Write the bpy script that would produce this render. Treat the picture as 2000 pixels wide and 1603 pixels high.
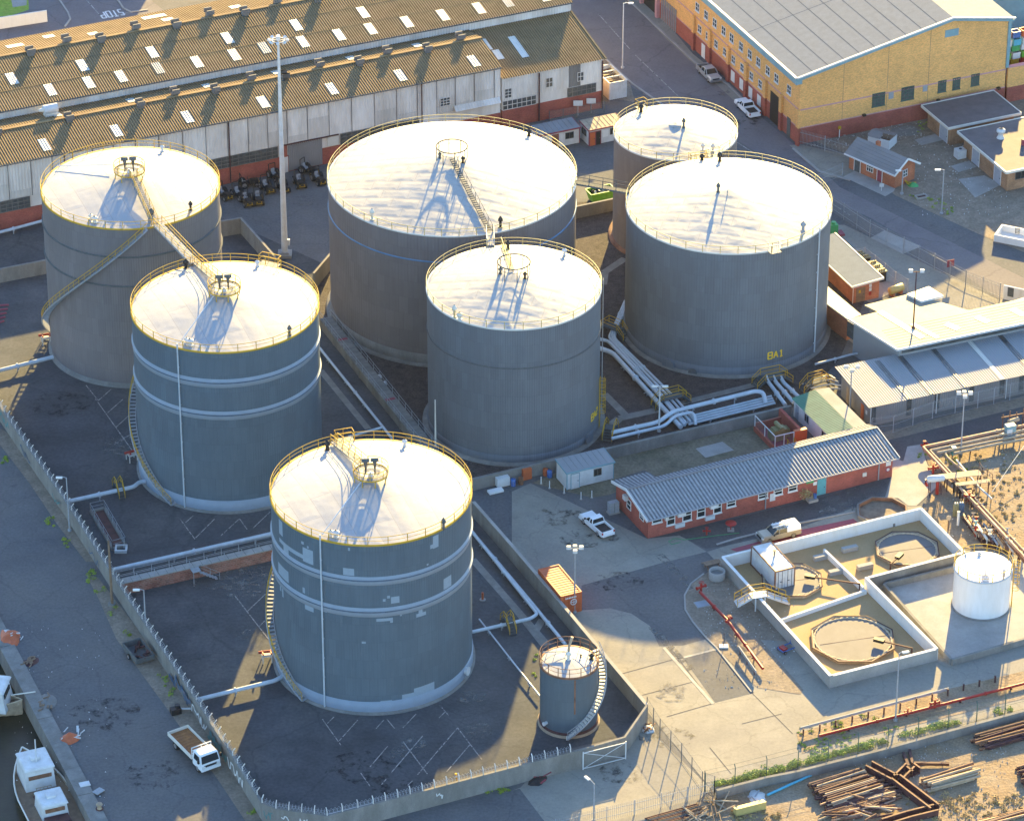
import bpy, bmesh, math, random
from math import sin, cos, pi, radians, hypot, atan2, sqrt
from mathutils import Vector, Matrix, noise
scene = bpy.context.scene
for o in list(bpy.data.objects): bpy.data.objects.remove(o)
random.seed(7)
# ------------------------------------------------------------------ camera, sky, sun, exposure
FPX, PITCH, ROLL, DIST = 8030.51, radians(30.6456), radians(-0.03576), 500.0
FW = Vector((0, cos(PITCH), -sin(PITCH))); RT = Vector((1, 0, 0)); UP = RT.cross(FW)
CAM = -DIST * FW
cd = bpy.data.cameras.new('camera'); cam = bpy.data.objects.new('camera', cd); scene.collection.objects.link(cam)
cam.location = CAM
cam.rotation_euler = (Matrix((RT, UP, -FW)).transposed() @ Matrix.Rotation(-ROLL, 3, 'Z')).to_euler()
cd.sensor_fit = 'HORIZONTAL'; cd.sensor_width = 36.0; cd.lens = FPX / 2000 * 36.0
cd.clip_start = 5.0; cd.clip_end = 6000.0
scene.camera = cam
scene.render.resolution_x, scene.render.resolution_y = 1024, 820
SUN_AZ, SUN_EL = radians(10.0), radians(16.0)
w = bpy.data.worlds.new('World'); scene.world = w; w.use_nodes = True
nt = w.node_tree; bg = nt.nodes['Background']
sky = nt.nodes.new('ShaderNodeTexSky'); sky.sky_type = 'NISHITA'; sky.sun_disc = False
sky.sun_elevation = SUN_EL; sky.sun_rotation = SUN_AZ; sky.air_density = 1.0; sky.dust_density = 0.3; sky.ozone_density = 3.4
nt.links.new(sky.outputs[0], bg.inputs[0]); bg.inputs[1].default_value = 0.11
sd = bpy.data.lights.new('sun', 'SUN'); so = bpy.data.objects.new('sun', sd); scene.collection.objects.link(so)
sd.energy = 5.0; sd.angle = radians(0.5); sd.color = (1.0, 0.715, 0.25)
sv = Vector((sin(SUN_AZ) * cos(SUN_EL), cos(SUN_AZ) * cos(SUN_EL), sin(SUN_EL)))
so.rotation_euler = sv.to_track_quat('Z', 'Y').to_euler(); so.location = sv * 900
scene.view_settings.view_transform = 'Standard'; scene.view_settings.look = 'None'
scene.view_settings.exposure = 2.45; scene.view_settings.gamma = 1.0
# ------------------------------------------------------------------ survey: photo points -> points on the ground or at a known height
REG = {1:(0,0),2:(500,0),3:(1000,0),4:(1400,0),5:(0,400),6:(500,400),7:(1000,400),8:(1400,400),9:(0,780),10:(500,780),
       11:(1000,780),12:(1400,780),13:(0,1123),14:(500,1123),15:(1000,1123),16:(1400,1123)}
def Z(k, x, y): return (REG[k][0] + x * .3, REG[k][1] + y * .3)
def ray(px, py):
    a, b = px - 1000, py - 801.5; c, s = cos(-ROLL), sin(-ROLL)
    return FW + RT * ((a * c - b * s) / FPX) - UP * ((a * s + b * c) / FPX)
def G(px, py, z=0.0):
    d = ray(px, py); return CAM + d * ((z - CAM.z) / d.z)
def g(k, x, y, z=0.0): return G(*Z(k, x, y), z)
def up(v, z): return Vector((v.x, v.y, v.z + z))
def proj(v):
    q = v - CAM; zz = q.dot(FW); return 1000 + FPX * q.dot(RT) / zz, 801.5 - FPX * q.dot(UP) / zz
def HT(base, ytop):
    lo, hi = 0.0, 80.0
    for _ in range(40):
        m = (lo + hi) / 2
        if proj(up(base, m))[1] > ytop: lo = m
        else: hi = m
    return lo
def cyl(px, py, c, R):
    d = ray(px, py); ox, oy = CAM.x - c[0], CAM.y - c[1]
    A = d.x ** 2 + d.y ** 2; B = 2 * (ox * d.x + oy * d.y); C = ox * ox + oy * oy - R * R
    disc = max(B * B - 4 * A * C, 0); t = (-B - sqrt(disc)) / (2 * A); X = CAM + d * t
    return atan2(X.y - c[1], X.x - c[0]), X.z
# ------------------------------------------------------------------ mesh builder
class MB:
    def __init__(s): s.v = []; s.f = []; s.m = []; s.s = []
    def add(s, vs, fs, mi=0, sm=False):
        n = len(s.v); s.v += [Vector(v) for v in vs]
        for f in fs: s.f.append([i + n for i in f]); s.m.append(mi); s.s.append(sm)
        return s
    def box(s, x0, x1, y0, y1, z0, z1, mi=0):
        vs = [(x, y, z) for z in (z0, z1) for x, y in ((x0, y0), (x1, y0), (x1, y1), (x0, y1))]
        return s.add(vs, [(3,2,1,0),(4,5,6,7),(0,1,5,4),(1,2,6,5),(2,3,7,6),(3,0,4,7)], mi)
    def bar(s, a, b, w, h=None, mi=0, upv=Vector((0,0,1))):
        a, b = Vector(a), Vector(b); d = (b - a); h = w if h is None else h
        if d.length < 1e-6: return s
        d.normalize(); si = d.cross(upv)
        if si.length < 1e-3: si = d.cross(Vector((1,0,0)))
        si.normalize(); u = si.cross(d); si *= w / 2; u *= h / 2
        vs = [a-si-u, a+si-u, a+si+u, a-si+u, b-si-u, b+si-u, b+si+u, b-si+u]
        return s.add(vs, [(0,1,2,3),(7,6,5,4),(1,0,4,5),(2,1,5,6),(3,2,6,7),(0,3,7,4)], mi)
    def tube(s, pts, r, n=6, mi=0, closed=False, cap=True, sm=True):
        pts = [Vector(p) for p in pts]; N = len(pts); rings = []
        for i, p in enumerate(pts):
            if closed: t = pts[(i+1) % N] - pts[i-1]
            else: t = pts[min(i+1, N-1)] - pts[max(i-1, 0)]
            t.normalize(); q = t.cross(Vector((0,0,1)))
            if q.length < 1e-3: q = Vector((1,0,0))
            q.normalize(); b = t.cross(q)
            k = 1.0
            if 0 < i < N-1 and not closed:
                c_ = (pts[i]-pts[i-1]).normalized().dot((pts[i+1]-pts[i]).normalized()); k = 1 / max(.5, sqrt(max(0,(1+c_)/2)))
            rr = r[i] if isinstance(r, (list, tuple)) else r
            rings.append([p + (q*cos(2*pi*j/n)*k + b*sin(2*pi*j/n)) * rr for j in range(n)])
        vs = [v for R_ in rings for v in R_]; fs = []
        for i in range(N if closed else N-1):
            i2 = (i+1) % N
            for j in range(n): fs.append((i*n+j, i*n+(j+1)%n, i2*n+(j+1)%n, i2*n+j))
        s.add(vs, fs, mi, sm)
        if cap and not closed: s.add(rings[0], [tuple(range(n))], mi); s.add(rings[-1], [tuple(range(n-1,-1,-1))], mi)
        return s
    def lathe(s, prof, n=32, c=(0,0,0), mi=0, sm=True, a0=0, a1=2*pi):
        c = Vector(c); full = abs(a1-a0) > 6.28; K = n if full else n+1
        vs = [c + Vector((r*cos(a0+(a1-a0)*j/n), r*sin(a0+(a1-a0)*j/n), z)) for r, z in prof for j in range(K)]; fs = []
        for i in range(len(prof)-1):
            for j in range(n):
                k = (j+1) % K; fs.append((i*K+j, i*K+k, (i+1)*K+k, (i+1)*K+j))
        return s.add(vs, fs, mi, sm)
    def cyl(s, c, r, z0, z1, n=12, mi=0, r1=None):
        r1 = r if r1 is None else r1
        s.lathe([(r, z0), (r1, z1)], n, c, mi)
        c = Vector(c); s.add([c+Vector((r1*cos(2*pi*j/n), r1*sin(2*pi*j/n), z1)) for j in range(n)], [tuple(range(n))], mi)
        return s.add([c+Vector((r*cos(2*pi*j/n), r*sin(2*pi*j/n), z0)) for j in range(n)], [tuple(range(n-1,-1,-1))], mi)
    def prism(s, poly, z0, z1, mi=0, mtop=None):
        n = len(poly); A = sum(poly[i][0]*poly[(i+1)%n][1]-poly[(i+1)%n][0]*poly[i][1] for i in range(n))
        poly = [(p[0], p[1]) for p in poly]
        if A < 0: poly = poly[::-1]
        s.add([(x,y,z0) for x,y in poly]+[(x,y,z1) for x,y in poly], [(i,(i+1)%n,n+(i+1)%n,n+i) for i in range(n)], mi)
        s.add([(x,y,z1) for x,y in poly], [tuple(range(n))], mi if mtop is None else mtop)
        return s.add([(x,y,z0) for x,y in poly], [tuple(range(n-1,-1,-1))], mi)
    def poly(s, pts, mi=0): return s.add(pts, [tuple(range(len(pts)))], mi)
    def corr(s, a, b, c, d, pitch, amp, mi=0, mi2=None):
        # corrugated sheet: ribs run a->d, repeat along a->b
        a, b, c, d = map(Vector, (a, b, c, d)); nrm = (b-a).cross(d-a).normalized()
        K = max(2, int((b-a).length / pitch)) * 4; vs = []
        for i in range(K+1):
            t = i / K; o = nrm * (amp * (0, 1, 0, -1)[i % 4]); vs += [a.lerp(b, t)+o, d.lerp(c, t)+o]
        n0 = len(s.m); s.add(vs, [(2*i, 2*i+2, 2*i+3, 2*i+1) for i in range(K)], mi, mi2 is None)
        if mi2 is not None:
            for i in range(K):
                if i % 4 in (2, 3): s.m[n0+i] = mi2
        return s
    def build(s, name, mats, parent=None, local=False):
        me = bpy.data.meshes.new(name); o = bpy.data.objects.new(name, me); scene.collection.objects.link(o)
        vs = s.v
        if parent is not None:
            if not local:
                r = parent
                while r.parent: r = r.parent
                M = (Matrix.Translation(r.location) @ r.rotation_euler.to_matrix().to_4x4()).inverted(); vs = [M @ v for v in vs]
            o.parent = parent
        me.from_pydata([tuple(v) for v in vs], [], s.f)
        for m_ in (mats if isinstance(mats, (list, tuple)) else [mats]): me.materials.append(m_)
        for p, mi, sm in zip(me.polygons, s.m, s.s): p.material_index = mi; p.use_smooth = sm
        me.update(); return o
def arc(c, r, a0, a1, n, z): return [Vector((c[0]+r*cos(a0+(a1-a0)*i/n), c[1]+r*sin(a0+(a1-a0)*i/n), z)) for i in range(n+1)]
def rnd_path(pts, r, n=4):
    # rounded polyline
    pts = [Vector(p) for p in pts]; out = [pts[0]]
    for i in range(1, len(pts)-1):
        p = pts[i]; a = (pts[i-1]-p); b = (pts[i+1]-p); ra = min(r, a.length*.45, b.length*.45)
        A = p + a.normalized()*ra; B = p + b.normalized()*ra
        for k in range(n+1):
            t = k/n; out.append(A*(1-t)**2 + p*2*t*(1-t) + B*t*t)
    return out + [pts[-1]]
def tag(o, label, cat, group=None):
    o['label'] = label; o['category'] = cat
    if group: o['group'] = group
    return o
def thing(name, label, cat, loc=(0,0,0), rz=0.0, group=None):
    o = bpy.data.objects.new(name, None); scene.collection.objects.link(o); o.empty_display_size = .5
    o.location = loc; o.rotation_euler = (0, 0, rz); return tag(o, label, cat, group)
def struct(o, kind='structure'): o['kind'] = kind; return o
def kids(o): return [c for c in scene.objects if c.parent == o]
def dup(o, loc=None, rz=None, label=None, parent=None, scale=None):
    ch = list(o.children); c = o.copy(); scene.collection.objects.link(c)
    if parent is not None: c.parent = parent
    if loc is not None: c.location = loc
    if rz is not None: c.rotation_euler = (0, 0, rz)
    if label: c['label'] = label
    if scale: c.scale = scale
    for k in ch: dup(k, parent=c)
    return c
# ------------------------------------------------------------------ materials
def mat(name, col, rough=.7, var=.12, scale=.6, col2=None, amt=.5, scale2=.15, metal=0.0, spec=.4, bump=0.0, bscale=8.0, stretch=None, cov=.5, sharp=.12, fine=0.0, fscale=6.0, crack=0.0, cscale=.16, spots=0.0):
    m = bpy.data.materials.new(name); m.use_nodes = True; t = m.node_tree; N = t.nodes; Lk = t.links
    b = N['Principled BSDF']; b.inputs['Roughness'].default_value = rough; b.inputs['Metallic'].default_value = metal
    b.inputs['Specular IOR Level'].default_value = spec
    tc = N.new('ShaderNodeTexCoord'); src = tc.outputs['Object']
    if stretch:
        mp = N.new('ShaderNodeMapping'); mp.inputs['Scale'].default_value = stretch; Lk.new(src, mp.inputs[0]); src1 = mp.outputs[0]
    else: src1 = src
    def nz(sc, det=5, s_=None, rg=.6):
        n = N.new('ShaderNodeTexNoise'); n.inputs['Scale'].default_value = sc; n.inputs['Detail'].default_value = det
        n.inputs['Roughness'].default_value = rg; Lk.new(s_ or src, n.inputs['Vector']); return n
    def mix(f, a, c_, mode='MIX'):
        x = N.new('ShaderNodeMix'); x.data_type = 'RGBA'; x.blend_type = mode
        for sock, val in ((x.inputs[0], f), (x.inputs[6], a), (x.inputs[7], c_)):
            if hasattr(val, 'links') or isinstance(val, bpy.types.NodeSocket): Lk.new(val, sock)
            elif isinstance(val, (int, float)): sock.default_value = val
            else: sock.default_value = (*val, 1)
        return x.outputs[2]
    n1 = nz(scale, 6, src1)
    rp = N.new('ShaderNodeMapRange'); rp.inputs[1].default_value = .3; rp.inputs[2].default_value = .7; Lk.new(n1.outputs[0], rp.inputs[0])
    out = mix(rp.outputs[0], [max(0, c*(1-var)) for c in col], [min(1, c*(1+var)) for c in col])
    if col2:
        n2 = nz(scale2, 8, src1, .65)
        r2 = N.new('ShaderNodeMapRange'); r2.inputs[1].default_value = cov-sharp+0.0; r2.inputs[2].default_value = cov+sharp; r2.inputs[4].default_value = amt
        Lk.new(n2.outputs[0], r2.inputs[0]); out = mix(r2.outputs[0], out, col2)
    if fine:
        n3 = nz(fscale, 3)
        r3 = N.new('ShaderNodeMapRange'); r3.inputs[1].default_value = .25; r3.inputs[2].default_value = .75; r3.inputs[3].default_value = 1-fine; r3.inputs[4].default_value = 1+fine
        Lk.new(n3.outputs[0], r3.inputs[0])
        vm = N.new('ShaderNodeVectorMath'); vm.operation = 'SCALE'; Lk.new(out, vm.inputs[0]); Lk.new(r3.outputs[0], vm.inputs['Scale']); out = vm.outputs[0]
    if spots:
        n5 = nz(.55, 3); r5 = N.new('ShaderNodeMapRange'); r5.inputs[1].default_value = .64; r5.inputs[2].default_value = .74; r5.inputs[4].default_value = spots; Lk.new(n5.outputs[0], r5.inputs[0])
        out = mix(r5.outputs[0], out, [c*.45 for c in col])
    if crack:
        nd = nz(.8, 3); vm2 = N.new('ShaderNodeVectorMath'); vm2.operation = 'MULTIPLY_ADD'; Lk.new(nd.outputs['Color'], vm2.inputs[0]); vm2.inputs[1].default_value = (1.6,1.6,0); Lk.new(src, vm2.inputs[2])
        vo = N.new('ShaderNodeTexVoronoi'); vo.feature = 'DISTANCE_TO_EDGE'; vo.inputs['Scale'].default_value = cscale; Lk.new(vm2.outputs[0], vo.inputs['Vector'])
        r6 = N.new('ShaderNodeMapRange'); r6.inputs[1].default_value = .0; r6.inputs[2].default_value = .014; r6.inputs[3].default_value = crack; r6.inputs[4].default_value = 0; Lk.new(vo.outputs['Distance'], r6.inputs[0])
        out = mix(r6.outputs[0], out, [c*.35 for c in col])
    Lk.new(out, b.inputs['Base Color'])
    if bump:
        n4 = nz(bscale, 4); bp = N.new('ShaderNodeBump'); bp.inputs['Strength'].default_value = 1; bp.inputs['Distance'].default_value = bump
        Lk.new(n4.outputs[0], bp.inputs['Height']); Lk.new(bp.outputs[0], b.inputs['Normal'])
    m['b'] = b.name; return m
def brick_mat(name, col, mortar, w=.24, h=.085, rough=.85, var=.25, mort=.012, col2=None, uz=True, scale2=.2, amt=.4):
    # horizontal courses: uses object coordinates projected on whichever wall direction
    m = mat(name, col, rough, var, .5, col2=col2, amt=amt, scale2=scale2); t = m.node_tree; N = t.nodes; Lk = t.links; b = N['Principled BSDF']
    tc = N.new('ShaderNodeTexCoord'); sp = N.new('ShaderNodeSeparateXYZ'); Lk.new(tc.outputs['Object'], sp.inputs[0])
    ad = N.new('ShaderNodeMath'); Lk.new(sp.outputs[0], ad.inputs[0]); Lk.new(sp.outputs[1], ad.inputs[1])
    cb = N.new('ShaderNodeCombineXYZ'); Lk.new(ad.outputs[0], cb.inputs[0]); Lk.new(sp.outputs[2], cb.inputs[1])
    br = N.new('ShaderNodeTexBrick'); br.inputs['Scale'].default_value = 1; br.inputs['Brick Width'].default_value = w; br.inputs['Row Height'].default_value = h
    br.inputs['Mortar Size'].default_value = mort; br.inputs['Bias'].default_value = 0
    br.inputs['Color1'].default_value = (.72,.72,.72,1); br.inputs['Color2'].default_value = (1.25,1.2,1.15,1); br.inputs['Mortar'].default_value = (*[mortar[i]/max(col[i],.01) for i in range(3)],1)
    Lk.new(cb.outputs[0], br.inputs['Vector'])
    old = b.inputs['Base Color'].links[0].from_socket
    mx = N.new('ShaderNodeMix'); mx.data_type = 'RGBA'; mx.blend_type = 'MULTIPLY'; mx.inputs[0].default_value = .8
    Lk.new(old, mx.inputs[6]); Lk.new(br.outputs[0], mx.inputs[7]); Lk.new(mx.outputs[2], b.inputs['Base Color'])
    return m
M = {}
def defm(k, *a, **kw): M[k] = mat(k, *a, **kw)
defm('asphalt', (.102,.104,.108), .92, .16, .25, col2=(.17,.15,.13), amt=.5, scale2=.06, fine=.18, fscale=3.0, spec=.2, crack=.22, cscale=.10, spots=.35)
defm('street_asphalt', (.15,.135,.14), .92, .12, .3, col2=(.19,.17,.16), amt=.5, scale2=.08, fine=.12, fscale=3, spec=.2, crack=.3, cscale=.08, spots=.2)
defm('asphalt_dark', (.075,.07,.073), .92, .2, .3, col2=(.12,.11,.10), amt=.6, scale2=.09, fine=.2, fscale=3.5, spec=.2, crack=.2, cscale=.12, spots=.3)
defm('bund_asphalt', (.074,.078,.082), .95, .2, .22, col2=(.13,.128,.12), amt=.55, scale2=.10, cov=.58, sharp=.1, fine=.2, fscale=2.5, spec=.15, bump=.02, bscale=3, crack=.28, cscale=.09, spots=.45)
defm('gravel', (.062,.053,.052), .95, .3, 1.4, col2=(.11,.095,.085), amt=.5, scale2=.9, fine=.45, fscale=5, spec=.15, bump=.05, bscale=5)
defm('concrete_yard', (.27,.247,.20), .9, .12, .3, col2=(.20,.185,.165), amt=.6, scale2=.12, fine=.1, fscale=3, spec=.2, crack=.25, cscale=.14, spots=.3)
defm('concrete_pale', (.34,.32,.29), .88, .12, .5, col2=(.24,.225,.20), amt=.6, scale2=.3, fine=.08, spec=.3)
defm('concrete_wall', (.22,.21,.19), .9, .16, .9, col2=(.13,.12,.105), amt=.55, scale2=.5, stretch=(1,1,.35), fine=.1, spec=.25)
defm('white_wall', (.70,.68,.64), .88, .10, .7, col2=(.48,.43,.35), amt=.6, scale2=.7, cov=.60, stretch=(1,1,.3), spec=.2)
defm('pit_floor', (.40,.26,.125), .9, .14, .5, col2=(.31,.20,.105), amt=.6, scale2=.25, fine=.1)
defm('sand', (.24,.19,.14), .95, .2, .8, col2=(.15,.12,.09), amt=.6, scale2=.35, fine=.25, fscale=3, bump=.05, bscale=3)
defm('dirt', (.235,.16,.09), .95, .25, .7, col2=(.26,.22,.17), amt=.6, scale2=.22, fine=.3, fscale=4, bump=.08, bscale=2.5)
defm('dirt_grass', (.13,.115,.075), .95, .25, .8, col2=(.22,.18,.13), amt=.7, scale2=.25, fine=.3, fscale=3, bump=.06)
defm('water', (.022,.026,.018), .3, .3, .3, spec=.12, bump=.03, bscale=1.2)
defm('paint_white', (.62,.62,.60), .8, .15, 2)
defm('mark_faded', (.34,.33,.31), .9, .35, 1.5, spec=.1)
defm('stain_pale', (.20,.19,.175), .95, .3, 1.2, fine=.25, spec=.15)
defm('tan_mark', (.40,.36,.29), .9, .2, 1)
defm('yellow_rail', (.50,.30,.03), .65, .12, 2, spec=.2)
defm('yellow_pale', (.46,.36,.13), .5, .1, 2)
defm('galv', (.29,.30,.31), .7, .12, 3, spec=.2)
defm('galv_dark', (.10,.108,.11), .85, .2, 3, spec=.12)
defm('pipe_silver', (.50,.54,.57), .38, .08, 2, col2=(.36,.38,.39), amt=.5, scale2=.8, spec=.5)
defm('pipe_dark', (.06,.06,.065), .6, .2, 2)
defm('black', (.014,.014,.016), .6, .2, 3)
defm('rubber', (.02,.02,.021), .85, .2, 3)
defm('glass', (.02,.026,.03), .08, .2, 3, spec=.6)
defm('glass_dirty', (.07,.075,.075), .3, .5, 1.5, spec=.5)
defm('red_paint', (.34,.022,.016), .5, .18, 2)
defm('orange_paint', (.47,.11,.04), .55, .15, 1.5)
defm('rust', (.16,.075,.042), .8, .4, 1.5, col2=(.26,.13,.075), amt=.7, scale2=1.2)
defm('rust_dark', (.062,.026,.028), .8, .4, 1.5, col2=(.12,.05,.04), amt=.7, scale2=1.0)
defm('rust_tan', (.36,.27,.18), .8, .25, 2)
defm('pipe_orange', (.38,.17,.085), .6, .3, 1.2, col2=(.48,.36,.25), amt=.6, scale2=.5)
defm('white_metal', (.60,.60,.59), .5, .06, 1, col2=(.42,.39,.35), amt=.5, scale2=.8, spec=.3)
defm('cream_metal', (.62,.58,.50), .5, .08, 1)
defm('teal', (.10,.33,.36), .5, .1, 2)
defm('teal_trim', (.19,.32,.35), .6, .1, 1)
defm('green_roof', (.075,.20,.13), .5, .15, .8)
defm('green_paint', (.05,.30,.10), .5, .15, 2)
defm('lime_bin', (.14,.36,.04), .5, .15, 2)
defm('blue_paint', (.05,.13,.34), .5, .2, 2)
defm('cyan_pipe', (.08,.36,.48), .4, .1, 2)
defm('asbestos', (.30,.205,.105), .92, .18, .5, col2=(.23,.155,.09), amt=.7, scale2=.22, spec=.1, fine=.12)
defm('asbestos_dark', (.17,.13,.075), .9, .2, .5, col2=(.11,.09,.06), amt=.7, scale2=.2, spec=.2)
defm('skylight', (.55,.53,.46), .5, .1, 1.5, col2=(.36,.33,.26), amt=.6, scale2=.5)
defm('sheet_wall', (.80,.74,.66), .8, .10, .8, col2=(.52,.46,.39), amt=.7, scale2=.35, stretch=(1,1,.25), spec=.2)
defm('sheet_dark', (.20,.19,.175), .8, .2, .8, col2=(.10,.09,.08), amt=.7, scale2=.5, stretch=(1,1,.2))
defm('shed_roof', (.255,.24,.20), .6, .06, .5, col2=(.21,.185,.14), amt=.5, scale2=.3, spec=.15)
defm('shed_roof_low', (.30,.30,.30), .6, .1, .5, col2=(.22,.22,.22), amt=.5, scale2=.5, spec=.25)
defm('galv_roof', (.24,.23,.225), .65, .15, .8, col2=(.14,.14,.14), amt=.6, scale2=.4, spec=.25)
defm('grey_roof', (.10,.135,.19), .8, .08, 1.2, fine=.08, spec=.15)
defm('brown_roof', (.12,.10,.10), .8, .15, .8)
defm('bare_panel', (.25,.31,.36), .55, .06, 2)
defm('band_grey', (.23,.27,.31), .5, .06, 1)
defm('rock', (.5,.5,.48), .9, .2, 3)
defm('weed', (.22,.34,.03), .8, .35, 2, col2=(.28,.30,.05), amt=.7, scale2=1)
defm('leaf_dry', (.36,.27,.12), .9, .35, 2)
defm('wood', (.19,.125,.08), .8, .25, 2)
defm('wood_pale', (.42,.33,.22), .8, .2, 2)
defm('silver_car', (.42,.43,.44), .3, .04, 2, metal=.35)
defm('white_car', (.75,.76,.76), .25, .03, 2)
defm('tan_car', (.33,.29,.22), .4, .08, 2, metal=.2)
defm('chrome_grey', (.3,.3,.31), .35, .1, 3, metal=.6)
defm('tail_red', (.35,.02,.02), .3, .1, 2)
defm('lamp_glass', (.7,.68,.62), .2, .05, 2)
defm('pink_trim', (.52,.26,.26), .8, .1, 1)
defm('green_vent', (.06,.11,.085), .7, .15, 2)
defm('door_grey', (.36,.37,.40), .6, .08, 2)
defm('plaster_white', (.66,.65,.62), .8, .06, 1)
defm('trafo_olive', (.24,.20,.09), .6, .15, 2)
defm('graffiti_blue', (.06,.10,.16), .8, .3, 2)
defm('graffiti_teal', (.07,.18,.18), .8, .3, 2)
defm('maroon', (.25,.05,.07), .7, .15, 2)
M['brick_red'] = brick_mat('brick_red', (.36,.075,.05), (.30,.14,.11), col2=(.28,.06,.045))
M['brick_orange'] = brick_mat('brick_orange', (.40,.12,.055), (.36,.2,.13))
M['brick_brown'] = brick_mat('brick_brown', (.34,.17,.085), (.33,.25,.18), var=.35)
M['brick_yellow'] = brick_mat('brick_yellow', (.88,.43,.125), (.6,.36,.16), var=.1, col2=(.60,.32,.10), scale2=.12, amt=.5)
M['brick_rough'] = brick_mat('brick_rough', (.27,.10,.07), (.33,.24,.2), var=.4, w=.5, h=.25, col2=(.36,.22,.17), scale2=.6)

def shell_mat(name, base, ribs=None):
    # insulated steel cladding: fine vertical ribs, pale rain streaks, faint sheet courses
    m = mat(name, base, .62, .07, .25, spec=.3); t = m.node_tree; N = t.nodes; Lk = t.links; b = N['Principled BSDF']
    tc = N.new('ShaderNodeTexCoord'); sp = N.new('ShaderNodeSeparateXYZ'); Lk.new(tc.outputs['Object'], sp.inputs[0])
    at = N.new('ShaderNodeMath'); at.operation = 'ARCTAN2'; Lk.new(sp.outputs[1], at.inputs[0]); Lk.new(sp.outputs[0], at.inputs[1])
    cb = N.new('ShaderNodeCombineXYZ'); Lk.new(at.outputs[0], cb.inputs[0])
    mz = N.new('ShaderNodeMath'); mz.operation = 'MULTIPLY'; mz.inputs[1].default_value = .012; Lk.new(sp.outputs[2], mz.inputs[0]); Lk.new(mz.outputs[0], cb.inputs[2])
    n = N.new('ShaderNodeTexNoise'); n.inputs['Scale'].default_value = 26; n.inputs['Detail'].default_value = 4; n.inputs['Roughness'].default_value = .75; Lk.new(cb.outputs[0], n.inputs['Vector'])
    r = N.new('ShaderNodeMapRange'); r.inputs[1].default_value = .60; r.inputs[2].default_value = .78; r.inputs[4].default_value = .30; Lk.new(n.outputs[0], r.inputs[0])
    # sheet panels
    cb2 = N.new('ShaderNodeCombineXYZ'); ml = N.new('ShaderNodeMath'); ml.operation = 'MULTIPLY'; ml.inputs[1].default_value = 10.8; Lk.new(at.outputs[0], ml.inputs[0]); Lk.new(ml.outputs[0], cb2.inputs[0]); Lk.new(sp.outputs[2], cb2.inputs[1])
    br = N.new('ShaderNodeTexBrick'); br.inputs['Scale'].default_value = 1; br.inputs['Brick Width'].default_value = .9; br.inputs['Row Height'].default_value = 2.3; br.inputs['Mortar Size'].default_value = .02
    br.inputs['Color1'].default_value = (.93,.93,.93,1); br.inputs['Color2'].default_value = (1.06,1.06,1.06,1); br.inputs['Mortar'].default_value = (.82,.82,.82,1); Lk.new(cb2.outputs[0], br.inputs['Vector'])
    old = b.inputs['Base Color'].links[0].from_socket
    mx = N.new('ShaderNodeMix'); mx.data_type = 'RGBA'; Lk.new(r.outputs[0], mx.inputs[0]); Lk.new(old, mx.inputs[6]); mx.inputs[7].default_value = (.26,.28,.29,1)
    m2 = N.new('ShaderNodeMix'); m2.data_type = 'RGBA'; m2.blend_type = 'MULTIPLY'; m2.inputs[0].default_value = 1; Lk.new(mx.outputs[2], m2.inputs[6]); Lk.new(br.outputs[0], m2.inputs[7])
    n7 = N.new('ShaderNodeTexNoise'); n7.inputs['Scale'].default_value = 9; n7.inputs['Detail'].default_value = 6; n7.inputs['Roughness'].default_value = .7; Lk.new(cb.outputs[0], n7.inputs['Vector'])
    r7 = N.new('ShaderNodeMapRange'); r7.inputs[1].default_value = .55; r7.inputs[2].default_value = .8; r7.inputs[4].default_value = .35; Lk.new(n7.outputs[0], r7.inputs[0])
    m3 = N.new('ShaderNodeMix'); m3.data_type = 'RGBA'; Lk.new(r7.outputs[0], m3.inputs[0]); Lk.new(m2.outputs[2], m3.inputs[6]); m3.inputs[7].default_value = (base[0]*.62,base[1]*.55,base[2]*.5,1); Lk.new(m3.outputs[2], b.inputs['Base Color'])
    wv = N.new('ShaderNodeMath'); wv.operation = 'MULTIPLY'; wv.inputs[1].default_value = 10.8*2*pi/.30; Lk.new(at.outputs[0], wv.inputs[0])
    sn = N.new('ShaderNodeMath'); sn.operation = 'SINE'; Lk.new(wv.outputs[0], sn.inputs[0])
    bp = N.new('ShaderNodeBump'); bp.inputs['Distance'].default_value = .012; bp.inputs['Strength'].default_value = .8; Lk.new(sn.outputs[0], bp.inputs['Height']); Lk.new(bp.outputs[0], b.inputs['Normal'])
    return m
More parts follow.
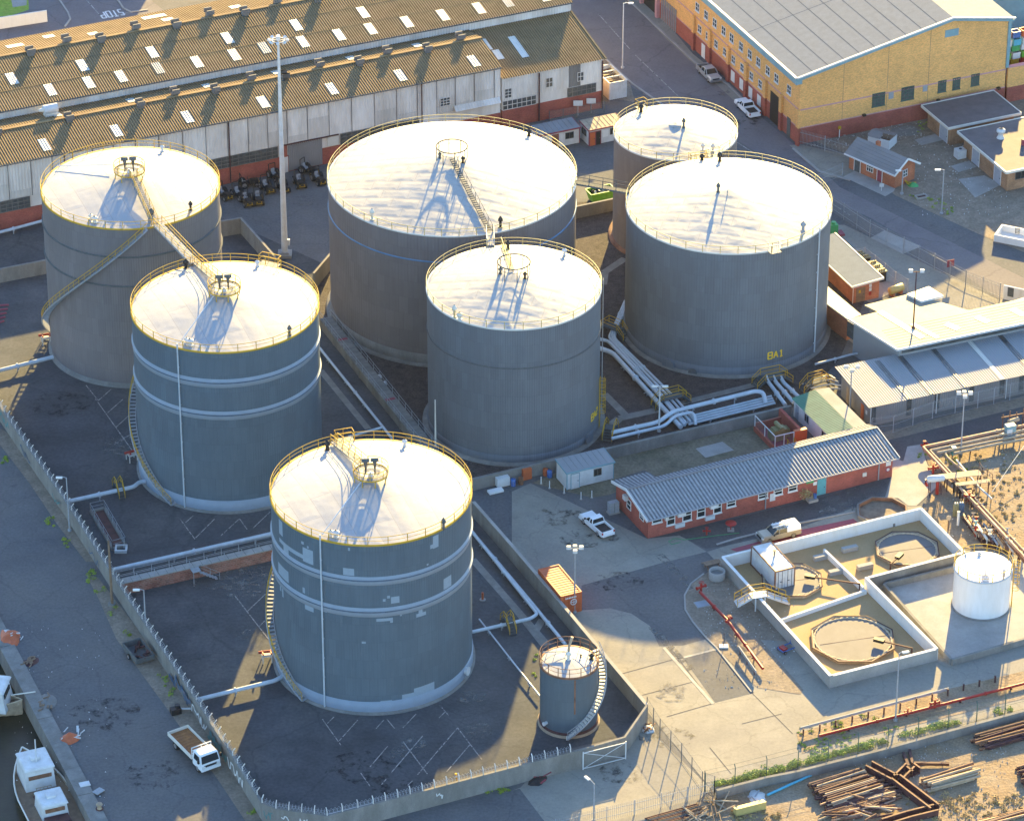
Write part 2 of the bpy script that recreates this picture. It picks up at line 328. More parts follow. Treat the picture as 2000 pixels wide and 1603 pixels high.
def roof_mat(name, base, ang, bw=5.0, rh=1.8, bump=.02):
    m = mat(name, base, .62, .06, .3, col2=[base[0]*.88,base[1]*.87,base[2]*.86], amt=.45, scale2=.20, spec=.2, fine=.05, fscale=2); t = m.node_tree; N = t.nodes; Lk = t.links; b = N['Principled BSDF']
    tc = N.new('ShaderNodeTexCoord'); mp = N.new('ShaderNodeMapping'); mp.inputs['Rotation'].default_value = (0,0,ang); Lk.new(tc.outputs['Object'], mp.inputs[0])
    br = N.new('ShaderNodeTexBrick'); br.inputs['Scale'].default_value = 1; br.inputs['Brick Width'].default_value = bw; br.inputs['Row Height'].default_value = rh; br.inputs['Mortar Size'].default_value = .035; br.inputs['Mortar Smooth'].default_value = .6
    br.inputs['Color1'].default_value = (.95,.95,.95,1); br.inputs['Color2'].default_value = (1,1,1,1); br.inputs['Mortar'].default_value = (.72,.70,.68,1); Lk.new(mp.outputs[0], br.inputs['Vector'])
    old = b.inputs['Base Color'].links[0].from_socket
    m2 = N.new('ShaderNodeMix'); m2.data_type = 'RGBA'; m2.blend_type = 'MULTIPLY'; m2.inputs[0].default_value = 1; Lk.new(old, m2.inputs[6]); Lk.new(br.outputs[0], m2.inputs[7]); Lk.new(m2.outputs[2], b.inputs['Base Color'])
    b2 = N.new('ShaderNodeTexBrick'); b2.inputs['Scale'].default_value = 1; b2.inputs['Brick Width'].default_value = bw; b2.inputs['Row Height'].default_value = rh; b2.inputs['Mortar Size'].default_value = rh*.34; b2.inputs['Mortar Smooth'].default_value = 1.0; Lk.new(mp.outputs[0], b2.inputs['Vector'])
    n = N.new('ShaderNodeTexNoise'); n.inputs['Scale'].default_value = .8; n.inputs['Detail'].default_value = 2; Lk.new(mp.outputs[0], n.inputs['Vector'])
    ad = N.new('ShaderNodeMath'); ad.operation = 'MULTIPLY_ADD'; ad.inputs[1].default_value = -.55; Lk.new(b2.outputs['Fac'], ad.inputs[0]); Lk.new(n.outputs[0], ad.inputs[2])
    bp = N.new('ShaderNodeBump'); bp.inputs['Distance'].default_value = bump*1.9; bp.inputs['Strength'].default_value = .6; Lk.new(ad.outputs[0], bp.inputs['Height']); Lk.new(bp.outputs[0], b.inputs['Normal'])
    return m
M['shell'] = shell_mat('tank_cladding', (.128,.142,.156))
M['shell_dark'] = shell_mat('tank_cladding_dark', (.088,.122,.148))
M['shell_warm'] = shell_mat('tank_cladding_warm', (.165,.147,.146))
defm('ring_blue', (.09,.20,.34), .5, .15, 1)

defm('roof_seam', (.06,.08,.11), .95, .1, 1, spec=.05)

def patchy(m, sc, lo, hi):   # thin deposit with ragged gaps
    t = m.node_tree; N = t.nodes; o = N['Material Output']; b = N['Principled BSDF']; tr = N.new('ShaderNodeBsdfTransparent'); mx = N.new('ShaderNodeMixShader')
    tc = N.new('ShaderNodeTexCoord'); n = N.new('ShaderNodeTexNoise'); n.inputs['Scale'].default_value = sc; n.inputs['Detail'].default_value = 7; n.inputs['Roughness'].default_value = .7; t.links.new(tc.outputs['Object'], n.inputs['Vector'])
    r = N.new('ShaderNodeMapRange'); r.inputs[1].default_value = lo; r.inputs[2].default_value = hi; t.links.new(n.outputs[0], r.inputs[0]); t.links.new(r.outputs[0], mx.inputs[0]); t.links.new(tr.outputs[0], mx.inputs[1]); t.links.new(b.outputs[0], mx.inputs[2]); t.links.new(mx.outputs[0], o.inputs[0])
patchy(M['stain_pale'], .9, .47, .66); patchy(M['mark_faded'], 2.2, .30, .55)
defm('oil', (.03,.03,.032), .8, .2, 1); patchy(M['oil'], .7, .5, .7)
defm('vent_grey', (.17,.155,.14), .85, .2, 1.5)
defm('sheet_mid', (.66,.60,.53), .8, .10, .8, col2=(.46,.42,.36), amt=.7, scale2=.35, stretch=(1,1,.25), spec=.2)
defm('rust_bed', (.30,.125,.04), .85, .3, 2, col2=(.18,.08,.04), amt=.7, scale2=1.5)
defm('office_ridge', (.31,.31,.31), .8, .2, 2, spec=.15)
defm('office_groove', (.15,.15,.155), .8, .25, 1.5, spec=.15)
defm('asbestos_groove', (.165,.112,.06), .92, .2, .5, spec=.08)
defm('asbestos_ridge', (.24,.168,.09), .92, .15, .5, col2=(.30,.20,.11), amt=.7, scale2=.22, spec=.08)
defm('rubble_brown', (.15,.115,.085), .9, .25, 1.2, col2=(.26,.2,.14), amt=.6, scale2=.6)
def mat_mesh(name, col, dens):
    m = mat(name, col, .6, .1, 2); t = m.node_tree; N = t.nodes; o = N['Material Output']; b = N['Principled BSDF']; tr = N.new('ShaderNodeBsdfTransparent'); mx = N.new('ShaderNodeMixShader'); mx.inputs[0].default_value = dens
    t.links.new(tr.outputs[0], mx.inputs[1]); t.links.new(b.outputs[0], mx.inputs[2]); t.links.new(mx.outputs[0], o.inputs[0]); return m
M['grating'] = mat_mesh('grating', (.27,.27,.26), .55)
defm('stencil_yellow', (.80,.50,.03), .7, .08, 2, spec=.2)
# ------------------------------------------------------------------ ground sheets
LEVS = {}
def sheet(name, pts, m, lv, kind='structure'):
    k_ = LEVS.get(lv, 0); LEVS[lv] = k_+1
    mb = MB(); mb.poly([Vector((p.x, p.y, lv*.008 + (k_ % 7)*.0011)) for p in pts]); return struct(mb.build(name, M[m]), kind)
def gp(*a): return [G(x, y) for x, y in a]
def gz(k, *a): return [g(k, x, y) for x, y in a]
QA, QB = G(0, 1267), G(177, 1603); QD = (QB-QA).normalized(); QN = Vector((QD.y, -QD.x, 0))   # quay line; QN points to the water
if QN.x > 0: QN = -QN
A0, A1 = QA - QD*3000, QA + QD*3000
mb = MB(); mb.poly([A0, A1, A1 - QN*5000, A0 - QN*5000]); struct(mb.build('ground', M['asphalt']))
mb = MB(); mb.poly([up(A0, -2.2)+QN*.01, up(A1, -2.2)+QN*.01, up(A1+QN*3000, -2.2), up(A0+QN*3000, -2.2)]); struct(mb.build('water', M['water']))
mb = MB()
q0, q1 = QA - QD*60, QA + QD*60
for i in range(24):   # cope stones of the quay
    a = q0 + QD*(5*i+.03); b = q0 + QD*(5*i+4.97)
    mb.prism([a, b, b - QN*1.7, a - QN*1.7], -3, .14 + .02*(i % 3))
struct(mb.build('quay_edge', M['concrete_wall']))
# yards
sheet('road', gp((1050,-160),(1225,-160),(1330,100),(1440,190),(1560,290),(1640,365),(2300,690),(2300,800),(1990,610),(1830,500),(1700,425),(1610,385),(1450,280),(1300,210),(1200,150),(1130,60)), 'street_asphalt', 1)
mb = MB()
for a, b in (((1168,28),(1229,96)),((1240,108),(1372,234)),((1380,240),(1660,420))):
    a, b = G(*a), G(*b); mb.bar(up(a,.02), up(b,.02), .13, .004)
struct(mb.build('road_marking', M['mark_faded']))
mb = MB()   # kerb between road and verge on the works side, and along the buildings
for pts in ([(1130,60),(1175,110),(1235,165),(1300,210)], [(1226,0),(1300,70),(1360,125),(1420,165),(1468,212)], [(1548,290),(1600,335),(1660,352)]):
    pp = [G(*p) for p in pts]
    for a, b in zip(pp, pp[1:]): mb.bar(up(a,.06), up(b,.06), .3, .13)
struct(mb.build('kerb', M['concrete_pale']))
sheet('pavement', gp((1228,2),(1255,-10),(1352,105),(1420,160),(1468,208),(1440,203),(1360,130),(1300,76)), 'concrete_yard', 2)
sheet('warehouse_yard', gp((430,364),(565,338),(640,320),(980,255),(1190,205),(1200,460),(1120,470),(660,540),(560,520),(430,430)), 'asphalt', 2)
sheet('verge', gp((1130,62),(1230,165),(1240,200),(1180,190),(1140,110)), 'sand', 2)
sheet('side_street', gp((-60,80),(110,-40),(240,-40),(330,30),(150,70),(30,120)), 'street_asphalt', 1)
sheet('bund_floor', gp((-150,420),(80,400),(430,425),(640,520),(640,640),(840,850),(925,990),(1098,1188),(1262,1375),(1215,1436),(640,1582),(512,1562),(400,1392),(212,1118),(0,806),(-150,600)), 'bund_asphalt', 2)
sheet('gravel_floor', gp((600,560),(650,490),(1125,395),(1230,392),(1700,560),(1640,700),(1560,792),(1085,905),(925,948),(830,840),(630,640)), 'gravel', 3)
# yard by the office
sheet('concrete_yard', gz(11,(0,600),(120,545),(880,905),(1090,880),(1270,990),(1400,950),(1700,880),(2300,780))+gz(16,(900,900),(560,1010),(530,1180))+gz(15,(1330,1395),(1300,1390),(860,860),(600,560),(420,320),(0,-200)), 'concrete_yard', 3)
sheet('asphalt_yard', gz(11,(455,1210),(990,1060),(1270,990),(1350,1075),(1255,1135),(1165,1200),(1125,1275),(1130,1370),(1180,1450))+gz(15,(1285,408),(1120,455),(960,462),(900,330),(780,250),(640,215),(440,230)), 'asphalt', 4)
sheet('asphalt_patch', gz(15,(1120,545),(1330,485),(1580,765),(1325,828)), 'asphalt', 4)
mb = MB()
for a, b, wd in ((gz(11,(960,1010),(1180,1230)), 0, 1.0), (gz(15,(910,335),(1170,620)), 0, .9)):
    mb.bar(up(a[0],.048), up(a[1],.048), wd, .004)
struct(mb.build('faded_marking', M['stain_pale']))
mb = MB()
for p in ([(720,640),(1050,548)],[(850,780),(1190,690)],[(1010,920),(1320,830)],[(1050,548),(1330,485)],[(1560,760),(1830,1030)],[(1030,470),(1310,835)],[(1290,1120),(1430,1290)],[(1500,965),(1760,900)]):
    a, b = gz(15,*p); mb.bar(up(a,.041), up(b,.041), .09, .003)
struct(mb.build('concrete_joint', M['asphalt_dark']))
mb = MB()
for a, b in zip(gz(15,(990,470),(1310,835)), gz(15,(990,470),(1310,835))[1:]): mb.bar(up(a,.045), up(b,.045), .35, .003)
a, b = gz(15,(1120,535),(1330,482)); mb.bar(up(a,.045), up(b,.045), .3, .003)
struct(mb.build('yard_marking', M['tan_mark']))
isl = gz(11,(1250,1135),(1165,1200),(1125,1275),(1130,1370),(1180,1450),(1260,1545))+gz(15,(1330,470),(1560,700),(1600,730),(1880,775),(1900,745),(1620,420))+gz(11,(1950,1580),(1480,1240),(1360,1105))
sheet('gravel_island', isl, 'sand', 6)
mb = MB()
kk = isl[:7] + gz(15,(1560,760))
for a, b in zip(kk, kk[1:]): mb.bar(up(a,.05), up(b,.05), .18, .14)
struct(mb.build('kerb', M['concrete_pale']))
sheet('office_forecourt', gz(11,(885,905),(1040,870),(2000,640))+gz(12,(1125,500),(1100,635),(900,690),(560,800),(60,950))+gz(11,(1260,970),(1090,885)), 'asphalt_dark', 5)
sheet('worn_patch', gz(12,(700,620),(1000,545),(1110,520),(1095,635),(900,690),(880,740),(640,790)), 'stain_pale', 6)
mb = MB()
for a, b in zip(gz(12,(0,945),(130,905),(560,800),(900,730)), gz(12,(130,905),(560,800),(900,730))): mb.bar(up(a,.06), up(b,.06), .22, .16)
struct(mb.build('kerb', M['concrete_pale']))
sheet('lawn', gz(11,(130,545),(285,480),(650,360),(1590,170),(1720,345),(990,525),(860,460),(672,520),(690,600),(640,620),(520,640)), 'dirt_grass', 5)
sheet('concrete_slab', gz(11,(1195,320),(1370,275),(1445,330),(1260,380)), 'concrete_pale', 7)
sheet('office_apron', gz(12,(1240,305),(1330,290),(1370,420),(1440,560),(1300,690),(1250,690),(1180,640),(1095,640),(1135,500),(1150,380),(1215,400)), 'concrete_pale', 5)
sheet('back_road', gz(8,(1060,1540),(1240,1500),(2000,1310),(2600,1180),(2600,1350),(2000,1460),(1600,1560),(1340,1600),(1240,1640),(1150,1700)), 'asphalt_dark', 4)
sheet('verge', gz(8,(1040,1490),(2000,1240),(2600,1100),(2600,1180),(2000,1310),(1240,1500),(1070,1540)), 'sand', 4)
sheet('pipe_yard', gz(12,(1340,330),(1400,250),(2600,-20),(2600,1200),(2000,1010),(1600,960),(1340,700),(1440,560)), 'dirt', 3)
sheet('treatment_yard', gz(12,(1330,690),(1620,980),(1980,1010),(2600,1100),(2600,2400),(400,2400),(0,1300),(40,1020),(900,700)), 'concrete_yard', 3)
sheet('red_strip', gz(12,(90,975),(560,845),(890,775),(920,800),(560,900),(130,990)), 'maroon', 6)
sheet('side_path', gz(16,(520,1030),(1000,880),(1500,740),(2600,480),(2600,650),(2000,800),(1180,1000),(700,1110),(560,1160)), 'dirt', 6)
sheet('scrap_yard', gz(15,(600,1700),(1200,1480),(1340,1450))+gz(16,(0,1460),(1000,1180),(2000,910),(2600,750),(2600,2200),(-700,2200)), 'dirt', 4)
sheet('entrance_road', gz(15,(250,1170),(730,1180),(880,920),(960,1060),(1300,1390),(1200,1480),(600,1700),(-300,1700),(-200,1480),(60,1380)), 'concrete_yard', 3)
sheet('entrance_asphalt', gz(14,(300,1760),(900,1590),(1720,1390),(1880,1600),(2000,1760)), 'asphalt', 4)
sheet('verge', gz(13,(560,0),(640,20),(950,420),(1250,800),(1500,1200),(1710,1600),(1600,1600),(1420,1330),(1060,830),(760,420),(640,150)), 'sand', 3)
sheet('verge', gz(9,(-60,150),(60,230),(420,740),(640,1060),(560,1060),(360,800),(200,560),(0,300)), 'sand', 3)
# right: yellow building yard, guard house yard, works corner
sheet('rubble_yard', gz(4,(540,880),(800,890),(1360,760),(1800,600),(2600,560),(2600,1200),(1600,1330),(1440,1400),(1160,1270),(860,1010)), 'sand', 2)
sheet('concrete_apron', gz(4,(470,945),(540,940),(860,1010),(900,1120),(820,1160),(700,1150)), 'concrete_yard', 3)
sheet('guard_pavement', gz(4,(820,1150),(900,1110),(1160,1225),(1150,1245),(1095,1278)), 'concrete_pale', 4)
sheet('concrete_slab', gz(4,(1285,910),(1420,870),(1470,910),(1330,945)), 'concrete_pale', 4)
sheet('concrete_slab', gz(4,(1520,1080),(1640,1045),(1690,1085),(1570,1120)), 'concrete_pale', 4)
sheet('concrete_slab', gz(4,(1570,1165),(1740,1140),(1850,1200),(1680,1285)), 'concrete_pale', 4)
sheet('dirt_lot', gz(4,(1440,1400),(1600,1330),(2600,1200),(2600,1900),(2000,1640),(1700,1520)), 'sand', 3)
sheet('works_corner', gz(8,(735,130),(830,130),(1840,620),(2000,560),(2000,700),(1650,700),(1160,560),(1000,640),(730,480)), 'concrete_yard', 4)
sheet('concrete_slab', gz(8,(1000,215),(1090,165),(1330,270),(1210,320)), 'concrete_pale', 5)
sheet('works_path', gz(8,(715,640),(790,740),(990,940),(960,960),(820,850),(700,790)), 'concrete_yard', 5)
# bund paths (concrete strips) and worn pale stains
mb = MB()
def strip(pts, wd, lv):
    for a, b in zip(pts, pts[1:]): mb.bar(up(a, lv*.008), up(b, lv*.008), wd, .003)
strip(gz(7,(600,1230),(755,1385)), 1.0, 5); strip(gz(7,(640,1440),(700,1390),(950,1335)), 1.2, 6); strip(gz(7,(650,1430),(680,1480)), 1.0, 7)
strip(gz(7,(1105,1290),(1600,1165)), 1.0, 5); strip(gz(7,(735,350),(600,440),(590,520)), 1.1, 5)
strip(gz(6,(420,1080),(730,1460)), .8, 5); strip(gz(10,(1410,1040),(1900,1600)), .9, 5); strip(gz(15,(150,370),(200,290)), .9, 6); strip(gz(15,(0,190),(215,460)), .9, 7)
struct(mb.build('path', M['concrete_wall']))
mb = MB()
random.seed(3)
def blot(p, rx, ry, n=18, lv=6):
    ph = random.random()*9; mb.poly([Vector((p.x+rx*cos(2*pi*i/n)*(1+.35*noise.noise((i*.9+ph,ph,1))), p.y+ry*sin(2*pi*i/n)*(1+.45*noise.noise((i*.8,ph,3))), lv*.008)) for i in range(n)])
for i, (k, x, y, rx, ry) in enumerate(((9,790,300,2.2,2.4),(9,1620,1150,3.4,2.2),(9,1610,1240,2.9,1.8),(9,1350,1215,2.4,.9),(14,1030,1110,1.4,1.9),(14,1450,1010,1.7,1.4),(14,920,1160,.8,1),(14,1400,790,1.6,1.1),(14,1350,820,.7,.7),(14,1420,1040,.6,.9),
    (9,1590,1530,1.1,1.0),(3,1380,610,1,1),(15,1040,760,1.6,1.9),(2,310,1310,1.6,1.7))): blot(g(k,x,y), rx, ry, lv=6+i*.3)
struct(mb.build('floor_stain', M['stain_pale']))
mb = MB()
for k, x, y, rx, ry in ((11,300,760,3,2),(11,480,900,3.5,2),(15,1000,1050,3,2),(15,700,1290,2.5,2),(14,700,1250,4,3),(14,880,1380,3,1.5),(9,1200,620,3,2),(13,700,900,4,3),(13,1000,1300,3,3),(5,400,1300,4,3),(11,700,1180,3,2),(3,1500,800,3,2)): blot(g(k,x,y), rx, ry, lv=7)
struct(mb.build('oil_stain', M['oil']))
mb = MB()   # white joint-seal lines on the bund floors
for k, a, b in ((9,(620,0),(870,350)),(9,(695,97),(800,5)),(9,(755,187),(850,100)),(5,(560,1180),(640,1280)),(5,(640,1280),(725,1205)),(9,(800,260),(870,225)),
    (9,(1175,785),(1275,920)),(9,(1275,905),(1400,780)),(9,(1210,805),(1260,760)),(9,(1440,890),(1560,780)),(9,(1560,780),(1610,850)),(9,(1650,840),(1760,735)),
    (9,(1530,1280),(1770,1590)),(9,(1610,1385),(1730,1270)),(9,(1690,1480),(1750,1420)),
    (14,(435,940),(555,1108)),(14,(545,1080),(665,945)),(14,(465,970),(510,925)),(14,(785,1000),(835,945)),(14,(855,940),(905,1000)),(14,(960,995),(1045,905)),
    (14,(745,1250),(860,1115)),(14,(885,1285),(1095,1040)),(14,(960,1085),(1118,1295)),(14,(1055,1300),(1315,995)),(14,(1315,995),(1472,1200)),(14,(1245,1280),(1395,1105)),(14,(1200,850),(1257,915)),(14,(1195,930),(1235,890)),
    (14,(685,1290),(745,1375)),(14,(820,1365),(850,1330)),(14,(990,1370),(1022,1340))):
    A, B = g(k,*a), g(k,*b); mb.bar(up(A,.06), up(B,.06), .11, .003)
struct(mb.build('floor_marking', M['mark_faded']))
def letters(txt, p0, du, dv, hgt, m, lv=4, name='road_lettering'):
    # STOP painted on the side street: stroke lettering
    S = {'S':[(1,.9,.1,1),(.1,1,.1,.5),(.1,.5,1,.5),(1,.5,1,0),(1,0,.1,0)],'T':[(0,1,1,1),(.5,1,.5,0)],'O':[(0,0,1,0),(1,0,1,1),(1,1,0,1),(0,1,0,0)],'P':[(0,0,0,1),(0,1,1,1),(1,1,1,.5),(1,.5,0,.5)]}
    mb = MB(); x = 0
    for ch in txt:
        for s in S[ch]:
            a = p0 + du*(x+s[0]*.7) + dv*(s[1]*hgt); b = p0 + du*(x+s[2]*.7) + dv*(s[3]*hgt); mb.bar(up(a,lv*.008), up(b,lv*.008), .22, .003)
        x += 1.05
    struct(mb.build(name, M[m]))
a = g(1,805,95); b = g(1,655,118); du = (b-a).normalized(); dv = Vector((-du.y, du.x, 0))
dv = -dv if dv.y > 0 else dv
letters('STOP', a-dv*1.6, du*((b-a).length/4), dv, 2.1, 'paint_white', 5)
mb = MB(); a, b = g(1,555,0), g(1,660,120); mb.bar(up(a,.02), up(b,.02), .15, .003); a, b = g(1,660,120), g(1,860,85); mb.bar(up(a,.026), up(b,.026), .3, .003); struct(mb.build('road_marking', M['mark_faded']))
mb = MB()
for pts in ([(380,0),(440,90),(455,130),(420,180)],[(760,0),(800,60),(850,85),(960,70)]):
    pp = gz(1,*pts)
    for a, b in zip(pp, pp[1:]): mb.bar(up(a,.06), up(b,.06), .25, .14)
struct(mb.build('kerb', M['concrete_pale']))
sheet('corner_lawn', gz(1,(-200,0),(180,-20),(185,70),(60,110),(-200,130)), 'weed', 2)
sheet('paved_corner', gz(1,(60,-40),(170,-40),(170,40),(80,55)), 'concrete_pale', 3)
# ------------------------------------------------------------------ storage tanks
def roofz(t, x, y):   # height of the cone at world x,y
    r = hypot(x-t['c'][0], y-t['c'][1]); return t['H'] + t['rise']*(1-r/t['R'])
TK = {}
def tank(key, label, c, R, H, rise, shellm, roofm, bands=(), base=1.2, basem='band_grey', lines=(), railm='yellow_rail', patches=(), npost=None, ring=.35, plinth='concrete_wall', rim='yellow_rail', wav=.026, railh=1.05):
    root = thing('storage_tank', label, 'storage tank', (c[0], c[1], 0), 0, 'storage tanks'); t = dict(c=c, R=R, H=H, rise=rise, root=root); TK[key] = t
    mb = MB(); mb.lathe([(R, .25), (R, H)], 144)
    for (th0, th1, z0, z1) in patches:
        n = max(1, int((th1-th0)*R/.5)); mb.lathe([(R+.012, z0), (R+.012, z1)], n, mi=1, a0=th0, a1=th1)
    mb.build('shell', [M[shellm], M['bare_panel']], root, True)
    mb = MB(); mb.lathe([(R+ring, -.05), (R+ring, .22), (R-.05, .30)], 96); mb.build('plinth', M[plinth], root, True)
    if base:
        mb = MB(); mb.lathe([(R+.10, .28), (R+.10, base), (R, base+.03)], 96); mb.build('base_band', M[basem], root, True)
    for z0, z1, mm in bands:
        mb = MB(); mb.lathe([(R, z0), (R+.06, z0+.04), (R+.06, z1-.04), (R, z1)], 120, mi=0)
        zm = (z0+z1)/2+.06; mb.lathe([(R+.06, zm-.09), (R+.075, zm-.08), (R+.075, zm+.08), (R+.06, zm+.09)], 120, mi=1)
        mb.lathe([(R+.06, zm+.10), (R+.15, zm+.12), (R+.15, zm+.22), (R+.06, zm+.24)], 120, mi=0); mb.build('stiffener_band', [M[mm], M['graffiti_blue']], root, True)
    for z, mm, d in lines:
        mb = MB(); mb.lathe([(R, z-.10), (R+d, z-.07), (R+d, z+.07), (R, z+.10)], 120); mb.build('stiffener_ring', M[mm], root, True)
    mb = MB(); nr, na = (40 if wav > .03 else 22), 144; qa_, qb_ = cos(.3), sin(.3); vs = [Vector((0,0,H+rise))]; fs = []
    for i in range(1, nr+1):
        r = (R+.06)*i/nr
        for j in range(na):
            a = 2*pi*j/na; x, y = r*cos(a), r*sin(a)
            xq, yq = x*qa_+y*qb_+.5*noise.noise((x*.3,y*.3,9)), y*qa_-x*qb_+.5*noise.noise((x*.3,y*.3,4)); nz = noise.noise((x*.42+c[0], y*.42, 1)) + .5*noise.noise((x*.9, y*.9+c[0], 5)) + (.55*abs(sin(xq*1.05))**.6*abs(sin(yq*1.5))**.6 if wav > .03 else 0); f = min(1, (nr-i)*R/nr/2.0)*min(1, i/3)
            vs.append(Vector((x, y, H+rise*(1-i/nr) + wav*nz*f)))
    for j in range(na): fs.append((0, 1+j, 1+(j+1)%na))
    for i in range(nr-1):
        for j in range(na):
            k = (j+1)%na; fs.append((1+i*na+j, 1+(i+1)*na+j, 1+(i+1)*na+k, 1+i*na+k))
    mb.add(vs, fs, 0, True)
    mb.build('roof', roofm, root, True)
    mb = MB(); mb.lathe([(R+.02, H-.10), (R+.11, H-.09), (R+.11, H+.04), (R-.10, H+.06)], 120); mb.build('rim', M[rim], root, True)
    if railh:
        mb = MB(); RR = R+.05
        for z, r in ((H+railh, .036), (H+railh*.55, .026)): mb.tube(arc((0,0), RR, 0, 2*pi, 120, z)[:-1], r, 5, closed=True)
        rl = mb.build('railing', M[railm], root, True)
        n = npost or int(2*pi*R/2.1); n = min(n, 48)
        pm = MB(); pm.box(-.034, .034, -.034, .034, 0, railh); p0 = pm.build('railing_post', M[railm], rl, True); p0.location = (RR, 0, H)
        for i in range(1, n):
            p = p0.copy(); scene.collection.objects.link(p); p.parent = rl; p.location = (RR*cos(2*pi*i/n), RR*sin(2*pi*i/n), H); p.rotation_euler = (0, 0, 2*pi*i/n)
    return t
def tpart(t, name, mb, m, par=None): return mb.build(name, M[m] if isinstance(m, str) else m, par or t['root'])
def onroof(t, px, py):   # photo point -> point on the roof cone
    z = t['H']
    for _ in range(20): p = G(px, py, z); z = roofz(t, p.x, p.y)
    return G(px, py, z)
def mushroom(t, px, py, h=.8, r=.28, m='white_metal', name='roof_vent', lean=0):
    p = onroof(t, px, py); mb = MB(); mb.cyl(p-Vector((0,0,.2)), r*.55, 0, h*.6+.2, 10); mb.lathe([(r*.4, h*.55), (r, h*.6), (r, h*.75), (r*.3, h)], 10, p); mb.cyl(p, r*.9, .0, .1, 10)
    return tpart(t, name, mb, m)
def stair(t, th0, z0, th1, z1, wd=.8, m='galv', railm='yellow_rail', off=.12, treadm=None, land=None):
    R = t['R']+off; n = max(8, int(abs(z1-z0)/.25)); cx, cy = t['c']; mb = MB(); st = []; ri = []; ro = []; hr = []; bal = MB()
    for i in range(n+1):
        f = i/n; a = th0+(th1-th0)*f; z = z0+(z1-z0)*f; u = Vector((cos(a), sin(a), 0)); tg = Vector((-sin(a), cos(a), 0)); b = Vector((cx, cy, z))
        mb.bar(b+u*R, b+u*(R+wd), .30, .05); ri.append(b+u*R); ro.append(b+u*(R+wd)); hr.append(b+u*(R+wd)+Vector((0,0,1.0)))
        if i % 3 == 0: bal.bar(b+u*(R+wd), b+u*(R+wd)+Vector((0,0,1.0)), .05)
    s = tpart(t, 'stairway', mb, treadm or m)
    q = MB(); q.tube(ri, .07, 5); q.tube(ro, .09, 5); tpart(t, 'stringer', q, m, s)
    bal.tube(hr, .045, 5); bal.tube([p-Vector((0,0,.45)) for p in hr], .03, 5); tpart(t, 'handrail', bal, railm, s)
    return s
def rail_run(mb, pts, h=1.0, r=.04, step=1.6, mid=True):
    pts = [Vector(p) for p in pts]
    mb.tube([up(p, h) for p in pts], r, 5)
    if mid: mb.tube([up(p, h*.5) for p in pts], r*.75, 5)
    for a, b in zip(pts, pts[1:]):
        n = max(1, int((b-a).length/step))
        for i in range(n+1): q = a.lerp(b, i/n); mb.bar(q, up(q, h), .06)
def walkway(name, label, a, b, wd=.9, m='yellow_pale', railm='yellow_rail', parent=None, group=None, h=1.0, cat='walkway'):
    d = (b-a); d.z = 0; d.normalize(); s = Vector((-d.y, d.x, 0))*wd/2
    if parent is None: root = thing(name, label, cat, a, 0, group)
    else: root = parent
    mb = MB(); mb.bar(a, b, wd, .06); mb.bar(a+s-Vector((0,0,.08)), b+s-Vector((0,0,.08)), .08, .22); mb.bar(a-s-Vector((0,0,.08)), b-s-Vector((0,0,.08)), .08, .22)
    L_ = (b-a).length; n = int(L_/.35)
    for i in range(n): p = a.lerp(b, (i+.5)/n); mb.bar(p+s*.92+Vector((0,0,.045)), p-s*.92+Vector((0,0,.045)), .10, .03)
    dk = mb.build('deck' if parent is None else 'walkway_deck', M[m], root)
    for sg in (1, -1):
        mb = MB(); rail_run(mb, [a+s*sg, b+s*sg], h); mb.build('handrail', M[railm], dk if parent is not None else root)
    return root
def center_platform(t, z, R=1.9, m='yellow_rail', deck='grating', gap=None):
    cx, cy = t['c']; c = Vector((cx, cy, 0)); mb = MB(); mb.lathe([(.5, z-.05), (R, z-.05), (R, z+.02), (.5, z+.02), (.5, z-.05)], 24, c)
    pf = tpart(t, 'crown_platform', mb, deck)
    mb = MB()
    for k in range(8):
        a = k*pi/4+.3; q = Vector((cx+(R-.1)*cos(a), cy+(R-.1)*sin(a), 0)); mb = MB(); mb.bar(up(q, roofz(t, q.x, q.y)-.1), up(q, z), .1); tpart(t, 'platform_leg', mb, m, pf)
    mb = MB(); a0, a1 = gap or (0, 2*pi-1e-3); pts = arc((cx,cy), R, a0, a1, 28, z)
    for hh, r in ((1.05,.042),(.55,.03)): mb.tube([up(p, hh) for p in pts], r, 5)
    for p in pts[::4]: mb.bar(p, up(p, 1.05), .07)
    mb.lathe([(R, z), (R+.02, z), (R+.02, z+.15), (R, z+.15)], 24, c); tpart(t, 'platform_railing', mb, m, pf)
    return pf
def vent_pair(t, z, m='galv_dark'):
    cx, cy = t['c']
    for k, (dx, dy) in enumerate(((-.55, .1), (.45, .25))):
        mb = MB(); p = Vector((cx+dx, cy+dy, z)); mb.tube([up(p,-1), up(p,1.35), up(p,1.6)+Vector((0,-.12,0))], .24, 10); mb.tube([up(p,1.6)+Vector((-.42,-.1,0)), up(p,1.63)+Vector((.42,-.1,0))], .22, 10); tpart(t, 'breather_vent', mb, m)
    mb = MB(); p = Vector((cx, cy-.5, z)); mb.cyl(p, .26, 0, .3, 12); mb.tube([up(p,.3), up(p,.55)], .12, 8); tpart(t, 'gauge_hatch', mb, 'pipe_silver')
RM = [roof_mat('roof_cream', (.365,.36,.36), radians(a), 7.0, 2.3) for a in (68,)] + [roof_mat('roof_buckled', (.385,.372,.352), radians(14), 3.4, 1.8, .03)]
